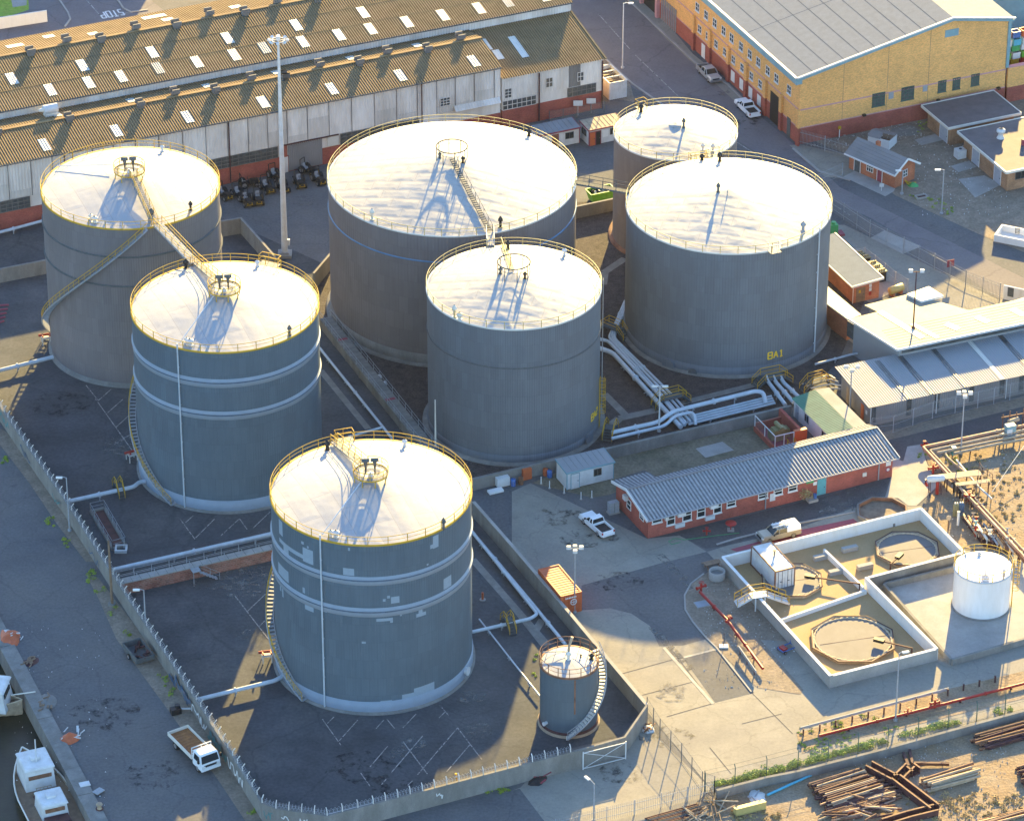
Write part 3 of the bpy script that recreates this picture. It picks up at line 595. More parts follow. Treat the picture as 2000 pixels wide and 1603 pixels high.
# --- front patched tank
c = (-15.18, -53.52); R = 10.82; H = 21.55
pt = []
for (x0, y0, x1, y1) in ((150,790,172,880),(180,945,212,1005),(305,975,372,1065),(568,1100,640,1145),(1152,885,1188,965),(1135,945,1155,970),(1222,1155,1272,1225),(880,1283,935,1325),(855,1277,874,1294),(827,1298,845,1315),(320,1310,375,1375),(423,1340,462,1382),(785,1425,893,1443),(875,1440,893,1452),(1045,1345,1100,1365),(1060,1360,1085,1395),(1045,1388,1108,1410),(938,1395,952,1409),(305,1225,320,1260),(148,1095,212,1165),(1112,1068,1124,1080),(1165,1098,1175,1112),(296,925,312,943),(333,955,344,970),(600,965,613,985),(690,1575,717,1589),(158,1215,166,1245),(172,1230,180,1285),(735,1165,770,1180)):
    a0, za = cyl(*Z(10, x0, y0), c, R); a1, _ = cyl(*Z(10, x1, y0), c, R); _, zb = cyl(*Z(10, (x0+x1)/2, y1), c, R); _, za = cyl(*Z(10, (x0+x1)/2, y0), c, R); pt.append((a0, a1, zb, za))
for (x0, y0, x1, y1) in ((812,815,888,850),(953,770,1040,840),(1030,728,1100,830),(1095,705,1163,800)):
    a0, _ = cyl(*Z(14, x0, y0), c, R); a1, _ = cyl(*Z(14, x1, y0), c, R); _, za = cyl(*Z(14, (x0+x1)/2, y0), c, R); pt.append((a0, a1, .6, za))
a0 = cyl(*Z(10,150,800), c, R)[0]; a1 = cyl(*Z(10,372,985), c, R)[0]; pt.append((a0, a1, H-3.3, H-2.8))
tF = tank('F', 'dark grey tank nearest the viewer with pale square bare panels and two pale bands', c, R, H, 1.75, 'shell_dark', RM[0], bands=((16.5,17.6,'band_grey'),(12.5,13.65,'band_grey')), base=1.55, patches=pt)
tL = tank('L', 'dark grey tank with two clean pale bands and a yellow bridge to its roof', (-33.39,-12.58), 10.88, 21.49, 1.75, 'shell_dark', RM[0], bands=((16.85,18.0,'band_grey'),(12.55,13.7,'band_grey')), base=1.6)
tB = tank('BL', 'dark grey tank at the far left beside the warehouse with long diagonal yellow stairway', (-46.7,16.4), 10.86, 21.91, 1.75, 'shell_warm', RM[0], base=.5, basem='concrete_wall', lines=((18.1,'galv_dark',.16),(14.1,'galv_dark',.16)))
tC = tank('C', 'widest grey tank at the back centre, with a thin blue ring on its shell', (-7.5,26.2), 15.5, 18.2, 3.0, 'shell_warm', RM[1], base=1.5, basem='concrete_wall', lines=((14.6,'ring_blue',.10),), railm='yellow_pale', rim='cream_metal', ring=.6, wav=.036)
tM = tank('M', 'plain grey tank in the middle with a ladder on its right side', (.21,-2.13), 10.36, 18.32, 2.0, 'shell', RM[1], base=1.1, basem='shell', lines=((13.1,'galv_dark',.10),), railm='yellow_pale', rim='cream_metal', ring=.7, wav=.034)
tR = tank('R', 'large grey tank lettered BA1 in yellow near its base', (26.83,20.89), 12.68, 17.16, 2.3, 'shell', RM[1], base=1.2, basem='band_grey' if False else 'shell', railm='yellow_pale', rim='cream_metal', ring=.6, wav=.036)
tQ = tank('BR', 'smallest of the roofed grey tanks, at the back beside the street', (21.1,45.3), 7.95, 14.9, 1.5, 'shell_warm', RM[1], base=0, railm='yellow_pale', rim='cream_metal', ring=.55, plinth='rust', wav=.034)
tS = tank('S', 'small rusty grey tank with outside spiral stairs in the front corner of the yard', (6.13,-65.65), 3.12, 7.64, .42, 'shell_dark', RM[0], base=.55, basem='rust_dark', npost=16, railm='rust', rim='rust', ring=.25, plinth='rust_tan', wav=.02, railh=1.2)
W_SH = mat('white_tank_paint', (.74,.72,.70), .45, .04, .5, col2=(.55,.5,.43), amt=.35, scale2=.8, stretch=(1,1,.2))
M['wtank'] = W_SH
tW = tank('W', 'small white tank inside its own low concrete wall', (52.77,-43.02), 3.2, 5.1, .3, 'wtank', W_SH, base=0, npost=14, railm='yellow_rail', rim='white_metal', ring=.12, wav=0.0)
# --- front tank fittings
for t, apex in ((tF, None), (tL, None), (tB, None)):
    zc = t['H']+t['rise']+.55; t['zc'] = zc; vent_pair(t, zc)
def rim_pt(t, px, py, dz=0.0):
    p = G(px, py, t['H']); a = atan2(p.y-t['c'][1], p.x-t['c'][0]); return Vector((t['c'][0]+t['R']*cos(a), t['c'][1]+t['R']*sin(a), t['H']+dz)), a
for t, (px, py) in ((tF, Z(10,505,285)), (tL, Z(5,1270,385)), (tB, Z(5,985,110))):
    r0, a = rim_pt(t, px, py, .35); cpos = Vector((t['c'][0]+1.95*cos(a), t['c'][1]+1.95*sin(a), t['zc'])); pf = center_platform(t, t['zc'], gap=(a+.25, a+2*pi-.25))
    walkway('crown_walkway', '', r0, cpos, .8, 'grating', parent=pf)
    t['ra'] = a
# vertical cables / conduits on the shells
def conduit(t, px, py, z0=.2, r=.09, m='pipe_silver', top=.7, off=.2):
    a, _ = cyl(px, py, t['c'], t['R']); u = Vector((cos(a), sin(a), 0)); b = Vector((*t['c'], 0)) + u*(t['R']+off); mb = MB(); mb.tube([up(b,z0), up(b,t['H']+top)], r, 6)
    z = 1.5
    while z < t['H']: mb.bar(up(b,z)-u*off, up(b,z), .1); z += 2.5
    return tpart(t, 'conduit', mb, m)
conduit(tF, *Z(10,430,1100)); conduit(tL, *Z(5,1165,1050)); conduit(tR, *Z(8,640,600))
for t, (x0, y0), (x1, y1) in ((tF, Z(10,690,570), Z(10,430,900)), (tL, Z(5,1400,620), Z(5,1165,925)), (tB, Z(1,740,1110), Z(1,370,1100))):
    a, b = onroof(t, x0, y0), onroof(t, x1, y1); mb = MB(); mb.tube([up(a,.75), up(b,.35)], .06, 6); tpart(t, 'roof_cable_pipe', mb, 'pipe_silver')
for t, lst in ((tF, ((10,520,895,.8,.45,'white_metal'),(10,488,885,.7,.3,'cream_metal'),(10,968,305,.9,.3,'white_metal'),(10,1222,840,1.3,.26,'galv_dark'),(10,465,330,1.2,.35,'black'))),
               (tL, ((5,1235,915,.8,.5,'white_metal'),(5,1215,900,.7,.3,'cream_metal'),(5,1675,405,.9,.3,'white_metal'),(5,1885,850,1.3,.26,'galv_dark'),(5,1210,415,1.2,.35,'black'))),
               (tB, ((1,615,1450,.8,.45,'cream_metal'),(1,590,1430,.7,.3,'cream_metal'),(1,1055,990,.9,.3,'white_metal'),(1,1240,1370,1.2,.26,'black'),(1,985,1420,1.2,.38,'galv_dark'))),
               (tC, ((2,755,1430,1.5,.32,'cream_metal'),(2,1775,885,1.0,.34,'black'),(2,1590,1480,1.5,.3,'black'),(2,1195,1030,.8,.25,'galv_dark'),(2,1345,1060,.9,.25,'black'))),
               (tM, ((6,1292,730,1.6,.3,'cream_metal'),(6,1325,745,.9,.4,'cream_metal'),(6,1590,450,.9,.25,'galv_dark'),(6,1750,480,.9,.25,'black'),(7,340,330,1.0,.32,'white_metal'),(6,1640,290,1.2,.3,'black'))),
               (tR, ((3,1340,1250,1.3,.26,'galv_dark'),(3,1400,1270,.7,.08,'galv'),(8,560,165,1.2,.36,'galv'),(3,1350,1050,1.3,.34,'black'),(3,1235,1040,.8,.34,'black'))),
               (tQ, ((3,838,730,1.2,.34,'black'),(3,1115,830,1.4,.26,'galv_dark'),(3,1240,975,.9,.3,'cream_metal'),(3,1305,985,1.1,.28,'white_metal'))),
               (tS, ((15,370,545,1.0,.33,'cream_metal'),(15,520,545,.7,.3,'black'),(15,450,530,.35,.12,'black'))),
               (tW, ((12,1710,1010,.35,.3,'white_metal'),(12,1620,1015,.25,.16,'white_metal'),(12,1870,1130,.6,.2,'white_metal')))):
    for k, x, y, h, r, m in lst: mushroom(t, *Z(k, x, y), h, r, m)
# tall vent stacks
p = onroof(tS, *Z(15,372,540)); mb = MB(); mb.tube([up(p,.4), up(p,1.5), up(p,2.6)+Vector((.35,.2,0))], [.13,.13,.17], 8); tpart(tS, 'vent_stack', mb, 'rust_tan')
p = onroof(tW, *Z(12,1750,1165)); mb = MB(); mb.lathe([(.45,0),(.45,.35),(.1,.6),(.1,1.2)], 12, p); tpart(tW, 'vent_stack', mb, W_SH)
mb = MB(); a = onroof(tS, *Z(15,200,525)); b = onroof(tS, *Z(15,345,520)); mb.tube([up(a,.5), up(b,.5), up(onroof(tS,*Z(15,372,540)),.6)], .06, 6); tpart(tS, 'roof_pipe', mb, 'galv')
# crown guard rings of the buckled roofs
for t in (tC, tM):
    cx, cy = t['c']; R = 1.95; z = t['H']+t['rise']-.1; mb = MB(); mb.tube(arc((cx,cy), R, 0, 2*pi, 32, z+1.5)[:-1], .085, 5, closed=True)
    mb.tube(arc((cx,cy), R, 0, 2*pi, 32, z+.95)[:-1], .025, 5, closed=True)
    for k in range(8): a = k*pi/4+.2; q = Vector((cx+R*cos(a), cy+R*sin(a), 0)); mb.bar(up(q, roofz(t,q.x,q.y)-.1), up(q, z+1.5), .10)
    tpart(t, 'crown_guard_ring', mb, 'galv_dark')
def ladder_steps(t, a, b, m='galv_dark'):
    mb = MB(); d = b-a; n = int(d.length/.42); s = Vector((-d.y, d.x, 0)).normalized()*.3
    for i in range(n): p = a.lerp(b, i/n); mb.bar(p-s, p+s, .16, .10)
    mb.bar(a-s, b-s, .05); mb.bar(a+s, b+s, .05); sp = tpart(t, 'roof_steps', mb, m); mb = MB(); rail_run(mb, [a+s, b+s], .95, .03, 1.5, False); tpart(t, 'handrail', mb, m, sp)
q = onroof(tC, *Z(2,1275,1050)); e, _ = rim_pt(tC, *Z(2,1495,1480), .1); ladder_steps(tC, up(q,.25), up(e,.15))
q = onroof(tM, *Z(6,1665,430)); e, _ = rim_pt(tM, *Z(6,1610,265), .1); ladder_steps(tM, up(q,.2), up(e,.15), 'yellow_pale')
# ring-shaped hatch covers
p = onroof(tQ, *Z(3,1060,810)); mb = MB(); mb.lathe([(.85,-.25),(.85,-.05),(0.02,.0)], 24, p); tpart(tQ, 'roof_hatch', mb, RM[1])
# platforms and gear at the rims (small tank at the back, lettered tank)
def rim_cage(t, px, py, wd=2.2, m='yellow_rail'):
    p, a = rim_pt(t, px, py, .05); u = Vector((cos(a), sin(a), 0)); s = Vector((-u.y, u.x, 0))*wd/2; mb = MB(); o = p+u*.9
    rail_run(mb, [p+s, o+s, o-s, p-s], 1.1, .04, .7); rp_ = tpart(t, 'rim_platform', mb, m); mb = MB(); mb.bar(p-u*.3, o, wd, .05); tpart(t, 'platform_deck', mb, 'grating', rp_)
rim_cage(tQ, *Z(3,1180,1010)); rim_cage(tQ, *Z(3,1300,1005), 1.6, 'cream_metal'); rim_cage(tQ, *Z(3,825,690), 1.3); rim_cage(tF, *Z(10,575,265), 2.0); rim_cage(tL, *Z(6,130,350), 2.5); rim_cage(tR, *Z(8,570,500), 1.4, 'cream_metal')
# stairways
a0, z0 = cyl(*Z(14,320,850), tF['c'], tF['R']+.5); stair(tF, a0, .4, a0-1.9, .4+13.5)
a0, z0 = cyl(*Z(9,1130,700), tL['c'], tL['R']+.5); stair(tL, a0, .4, a0-2.0, .4+14.5)
RB = tB['R']+.5; aa, za = cyl(*Z(5,950,165), tB['c'], RB); ab, zb = cyl(*Z(5,440,585), tB['c'], RB); sl = (za-zb)/(aa-ab); stair(tB, aa-(tB['H']-.2)/sl, .3, aa, tB['H']+.1)
aa, za = cyl(*Z(15,365,1050), tS['c'], tS['R']+.4); stair(tS, aa, .3, aa+2.25, tS['H']+.1, .75, 'galv', 'galv', treadm='cream_metal')
# cage ladder on the white tank, side ladder on the middle tank
def vladder(t, a, z0, z1, m='yellow_rail', cage=True, off=.25):
    u = Vector((cos(a), sin(a), 0)); s = Vector((-u.y, u.x, 0))*.25; b = Vector((*t['c'], 0))+u*(t['R']+off); mb = MB(); mb.bar(up(b+s,z0), up(b+s,z1), .06); mb.bar(up(b-s,z0), up(b-s,z1), .06); z = z0
    while z < z1: mb.bar(up(b+s,z), up(b-s,z), .04); z += .3
    L_ = tpart(t, 'ladder', mb, m)
    if cage:
        mb = MB(); z = z0+2.2
        while z < z1+.1: mb.tube([up(b+s,z)]+[up(b+u*(.35+.35*sin(pi*k/8))+s*1.4*cos(pi*k/8),z) for k in range(9)]+[up(b-s,z)], .035, 5); z += .9
        for k in (1,4,7): q = b+u*(.35+.35*sin(pi*k/8))+s*1.4*cos(pi*k/8); mb.bar(up(q,z0+2.2), up(q,z1), .04)
        tpart(t, 'safety_cage', mb, m, L_)
vladder(tW, radians(-2), .1, tW['H']+.9); vladder(tM, radians(3), .2, tM['H']+.8, 'galv', False, .3); vladder(tM, radians(-12), .2, 7.2, 'yellow_rail', True, .2)
# lettering on the shells (yellow stencil strokes bent round the shell)
STR = {'B':[(0,0,0,1),(0,1,.8,1),(.8,1,.8,.52),(0,.52,.8,.52),(.8,.52,.8,0),(0,0,.8,0)],'A':[(0,0,.4,1),(.4,1,.8,0),(.15,.38,.65,.38)],'1':[(.4,0,.4,1),(.4,1,.15,.75),(.15,0,.65,0)],'2':[(0,1,.8,1),(.8,1,.8,.5),(.8,.5,0,.5),(0,.5,0,0),(0,0,.8,0)]}
def shell_text(t, txt, px, py, h, m='stencil_yellow'):
    a, z = cyl(px, py, t['c'], t['R']); mb = MB(); R = t['R']+.03; x = 0; k = h*.8
    def P_(x_, y_): aa_ = a+x_/R; return Vector((t['c'][0]+R*cos(aa_), t['c'][1]+R*sin(aa_), z+y_))
    for ch in txt:
        for x0, y0, x1, y1 in STR[ch]: ua = a+(x+.4)*k/R; mb.bar(P_((x+x0)*k, y0*h), P_((x+x1)*k, y1*h), .16, .02, 0, Vector((cos(ua), sin(ua), 0)))
        x += 1.1
    tpart(t, 'tank_lettering', mb, m)
shell_text(tR, 'BA1', *Z(8,332,1003), .9); shell_text(tM, 'BA2', *Z(7,515,1410), .9)
# manways low on the shells
def manway(t, px, py, r=.5, m='band_grey'):
    a, z = cyl(px, py, t['c'], t['R']+.1); u = Vector((cos(a), sin(a), 0)); p = Vector((*t['c'], z))+u*(t['R']-.1); mb = MB(); mb.tube([p, p+u*.55], r, 14); mb.tube([p+u*.45, p+u*.6], r*1.25, 14); tpart(t, 'manway', mb, m)
manway(tF, *Z(14,1365,620), .4, 'white_metal'); manway(tR, *Z(7,1025,1035), .7, 'shell'); manway(tR, *Z(7,1180,1085), .45, 'galv_dark'); manway(tM, *Z(7,490,1520), .6, 'shell'); manway(tS, *Z(15,225,960), .18, 'white_metal')
# rust streak on the small tank
a, z = cyl(*Z(15,412,690), tS['c'], tS['R']); mb = MB(); mb.lathe([(tS['R']+.012, 3.0), (tS['R']+.012, 7.4)], 2, (*tS['c'], 0), a0=a-.025, a1=a+.03); tpart(tS, 'rust_streak', mb, 'rust')
# bridges between tanks
p, _ = rim_pt(tB, *Z(5,1010,120), .3); q, _ = rim_pt(tL, *Z(5,1250,370), .3); walkway('bridge', 'yellow footbridge from the far left tank down to the banded tank', p, q, 1.1, 'galv', group='footbridges between tanks')
p, _ = rim_pt(tC, *Z(2,1500,1490), .2); q, _ = rim_pt(tM, *Z(6,1515,255), .2); walkway('bridge', 'short galvanised footbridge from the widest tank to the plain middle tank', p, q, .9, 'galv', 'white_metal', group='footbridges between tanks')
p, _ = rim_pt(tC, *Z(3,420,1190), .1); q, _ = rim_pt(tR, *Z(3,748,1250), .1); walkway('bridge', 'dark green footbridge from the widest tank to the tank lettered BA1', p, q, .9, 'galv_dark', 'galv_dark', group='footbridges between tanks')
# ------------------------------------------------------------------ buildings
def VP(p, O, ang):   # photo point on a vertical plane through O with heading ang -> distance, height
    n = Vector((-sin(ang), cos(ang), 0)); d = ray(*p); X = CAM + d*(n.dot(O-CAM)/n.dot(d)); return (X-O).dot(Vector((cos(ang), sin(ang), 0))), X.z
def LZ(p, O, ang, z=0.0):
    X = G(*p, z)-O; return X.x*cos(ang)+X.y*sin(ang), -X.x*sin(ang)+X.y*cos(ang)
class Wall:   # a wall plane in a building's local frame: s along it, z up, depth outwards
    def __init__(s, o, d): s.o = Vector(o); s.d = Vector(d).normalized(); s.n = Vector((s.d.y, -s.d.x, 0))
    def p(s, a, z, dep=0): return s.o + s.d*a + s.n*dep + Vector((0, 0, z))
    def box(s, mb, a0, a1, z0, z1, d0, d1, mi=0):
        vs = [s.p(a, z, d) for z in (z0, z1) for a, d in ((a0,d1),(a1,d1),(a1,d0),(a0,d0))]
        mb.add(vs, [(3,2,1,0),(4,5,6,7),(0,1,5,4),(1,2,6,5),(2,3,7,6),(3,0,4,7)], mi)
def window(root, W, a0, a1, z0, z1, nx=2, nz=1, frame='plaster_white', glass='glass', fw=.07, name='window', sill=None):
    mb = MB()
    for i in range(nx+1): a = a0+(a1-a0)*i/nx; W.box(mb, a-fw/2, a+fw/2, z0, z1, 0, .07)
    for i in range(nz+1): z = z0+(z1-z0)*i/nz; W.box(mb, a0-fw/2, a1+fw/2, z-fw/2, z+fw/2, 0, .075)
    if sill: W.box(mb, a0-.1, a1+.1, z0-.16, z0-.05, 0, .14)
    f = mb.build(name, M[frame], root, True); mb = MB(); W.box(mb, a0, a1, z0, z1, -.02, .03); mb.build('pane', M[glass], f, True); return f
def door(root, W, a0, a1, z1, m='door_grey', frame='plaster_white', z0=.05):
    mb = MB(); W.box(mb, a0-.09, a0, z0, z1+.09, 0, .07); W.box(mb, a1, a1+.09, z0, z1+.09, 0, .07); W.box(mb, a0, a1, z1, z1+.09, 0, .07)
    f = mb.build('door', M[frame], root, True); mb = MB(); W.box(mb, a0, a1, z0, z1, 0, .045); mb.build('door_leaf', M[m], f, True)
    mb = MB(); W.box(mb, a1-.2, a1-.08, 1.0, 1.1, .045, .10); mb.build('handle', M['galv_dark'], f, True); return f
def panel(root, name, W, a0, a1, z0, z1, d0, d1, m):
    mb = MB(); W.box(mb, a0, a1, z0, z1, d0, d1); return mb.build(name, M[m] if isinstance(m, str) else m, root, True)
# ---- long corrugated warehouse: front shed, taller back shed, annexe
WA = radians(24.2); WO = G(429, 363); WU = Vector((cos(WA), sin(WA), 0))
fs_ = thing('warehouse', 'long low shed with brown corrugated roof and red brick base behind the tanks', 'warehouse', WO, WA, 'corrugated warehouse sheds')
X0, X1, E1, RZ, RY, BY, BZ = -60, 41.2, 9.6, 10.75, 7.0, 11.25, 10.1
Wf = Wall((0,0,0), (1,0,0))
mb = MB(); mb.box(X0, X1, 0, BY, 0, 2.4); mb.build('brick_base', M['brick_red'], fs_, True)
mb = MB()
for i in range(24):   # sheeted front in uneven bays, lower edge over windows
    a, b = X0+(X1-X0)*i/24, X0+(X1-X0)*(i+1)/24; mb.corr((a,.10,4.1),(b,.10,4.1),(b,.10,E1-.1),(a,.10,E1-.1), .42, .05)
mb.box(X0, X1, .16, BY-.1, 2.4, E1-.15); mb.add([(X1,0.1,4),(X1,BY,4),(X1,BY,BZ-.2),(X1,RY,RZ-.15),(X1,.1,E1-.15)], [(0,1,2,3,4)])
for i in range(1, 34): a = X0+i*3.05+.4*sin(i*7); Wf.box(mb, a-.04, a+.04, 4.1, E1-.2, -.06, .0, 1)
rr = random.Random(5)
for i in range(33):
    a = X0+i*3.05+.4*sin(i*7); b = X0+(i+1)*3.05+.4*sin((i+1)*7); z = rr.choice((5.2,6.4,7.2)); mi = rr.choice((0,2,2)); mb.corr((a+.05,.03,4.15),(b-.05,.03,4.15),(b-.05,.03,z),(a+.05,.03,z), .42, .03, mi)
mb.build('wall', [M['sheet_wall'], M['sheet_dark'], M['sheet_mid']], fs_, True)
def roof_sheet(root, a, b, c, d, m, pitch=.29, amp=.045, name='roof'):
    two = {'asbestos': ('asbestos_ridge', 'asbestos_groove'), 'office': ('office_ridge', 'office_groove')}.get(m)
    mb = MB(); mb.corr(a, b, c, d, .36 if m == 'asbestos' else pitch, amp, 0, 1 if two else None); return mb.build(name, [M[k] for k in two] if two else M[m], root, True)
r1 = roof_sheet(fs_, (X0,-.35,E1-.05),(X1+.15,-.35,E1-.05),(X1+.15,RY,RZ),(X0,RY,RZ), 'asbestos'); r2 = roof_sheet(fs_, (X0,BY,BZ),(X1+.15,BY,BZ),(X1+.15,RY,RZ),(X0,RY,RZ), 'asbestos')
mb = MB(); mb.bar((X0,RY,RZ+.05),(X1+.2,RY,RZ+.05),.5,.10); mb.build('ridge_cap', M['asbestos'], fs_, True)
mb = MB(); mb.bar((X0,-.45,E1-.15),(X1,-.45,E1-.15),.16,.14); mb.build('gutter', M['galv_dark'], fs_, True)
def on_slope(y, ya, za, yb, zb): return za+(zb-za)*(y-ya)/(yb-ya)
def skylight(root, x, w_, ya, yb, P0, P1, par=None, off=.06, m='skylight'):
    (y0, z0), (y1, z1) = P0, P1; mb = MB(); za, zb = on_slope(ya,y0,z0,y1,z1)+off, on_slope(yb,y0,z0,y1,z1)+off
    mb.corr((x,ya,za),(x+w_,ya,za),(x+w_,yb,zb),(x,yb,zb), .29, .03); return mb.build('skylight', M[m], par or root, True)
def cowl(root, x, y, z, w_=.8, m='sheet_wall'):   # roof ventilator hood with open sides
    mb = MB(); mb.box(x-w_/2, x+w_/2, y-.45, y+.45, z-.4, z+.55); mb.box(x-w_/2-.12, x+w_/2+.12, y-.66, y-.45, z+.35, z+1.0); mb.box(x-w_/2-.12, x+w_/2+.12, y+.45, y+.66, z+.35, z+1.0)
    mb.box(x-w_/2+.05, x+w_/2-.05, y-.4, y+.4, z+.55, z+.6, 1); return mb.build('roof_ventilator', [M['vent_grey'], M['black']], root, True)
for px, py in (Z(1,310,960),Z(1,780,870),Z(1,1240,775),Z(1,1740,680),Z(2,65,680),Z(2,515,590),Z(2,960,500),Z(2,1437,405)):
    x, _ = LZ((px,py), WO, WA, 10.3); skylight(fs_, x-.6, 1.15, .75, 3.4, (-.35,E1-.05), (RY,RZ), r1)
for px, py in (Z(1,370,740),Z(1,860,655),Z(1,1350,555),Z(1,1800,465),Z(2,620,372),Z(2,1050,287)):
    x, _ = LZ((px,py), WO, WA, 10.8); skylight(fs_, x-.6, 1.15, 8.0, 9.6, (RY,RZ), (BY,BZ), r2)
for px, py in (Z(1,5,890),Z(1,470,795),Z(1,930,700),Z(1,1420,605),Z(1,1870,515),Z(2,205,515),Z(2,690,420),Z(2,1130,330)):
    x, _ = LZ((px,py), WO, WA, RZ+.4); cowl(fs_, x, RY-.75, RZ-.1)
for px, py in (Z(1,1145,610),Z(1,1640,512),Z(2,420,427),Z(2,860,340),Z(2,1335,247)):
    x, _ = LZ((px,py), WO, WA, RZ+.4); cowl(fs_, x, RY+.7, RZ-.1)
for i, (a0, a1, n) in enumerate(((-1.3,8.4,12),(-33,-26.5,8),(-20,-12,10),(17.5,29,14))): window(fs_, Wf, a0, a1, 2.45, 4.05, n, 3, 'sheet_dark', 'glass_dirty', .07)
mb = MB()
for i in range(33): mb.corr((9.9,-.05,.1),(14.8,-.05,.1),(14.8,-.05,3.95),(9.9,-.05,3.95), .3, .03); break
mb.build('sliding_door', M['galv_roof'], fs_, True)
panel(fs_, 'door_jamb', Wf, 8.75, 9.7, 0, 4.1, 0, .08, 'brick_red'); panel(fs_, 'door_jamb', Wf, 8.9, 9.8, 0, 2.3, .02, .12, 'sheet_wall'); panel(fs_, 'notice_board', Wf, 15.6, 17.2, 2.6, 4.1, 0, .1, 'cream_metal'); panel(fs_, 'door_rail', Wf, 8.6, 17.2, 4.05, 4.2, .05, .2, 'rust_dark')
for a in (1.5, 8.8, 29.4, -21.5): mb = MB(); mb.tube([Wf.p(a,.2,.2), Wf.p(a,E1-.3,.2)], .09, 6); mb.build('downpipe', M['rust_dark'], fs_, True)
window(fs_, Wf, 32.2, 33.6, 5.2, 6.4, 3, 3, 'sheet_wall', 'glass_dirty'); mb = MB(); mb.corr((34.2,-.7,4.3),(41.0,-.7,4.3),(41.0,-.0,4.9),(34.2,-.0,4.9), .4, .04); mb.build('canopy', M['sheet_wall'], fs_, True)
# annexe
an = thing('warehouse', 'patched corrugated annexe with small windows at the street end of the warehouse', 'warehouse', WO+WU*41.3, WA, 'corrugated warehouse sheds'); LA = 15.4; EA = 7.7
Wn = Wall((0,0,0), (1,0,0)); mb = MB(); mb.box(.06, LA, 0, 11.2, 0, 2.7); mb.build('brick_base', M['brick_red'], an, True)
random.seed(11)
x = 0.1; alt = [MB(), MB()]
while x < LA-.1:
    w_ = min(random.uniform(.9, 2.2), LA-x); alt[random.random() < .3].corr((x,.02,4.2),(x+w_,.02,4.2),(x+w_,.02,EA-.1),(x,.02,EA-.1), .36, .035); x += w_
alt[0].box(.1, LA, .08, 11.1, 2.7, EA-.12); alt[0].add([(LA,0,2.7),(LA,11.2,2.7),(LA,11.2,9.7),(LA,0,7.6)], [(0,1,2,3)])
alt[0].build('wall', M['sheet_wall'], an, True); alt[1].build('stained_sheet', M['sheet_dark'], an, True)
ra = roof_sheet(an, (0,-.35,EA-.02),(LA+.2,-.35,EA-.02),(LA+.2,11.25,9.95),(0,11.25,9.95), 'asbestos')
mb = MB(); mb.bar((LA+.25,-.4,EA),(LA+.25,11.25,9.97),.25,.12); mb.build('barge_board', M['asbestos_dark'], an, True)
skylight(an, 4.6, 1.05, 3.2, 8.2, (-.35,EA-.02), (11.25,9.95), ra, m='cream_metal'); skylight(an, .5, 1.0, 6.2, 8.8, (-.35,EA-.02), (11.25,9.95), ra, m='cream_metal'); skylight(an, 1.2, 1.0, 3.8, 6.0, (-.35,EA-.02), (11.25,9.95), ra, m='cream_metal')
window(an, Wn, .2, 5.2, 2.75, 4.1, 7, 2, 'sheet_wall', 'glass_dirty'); window(an, Wn, .5, 1.5, 4.5, 5.9, 2, 3, 'sheet_wall', 'glass_dirty'); window(an, Wn, 6.7, 7.7, 4.9, 6.3, 2, 2, 'sheet_wall', 'glass_dirty'); window(an, Wn, 11.5, 12.4, 4.9, 6.2, 2, 2, 'sheet_wall', 'glass_dirty'); window(an, Wn, 10, 14.3, 2.75, 4.1, 6, 2, 'sheet_dark', 'glass_dirty')
for a in (5.6, 15.2): mb = MB(); mb.tube([Wn.p(a,.1,.2), Wn.p(a,EA-.3,.2)], .12, 6); mb.build('downpipe', M['rust_dark'], an, True)
# back shed
BO = WO + Vector((-sin(WA), cos(WA), 0))*11.3
bs = thing('warehouse', 'tall back shed with brown corrugated roof and rows of skylights along its ridge', 'warehouse', BO, WA, 'corrugated warehouse sheds')
bx0, bx1, be, bry, brz, bby, bbz = -62, 57.0, 11.35, 11.8, 13.35, 19.2, 12.0
mb = MB(); mb.box(bx0, bx1, .1, bby-.1, 0, be-.15); mb.corr((bx0,0.04,8.5),(bx1,0.04,8.5),(bx1,0.04,be-.05),(bx0,0.04,be-.05), .42, .05); mb.add([(bx1,0,0),(bx1,bby,0),(bx1,bby,bbz-.1),(bx1,bry,brz-.1),(bx1,0,be-.1)], [(0,1,2,3,4)]); mb.build('wall', M['sheet_wall'], bs, True)
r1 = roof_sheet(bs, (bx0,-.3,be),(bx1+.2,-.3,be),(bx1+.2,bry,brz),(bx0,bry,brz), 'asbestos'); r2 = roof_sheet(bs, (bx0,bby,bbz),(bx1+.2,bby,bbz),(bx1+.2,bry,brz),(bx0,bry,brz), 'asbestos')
mb = MB(); mb.bar((bx0,bry,brz+.05),(bx1+.2,bry,brz+.05),.5,.1); mb.build('ridge_cap', M['asbestos'], bs, True)
mb = MB(); mb.bar((bx0,-.36,be-.1),(bx1,-.36,be-.1),.14,.12); mb.build('gutter', M['galv_dark'], bs, True)
for z_ in (12.05, 12.72):   # sheet lap lines along the roof
    y_ = -.3+(z_-be)/(brz-be)*(bry+.3); mb = MB(); mb.bar((bx0,y_,z_+.05),(bx1,y_,z_+.05),.08,.03); mb.build('sheet_lap', M['asbestos_dark'], r1, True)
def sk(px, py, y0, m='skylight'):
    z_ = on_slope(y0+1.3, -.3, be, bry, brz); x, _ = LZ((px,py), BO, WA, z_); x = x; skylight(bs, x-.6, 1.2, y0, y0+2.7, (-.3,be), (bry,brz), r1, m=m)
for px, py in (Z(1,340,610),Z(1,590,560),Z(1,800,520),Z(1,1290,420),Z(1,1535,375),Z(2,315,290),Z(2,550,243),Z(2,755,203),Z(2,990,157),Z(2,1225,113),Z(2,1460,68),Z(2,1905,12)): sk(px, py, 1.0)
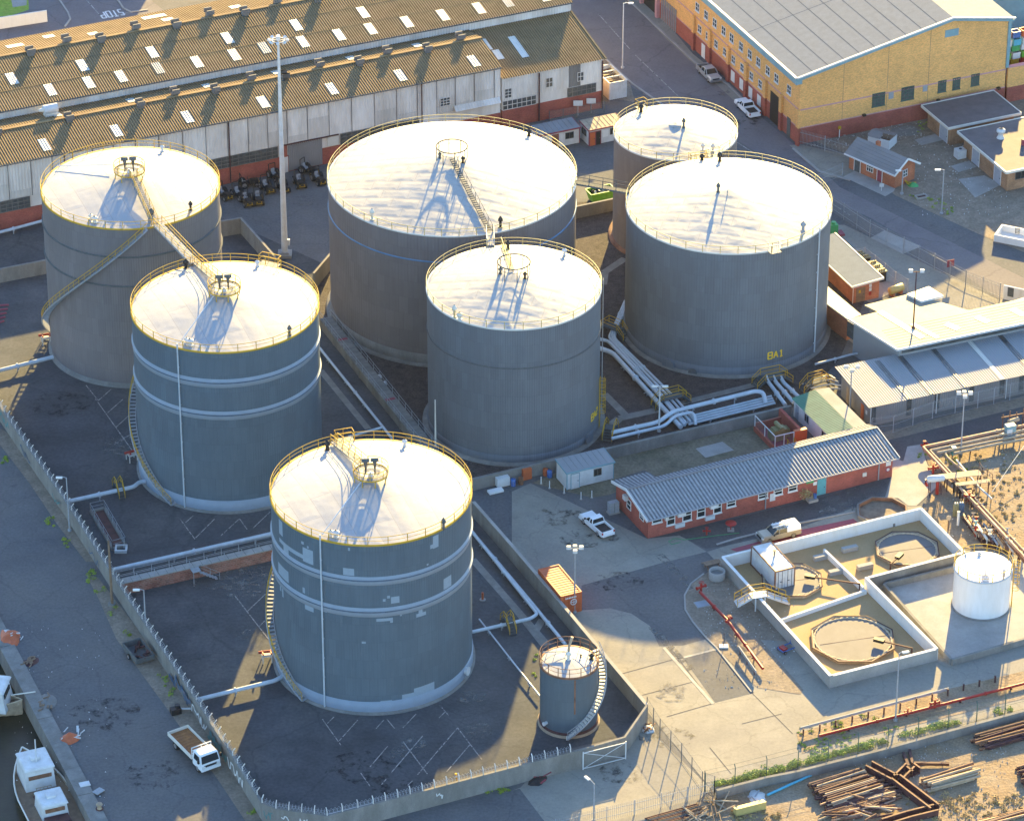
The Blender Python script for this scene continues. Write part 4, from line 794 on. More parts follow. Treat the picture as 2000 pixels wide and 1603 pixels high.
for px, py in (Z(1,1045,470),Z(1,1735,335),Z(2,70,335),Z(2,1660,40)): sk(px, py, 1.3, 'shed_roof_low')
for px, py in (Z(1,40,475),Z(1,495,385),Z(1,950,300),Z(1,1435,205),Z(1,1880,120),Z(2,650,40)): sk(px, py, 5.0)
for px, py in (Z(1,215,360),Z(1,670,270),Z(1,1160,175),Z(1,1605,90),Z(2,420,10)):
    x, _ = LZ((px,py), BO, WA, brz+.4); cowl(bs, x, bry-.8, brz-.12, .9)
for px, py in (Z(1,435,265),Z(1,885,180),Z(1,1365,90),Z(1,1810,10)):
    x, _ = LZ((px,py), BO, WA, brz+.4); cowl(bs, x, bry+.8, brz-.12, .85)
for px, py, wd in ((*Z(1,95,297),2.4),(*Z(1,315,225),1.6),(*Z(1,605,228),1.4),(*Z(1,1000,95),3.4),(*Z(1,1090,133),1.6),(*Z(1,1530,50),1.6)):
    x, y = LZ((px,py), BO, WA, 12.9); y = min(max(y, bry+1), bby-1.6); skylight(bs, x-wd/2, wd, y-.6, y+.8, (bry,brz), (bby,bbz), r2)
# white roof fan between the sheds
p = G(*Z(1,325,745), 10.6); t = thing('extractor_fan', 'white drum shaped roof fan in the gutter between the sheds', 'fan', p, WA)
mb = MB(); mb.tube([(-.9,0,.75),(1.0,0,.75)], .62, 14); mb.build('drum', M['white_metal'], t, True); mb = MB(); mb.box(-.8, .9, -.6, .6, -.4, .3); mb.build('base', M['cream_metal'], t, True); mb = MB(); mb.tube([(-.9,0,.75),(-1.5,0,.75)], [.35,.2], 10); mb.build('motor', M['cream_metal'], t, True)
# ---- yellow brick building by the street
YA = radians(23.5); YO = g(4,527,940); yb = thing('brick_building', 'large yellow brick building with a grey gable roof, white roof edge and red base', 'building', YO, YA)
YL, YD, YE, YR, YRX, YER = 32.0, 75, 10.5, 14.95, 22.9, 13.2
mb = MB(); mb.add([(0,0,2.4),(YL,0,2.4),(YL,0,YER-.2),(YRX,0,YR-.2),(0,0,YE-.2),(0,YD,2.4),(YL,YD,2.4),(YL,YD,YER-.2),(YRX,YD,YR-.2),(0,YD,YE-.2)], [(0,1,2,3,4),(9,8,7,6,5),(0,4,9,5),(1,6,7,2)]); mb.build('wall', M['brick_yellow'], yb, True)
mb = MB(); mb.box(-.05, YL+.05, -.05, YD, -.2, 2.4); mb.build('brick_base', M['brick_red'], yb, True)
mb = MB(); mb.add([(-.8,-.5,YE-.15),(YRX,-.5,YR),(YRX,YD,YR),(-.8,YD,YE-.15)], [(0,1,2,3)]); mb.add([(YRX,-.5,YR),(YL+.6,-.5,YER-.1),(YL+.6,YD,YER-.1),(YRX,YD,YR)], [(0,1,2,3)])
def rz_(x): return YE-.15+(YR-YE+.15)*(x+.8)/(YRX+.8)+.006
for i in range(1, 5): y_ = i*15; mb.add([(-.7,y_,rz_(-.7)),(YRX-.1,y_,rz_(YRX-.1)),(YRX-.1,y_+.12,rz_(YRX-.1)),(-.7,y_+.12,rz_(-.7))], [(0,1,2,3)], 1)
for i in range(1, 10): x_ = -.8+(YRX+.8)*i/10; mb.add([(x_,-.3,rz_(x_)),(x_+.12,-.3,rz_(x_+.12)),(x_+.12,YD,rz_(x_+.12)),(x_,YD,rz_(x_))], [(0,1,2,3)], 1)
mb.build('roof', [M['grey_roof'], M['roof_seam']], yb, True)
mb = MB(); mb.bar((-.85,-.55,YE-.1),(YRX,-.55,YR+.05),.3,.2); mb.bar((YRX,-.55,YR+.05),(YL+.65,-.55,YER-.05),.3,.2); mb.bar((-.9,-.5,YE-.1),(-.9,YD,YE-.1),.3,.18); mb.build('roof_edge', M['white_metal'], yb, True)
mb = MB(); mb.box(-.9, .02, -.45, YD, YE-1.15, YE-.28); mb.bar((-.6,-.48,YE-.45),(YRX,-.48,YR-.3),.1,.34); mb.bar((YRX,-.48,YR-.3),(YL+.5,-.48,YER-.4),.1,.3); mb.box(YL-.1, YL+.35, -.2, .4, 5.5, YER-.3); mb.build('fascia', M['teal_trim'], yb, True)
Yf = Wall((0,0,0), (1,0,0)); Yr = Wall((0,0,0), (0,-1,0))   # Yr: s negative going up the street
def ystrip(z, name='pink_course'):
    mb = MB(); mb.box(-.03, YL+.03, -.03, YD, z-.1, z+.1); mb.build(name, M['pink_trim'], yb, True)
ystrip(5.2); ystrip(2.45)
for a0, a1, z0, z1 in ((11.2,13.1,3.55,5.45),(15.7,17.6,3.6,5.5),(21.4,22.6,3.75,5.4),(23.7,24.8,3.75,5.4),(26.6,27.8,3.75,5.4)): window(yb, Yf, a0, a1, z0, z1, 3, 4, 'green_vent', 'glass_dirty', .09, 'louvre_window', True)
for a0, a1, z0, z1 in ((13.7,14.45,4.2,5.2),(19.0,19.7,4.3,5.2)): panel(yb, 'vent_panel', Yf, a0, a1, z0, z1, 0, .06, 'galv')
panel(yb, 'teal_vent', Yf, 22.0, 24.1, 11.95, 13.0, 0, .06, 'teal_trim')
for a in (6.6, 13.4, 19.8): mb = MB(); Yf.box(mb, a-.02, a+.02, 2.5, YE+a*.19-.5, 0, .012); mb.build('expansion_joint', M['asphalt'], yb, True)
for x_ in (1.0, 9.9, 21.4, 30.9): panel(yb, 'flood_lamp', Yf, x_-.22, x_+.22, 2.5, 2.75, .05, .5, 'black') if x_ > 2 else None
YRA = YA + pi/2
for q in ((1205,55),(1262,105),(1318,155),(1376,205),(1428,255),(1490,305),(1547,360),(1602,410),(1664,465),(1720,515),(1803,585)):
    s, z = VP(Z(3,*q), YO, YRA); window(yb, Yr, -s-.55, -s+.55, 6.3, 7.5, 2, 2, 'plaster_white', 'glass', .07, sill=True)
for q in ((1220,185),(1272,235),(1327,282),(1385,332),(1440,382),(1497,437),(1557,487),(1615,537)):
    s, z = VP(Z(3,*q), YO, YRA); window(yb, Yr, -s-.5, -s+.5, 3.35, 4.4, 2, 2, 'plaster_white', 'glass', .07, sill=True)
for q in ((1245,340),(1437,515),(1493,565),(1552,615),(1608,665)):
    s, z = VP(Z(3,*q), YO, YRA); panel(yb, 'shuttered_opening', Yr, -s-.55, -s+.55, .5 if q[0] > 1300 else .0, 2.1, .05, .1, 'plaster_white')
for q in ((1185,300),(1290,370),(1410,480),(1525,590),(1650,700),(1755,760),(1865,900)):   # brick piers
    s, z = VP(Z(3,*q), YO, YRA); mb = MB(); Yr.box(mb, -s-.35, -s+.35, 0, 2.7, .05, .40, 0); Yr.box(mb, -s-.35, -s+.35, 2.7, 5.3, .0, .40, 1); mb.build('brick_pier', [M['brick_red'], M['brick_yellow']], yb, True)
s0, _ = VP(Z(3,1680,700), YO, YRA); s1, _ = VP(Z(3,1740,760), YO, YRA); mb = MB(); Yr.box(mb, -s0, -s1, 0, 4.4, .06, .08); mb.build('gateway_painted_shade', M['black'], yb, True)  # flat black panel on the wall paints the dark inside of the gateway
s0, _ = VP(Z(3,1800,880), YO, YRA); panel(yb, 'steel_gate', Yr, -s0-.5, -s0+.5, 0, 2.8, .06, .12, 'galv_dark')
s0, _ = VP(Z(3,975,150), YO, YRA); s1, _ = VP(Z(3,1065,230), YO, YRA); mb = MB()
for i in range(9): a = -s0+(s0-s1)*i/8; Yr.box(mb, a-.08, a+.08, 0, 3.6, .06, .2)
mb.build('steel_gate', M['galv'], yb, True)
s0, _ = VP(Z(3,860,60), YO, YRA); s1, _ = VP(Z(3,955,140), YO, YRA); mb = MB(); Yr.box(mb, -s0-12, -s1, 0, 4.0, .06, .08); mb.build('arcade_painted_shade', M['black'], yb, True)  # black sheet in front of the wall, painted for the shade within the arcade
for s_ in (s0+.4, s1, s0+6): mb = MB(); Yr.box(mb, -s_-.3, -s_+.3, 0, 4.2, .06, .6); mb.build('arcade_pillar', M['pink_trim'], yb, True)
# wall running right of it, with stacked crates behind
bw = thing('boundary_wall', 'yellow brick wall with pink coping running off the big gable', 'wall', YO+Vector((cos(YA),sin(YA),0))*YL, YA)
mb = MB(); mb.box(.4, 40, 0, .4, 2.3, 5.3); mb.build('wall', M['brick_yellow'], bw, True); mb = MB(); mb.box(.4, 40, -.05, .45, 0, 2.3); mb.build('brick_base', M['brick_red'], bw, True); mb = MB(); mb.box(.4, 40, -.1, .5, 5.3, 5.5); mb.build('coping', M['pink_trim'], bw, True)
nb = thing('storage_building', 'grey clad building with white roof edge behind the yellow gable', 'building', YO+Vector((cos(YA),sin(YA),0))*34+Vector((-sin(YA),cos(YA),0))*16, YA)
mb = MB(); mb.box(0, 40, 0, 30, 0, 11); mb.build('wall', M['teal_trim'], nb, True); mb = MB(); mb.box(-.4, 40.4, -.4, 30, 11, 11.3); mb.build('roof', M['grey_roof'], nb, True); mb = MB(); mb.bar((-.45,-.45,11.15),(40,-.45,11.15),.2,.5); mb.bar((-.45,-.45,11.15),(-.45,30,11.15),.2,.5); mb.build('roof_edge', M['white_metal'], nb, True)
crates = [('blue_paint','deep blue'),('white_metal','white'),('white_metal','white'),('red_paint','red'),('green_paint','green'),('orange_paint','orange'),('lime_bin','lime green'),('cyan_pipe','bright blue'),('yellow_rail','yellow'),('white_metal','white')]
def crate(loc, rz, m, label, w_=1.2, d_=1.0, h_=1.0):
    t = thing('plastic_crate', label, 'crate', loc, rz, 'plastic crates behind the yellow wall'); mb = MB()
    for a in ((-w_/2,w_/2,-d_/2,-d_/2+.06),(-w_/2,w_/2,d_/2-.06,d_/2),(-w_/2,-w_/2+.06,-d_/2+.06,d_/2-.06),(w_/2-.06,w_/2,-d_/2+.06,d_/2-.06)): mb.box(*a, .08, h_)
    mb.box(-w_/2+.06, w_/2-.06, -d_/2+.06, d_/2-.06, .12, .2); mb.build('bin', M[m], t, True); mb = MB(); mb.box(-w_/2-.04, w_/2+.04, -d_/2-.04, -d_/2, h_-.15, h_); mb.box(-w_/2-.04, w_/2+.04, d_/2, d_/2+.04, h_-.15, h_); mb.build('rim', M[m], t, True); return t
U_, V_ = Vector((cos(YA),sin(YA),0)), Vector((-sin(YA),cos(YA),0))
lev_names = ['bottom', 'second', 'third', 'fourth', 'fifth', 'top']
for col in range(3):
    for lv in range(6):
        m, nm = ('blue_paint','deep blue') if lv == 0 else crates[(col*5+lv*3) % len(crates)]
        crate(YO+U_*(33.6+col*1.5)+V_*(3+.3*(lv % 2))+Vector((0,0,3.0+lv*1.02)), YA, m, '%s plastic crate, %s of the %s stack behind the yellow wall' % (nm, lev_names[lv], ('left','middle','right')[col]))
p = YO+U_*32.8+V_*2.2; t = thing('loading_platform', 'raised concrete dock carrying the coloured crate stacks', 'dock', p, YA); mb = MB(); mb.box(0, 12, 0, 4, 0, 2.9); mb.build('slab', M['concrete_wall'], t, True); mb = MB(); mb.box(0, 12, 0, 4, 2.9, 2.98); mb.build('deck', M['concrete_pale'], t, True)
# ---- guard house
GA = radians(34); GO = g(4,1155,1225)
gh = thing('guard_house', 'small brick gatehouse with a grey tiled gable roof and white barge boards', 'guard house', GO, radians(-46))
# local x points back along the front wall towards its left end
mb = MB(); LW, DW, HE, HR = 8.2, 4.0, 2.5, 3.9
mb.add([(-LW,0,0),(0,0,0),(0,DW,0),(-LW,DW,0),(-LW,0,HE),(0,0,HE),(0,DW,HE),(-LW,DW,HE),(-LW,DW/2,HR-.1),(0,DW/2,HR-.1)], [(0,1,5,4),(1,2,6,9,5),(2,3,7,6),(3,0,4,8,7)]); mb.build('wall', M['brick_orange'], gh, True)
mb = MB(); o_ = .45
mb.add([(-LW-o_,-.55,HE-.2),(o_,-.55,HE-.2),(o_,DW/2,HR),(-LW-o_,DW/2,HR),(-LW-o_,DW+.55,HE-.2),(o_,DW+.55,HE-.2)], [(0,1,2,3),(3,2,5,4)])
for i in range(1, 6): f = i/6; mb.bar((-LW-o_,-.55+(DW/2+.55)*f,HE-.17+(HR-HE+.2)*f),(o_,-.55+(DW/2+.55)*f,HE-.17+(HR-HE+.2)*f),.05,.05)
mb.build('roof', M['galv_roof'], gh, True)
mb = MB(); mb.bar((o_,-.6,HE-.25),(o_,DW/2,HR-.02),.08,.28); mb.bar((o_,DW+.6,HE-.25),(o_,DW/2,HR-.02),.08,.28); mb.bar((-LW-o_,-.58,HE-.28),(o_,-.58,HE-.28),.1,.2); mb.build('barge_board', M['plaster_white'], gh, True)
Gf = Wall((0,0,0), (1,0,0)); Gs = Wall((0,0,0), (0,1,0))
window(gh, Gf, -5.0, -3.9, .9, 2.0, 3, 2); door(gh, Gf, -3.1, -2.3, 2.1, 'maroon'); door(gh, Gf, -7.2, -6.2, 2.1, 'galv_dark'); window(gh, Gs, 1.6, 2.4, 1.1, 2.1, 2, 2)
mb = MB(); mb.box(-5.4, -4.9, 2.0, 2.5, HR-.5, HR+.5); mb.build('chimney', M['brick_orange'], gh, True)
# ---- flat roofed brick stores
def flat(name, label, O, ang, x0, x1, y0, y1, h, roofm, edge, wallm='brick_brown', oh=.7):
    t = thing(name, label, 'building', O, ang); mb = MB(); mb.box(x0, x1, y0, y1, 0, h-.3); mb.build('wall', M[wallm], t, True); mb = MB(); mb.box(x0-oh, x1+oh, y0-oh, y1+oh, h-.3, h); mb.build('roof', M[roofm], t, True)
    mb = MB(); X0_, X1_, Y0_, Y1_ = x0-oh, x1+oh, y0-oh, y1+oh
    for a, b in (((X0_,Y0_),(X1_,Y0_)),((X1_,Y0_),(X1_,Y1_)),((X1_,Y1_),(X0_,Y1_)),((X0_,Y1_),(X0_,Y0_))): mb.bar((*a,h-.10),(*b,h-.10),.14,.36)
    mb.build('roof_edge', M[edge], t, True); return t
f1 = flat('brick_store', 'flat brown roofed brick store against the big yellow gable wall', g(4,1485,950), radians(24), 0.6, 10.6, 0, 6.2, 3.1, 'brown_roof', 'cream_metal')
Wl = Wall((.6,0,0), (0,-1,0)); door(f1, Wl, -2.6, -.6, 2.2)
f2 = flat('brick_store', 'brown brick store whose flat roof is half in sun, with a white roof cowl', g(4,1880,1255), radians(24), .4, 12, .5, 12.3, 3.3, 'brown_roof', 'cream_metal')
Wl = Wall((.4,0,0), (0,-1,0)); door(f2, Wl, -3.9, -2.2, 2.2); door(f2, Wl, -9.8, -8.0, 2.2); Wf2 = Wall((0,.5,0), (1,0,0)); window(f2, Wf2, 1.6, 5, 1.5, 2.6, 4, 1, 'galv_dark')
p = G(*Z(4,1845,895), 3.3); mb = MB(); mb.lathe([(.55,0),(.35,.35),(.35,.8),(.6,.95),(.6,1.25),(.3,1.4)], 14, p); mb.build('roof_cowl', M['white_metal'], f2)
p = G(*Z(4,1995,940), 3.3); mb = MB(); mb.cyl(p, .35, 0, .9, 10); mb.build('roof_stack', M['maroon'], f2)
# ---- red brick switch house (grey flat roof)
sh = thing('switch_house', 'red brick switch house with a plain grey roof behind the lettered tank', 'building', g(8,885,640), radians(24))
mb = MB(); mb.box(0, 3.7, .0, 12.5, 0, 2.75); mb.build('wall', M['brick_orange'], sh, True); mb = MB(); mb.add([(-.35,-.4,2.75),(4.0,-.4,3.05),(4.0,12.8,3.05),(-.35,12.8,2.75),(-.35,-.4,2.6),(4.0,-.4,2.9),(4.0,12.8,2.9),(-.35,12.8,2.6)], [(0,1,2,3),(7,6,5,4),(0,4,5,1),(1,5,6,2),(2,6,7,3),(3,7,4,0)]); mb.build('roof', M['grey_roof'], sh, True)
mb = MB(); mb.bar((-.4,-.45,2.68),(4.05,-.45,2.98),.12,.28); mb.bar((4.05,-.45,2.98),(4.05,12.8,2.98),.12,.24); mb.bar((-.42,-.45,2.62),(-.42,12.8,2.62),.14,.2); mb.tube([(-.12,-.12,.1),(-.12,-.12,2.6)], .06, 6); mb.build('roof_edge', M['cream_metal'], sh, True)
Ws = Wall((0,0,0), (1,0,0)); door(sh, Ws, .5, 1.6, 2.0, 'wood', 'wood'); panel(sh, 'warning_plate', Ws, .75, 1.05, 1.35, 1.75, .045, .06, 'yellow_rail')
for i, (z_, m) in enumerate(((2.2,'white_metal'),(1.65,'white_metal'),(1.05,'red_paint'))): panel(sh, 'wall_notice', Ws, 2.25, 2.6, z_-.35, z_+.1, 0, .04, m)
# ---- big cream shed with lower lean-to in front
SA = radians(22.0); SO = g(8,995,1445)
ls = thing('workshop', 'long low workshop with grey corrugated lean-to roof and translucent strips', 'workshop', SO, SA)
LF, LB, LX = 3.1, 3.6, 40
SD = 8.0
mb = MB(); mb.box(0.15, LX, .2, SD, 0, LF-.2); mb.add([(0,.1,.1),(0,SD,.1),(0,SD,LB-.1),(0,.1,LF-.1)], [(3,2,1,0)]); mb.corr((.05,0,.5),(LX,0,.5),(LX,0,LF),(.05,0,LF), .3, .035); mb.build('wall', M['galv_roof'], ls, True)
lr = roof_sheet(ls, (-.5,-.5,LF-.02),(LX,-.5,LF-.02),(LX,SD+1,LB+.1),(-.5,SD+1,LB+.1), 'shed_roof_low', .32, .04)
W1_ = Wall((0,0,0), (1,0,0))
for q in ((1020,1350),(1252,1290),(1435,1240),(1660,1190),(1858,1145),(1985,1110)):
    s, z = VP(Z(8,*q), SO, SA); window(ls, W1_, s-.28, s+.28, .6, LF-.25, 1, 4, 'galv_dark', 'glass_dirty', .06)
for q in ((1380,1160),(1570,1085),(1790,1015),(1975,960),(1180,1140)):
    s, w_ = LZ(Z(8,*q), SO, SA, 4.0); skylight(ls, s-.3, .62, -.4, SD+.4, (-.5,LF-.02), (SD+1,LB+.1), lr, .055, 'glass_dirty' if q[0] not in (1790,) else 'cream_metal')
for a in (-.0, 8.9, 18.4): mb = MB(); mb.tube([(a,-.12,.05),(a,-.12,LF-.1)], .07, 6); mb.build('downpipe', M['white_metal'], ls, True)
Wl = Wall((0,0,0), (0,-1,0)); panel(ls, 'timber_door', Wl, -2.4, -1.7, .1, 2.1, 0, .06, 'orange_paint'); panel(ls, 'timber_door', Wl, -6.4, -5.9, .1, 2.3, 0, .06, 'rust_tan'); panel(ls, 'wall_sign', Wl, -1.2, -.8, 1.3, 1.8, 0, .04, 'white_metal')
hs = thing('workshop', 'tall cream roofed workshop standing over the low lean-to', 'workshop', SO, SA)
HX, HY, HZ = *LZ(Z(8,1175,940), SO, SA, 5.0), 5.0
pts = [LZ(Z(8,*q), SO, SA, 5.0) for q in ((1175,940),(860,742),(1045,695),(960,652),(1265,575),(1640,685),(2000,605))]
hx1 = HX+36; hzb = 6.9
poly_ = [(HX,HY),(hx1,HY),(hx1,pts[5][1]+4.2),(pts[6][0],pts[6][1]),(pts[5][0],pts[5][1]),(pts[4][0],pts[4][1]),(pts[3][0],pts[3][1]),(pts[2][0],pts[2][1]),(pts[1][0],pts[1][1])]
mb = MB(); mb.prism(poly_, 4.85, 5.05); mb.build('roof', M['shed_roof'], hs, True)
mb = MB()
ins = [(HX+.5,HY+.6),(hx1-.2,HY+.6),(hx1-.2,pts[5][1]+3),(pts[5][0]-.4,pts[5][1]-.5),(pts[4][0]-.4,pts[4][1]-.6),(pts[3][0]+.5,pts[3][1]-.5),(pts[2][0]+.3,pts[2][1]-.3),(pts[1][0]+.5,pts[1][1]-.4)]
mb.prism(ins, 0, 4.8); mb.corr((HX+.5,HY+.56,3.4),(hx1,HY+.56,3.4),(hx1,HY+.56,4.8),(HX+.5,HY+.56,4.8), .3, .03); mb.build('wall', M['shed_roof_low'], hs, True)
mb = MB(); mb.bar((HX-.05,HY-.05,4.98),(hx1,HY-.05,4.98),.16,.3); mb.bar((HX-.05,HY-.05,4.98),(pts[1][0]-.05,pts[1][1],4.98),.16,.3); mb.build('gutter', M['white_metal'], hs, True)
Wh = Wall((HX+.5,HY+.55,0), (1,0,0)); panel(hs, 'louvre_band', Wh, .4, 34, 4.0, 4.6, 0, .06, 'glass_dirty')
for i in range(26): mb = MB()
mb = MB()
yy = HY+.5
while yy < pts[4][1]:  # standing seams
    mb.bar((HX+.3,yy,5.06),(hx1,yy,5.06),.05,.02); yy += .62
    if yy > pts[5][1]: break
mb.build('roof_seam', M['shed_roof'], hs, True)
for (x0, y0, x1, y1, wd) in ((1060,690,1340,862,.9),(1270,770,1440,862,.7),(1490,770,1575,805,1.0),(1690,725,1770,760,1.0),(1920,672,2000,715,1.0)):
    a, b = LZ(Z(8,x0,y0), SO, SA, 5.1), LZ(Z(8,x1,y1), SO, SA, 5.1); mb = MB(); mb.bar((*a,5.08),(*b,5.08),wd,.03); mb.build('skylight', M['skylight' if wd > .75 else 'cream_metal'], hs, True)
a = [LZ(Z(8,*q), SO, SA, 5.4) for q in ((1235,575),(1380,525),(1475,585),(1330,620))]; mb = MB(); mb.prism(a, 5.05, 5.35); mb.build('roof_box', M['white_metal'], hs, True)
Wl = Wall((HX+.5,HY+.6,0), (pts[1][0]-HX, pts[1][1]-HY, 0)); Wl.n = -Wl.n
for a in (2.4, 5.0): panel(hs, 'window_strip', Wl, a, a+.6, 2.0, 4.5, -.02, .05, 'glass_dirty')
panel(hs, 'window_strip', Wl, 7.6, 9.8, 2.0, 4.2, -.02, .05, 'glass_dirty')
# low flat roof beside the switch house
fl = thing('store', 'narrow low store with pale flat roof squeezed between tank and switch house', 'building', g(8,735,640), radians(24))
q = [LZ(Z(8,*q), g(8,735,640), radians(24), 3.2) for q in ((712,520),(712,640),(855,745),(940,712))]
mb = MB(); mb.prism(q, 3.0, 3.2); mb.build('roof', M['shed_roof_low'], fl, True); mb = MB(); c_ = [(sum(p[0] for p in q)/4, sum(p[1] for p in q)/4)]*4; mb.prism([(p[0]*.9+c[0]*.1, p[1]*.9+c[1]*.1) for p, c in zip(q, c_)], 0, 3.0); mb.build('wall', M['brick_orange'], fl, True)
# ---- green roofed control room
gr = thing('control_room', 'white control room with a green corrugated roof and a pale flat strip', 'building', g(8,725,1540), radians(24))
gx0, gx1, gy0, gy1, gz_ = -1.3, 1.95, -2.6, 7.3, 2.55
mb = MB(); mb.box(gx0+.3, 3.6, gy0+.3, gy1-.2, 0, gz_-.15); mb.build('wall', M['plaster_white'], gr, True)
mb = MB(); mb.corr((gx0,gy0,gz_-.1),(gx0,gy1,gz_-.1),(gx1,gy1,gz_+.35),(gx1,gy0,gz_+.35), .3, .03); mb.build('roof', M['green_roof'], gr, True)
mb = MB(); mb.box(gx1, 3.8, gy0, gy1, gz_-.12, gz_+.25); mb.build('flat_strip', M['concrete_pale'], gr, True); mb = MB(); mb.bar((gx0,gy0-.05,gz_),(3.8,gy0-.05,gz_+.25),.12,.3); mb.build('fascia', M['cream_metal'], gr, True)
Wl = Wall((gx0+.3,0,0), (0,-1,0)); window(gr, Wl, -4.2, -3.2, 1.0, 2.0, 2, 1, 'galv'); window(gr, Wl, .2, 1.4, 1.0, 2.0, 2, 1, 'galv'); door(gr, Wl, -6.6, -5.7, 2.0, 'door_grey')
# ---- long red brick office
OA = radians(25.0); OO = g(11,885,905)
of = thing('office', 'long low red brick office with grey corrugated roof and white barge boards', 'office', OO, OA)
OL, OD, OE, OR = 32.3, 8.4, 3.0, 4.05; RYo = 4.9
mb = MB(); mb.box(0, OL, 0, RYo*1.0+1.6, -.02, OE-.12); mb.add([(0,0,OE-.15),(0,RYo+1.6,OE-.15),(0,RYo,OR-.12)], [(2,1,0)]); mb.add([(OL,0,OE-.15),(OL,RYo+1.6,OE-.15),(OL,RYo,OR-.12)], [(0,1,2)])
mb.box(-.02, 4.1, RYo+1.6, 8.3, -.02, OE-.2); mb.build('wall', M['brick_red'], of, True)
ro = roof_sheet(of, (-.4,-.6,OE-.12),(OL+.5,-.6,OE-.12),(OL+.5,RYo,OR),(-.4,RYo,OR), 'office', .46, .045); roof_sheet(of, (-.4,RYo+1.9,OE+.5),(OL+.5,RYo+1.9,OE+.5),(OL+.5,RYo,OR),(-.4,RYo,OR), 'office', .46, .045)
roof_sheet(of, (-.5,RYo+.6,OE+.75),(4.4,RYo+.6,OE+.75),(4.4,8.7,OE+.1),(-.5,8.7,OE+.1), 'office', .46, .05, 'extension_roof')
mb = MB(); mb.bar((-.45,-.65,OE-.2),(-.45,RYo,OR-.06),.1,.34); mb.bar((-.45,RYo,OR-.06),(-.45,8.7,OE-.0),.1,.34); mb.build('barge_board', M['plaster_white'], of, True)
mb = MB(); mb.bar((-.4,RYo,OR+.06),(OL+.5,RYo,OR+.06),.36,.08); mb.build('ridge_cap', M['galv_roof'], of, True); mb = MB(); mb.bar((-.4,-.68,OE-.18),(OL+.5,-.68,OE-.18),.13,.12); mb.build('gutter', M['galv'], of, True)
mb = MB(); mb.bar((OL+.55,-.65,OE-.1),(OL+.55,RYo,OR+.02),.1,.14); mb.build('barge_board', M['cream_metal'], of, True)
Wo = Wall((0,0,0), (1,0,0)); We = Wall((0,0,0), (0,-1,0))
for k, x, y, wd, z0, z1, nz in ((11,945,780,1.2,1.95,2.6,1),(11,1035,770,1.0,1.2,2.7,2),(11,1140,745,1.1,1.2,2.7,2),(11,1232,720,1.0,1.2,2.7,2),(11,1338,695,1.0,1.2,2.7,2),(11,1428,660,1.1,1.6,2.5,2),(11,1635,610,1.2,1.6,2.4,2),(11,1733,587,1.1,1.6,2.5,2),(11,1828,562,1.1,1.6,2.5,2)):
    s, z = VP(Z(k,x,y), OO, OA); window(of, Wo, s-wd/2, s+wd/2, z0, z1, 1, nz, 'plaster_white', 'glass', .09, sill=True)
s, z = VP(Z(12,683,540), OO, OA); door(of, Wo, s-.5, s+.5, 2.15, 'teal', 'teal')
for k, x, y in ((11,1097,732),(11,1308,685),(11,1000,740)): s, z = VP(Z(k,x,y), OO, OA); panel(of, 'aircon_unit', Wo, s-.5 if x != 1000 else s-.2, s+.5 if x != 1000 else s+.2, 2.15, 2.75, .0, .5, 'white_metal')
for k, x, y in ((11,1090,805),(11,1285,760)): s, z = VP(Z(k,x,y), OO, OA); panel(of, 'wall_box', Wo, s-.6, s+.6, .6, 1.1, 0, .3, 'white_metal')
for s in (15.3, 30.4): mb = MB(); mb.tube([(s,-.12,.1),(s,-.12,OE-.2)], .08, 6); mb.build('downpipe', M['galv'], of, True)
s, z = VP(Z(11,1692,635), OO, OA); panel(of, 'hazard_panel', Wo, s-.25, s+.45, .9, 1.9, 0, .04, 'white_metal')
for i, (k, x, y, m) in enumerate(((12,595,535,'green_paint'),(12,620,530,'green_paint'),(12,640,545,'plaster_white'))): s, z = VP(Z(k,x,y), OO, OA); panel(of, 'safety_sign', Wo, s-.25, s+.25, z-.2, z+.25, 0, .03, m)
s, z = VP(Z(12,1115,440), OO, OA); panel(of, 'white_notice', Wo, s-.3, s+.35, 1.7, 2.3, 0, .03, 'white_metal'); mb = MB(); pc = Wo.p(s, 1.25, .02); mb.cyl((0,0,0), .38, 0, .03, 16); q_ = MB(); q_.tube([Wo.p(s,1.2,.0), Wo.p(s,1.2,.04)], .36, 16); q_.build('round_notice', M['maroon'], of, True); q_ = MB(); q_.tube([Wo.p(s,1.2,.04), Wo.p(s,1.2,.05)], .2, 16); q_.build('round_notice', M['white_metal'], of, True)
s, z = VP(Z(12,962,470), OO, OA); panel(of, 'meter_box', Wo, s-.25, s+.25, 1.1, 1.6, 0, .12, 'cream_metal')
for yy, z0, z1 in ((-4.9,1.3,2.5),(-1.6,1.7,2.5)): window(of, We, yy-.5 if True else yy, yy+.5, z0, z1, 1, 2, 'plaster_white', 'glass', .08)
panel(of, 'aircon_unit', We, -5.8, -5.1, 2.3, 2.9, 0, .45, 'white_metal')
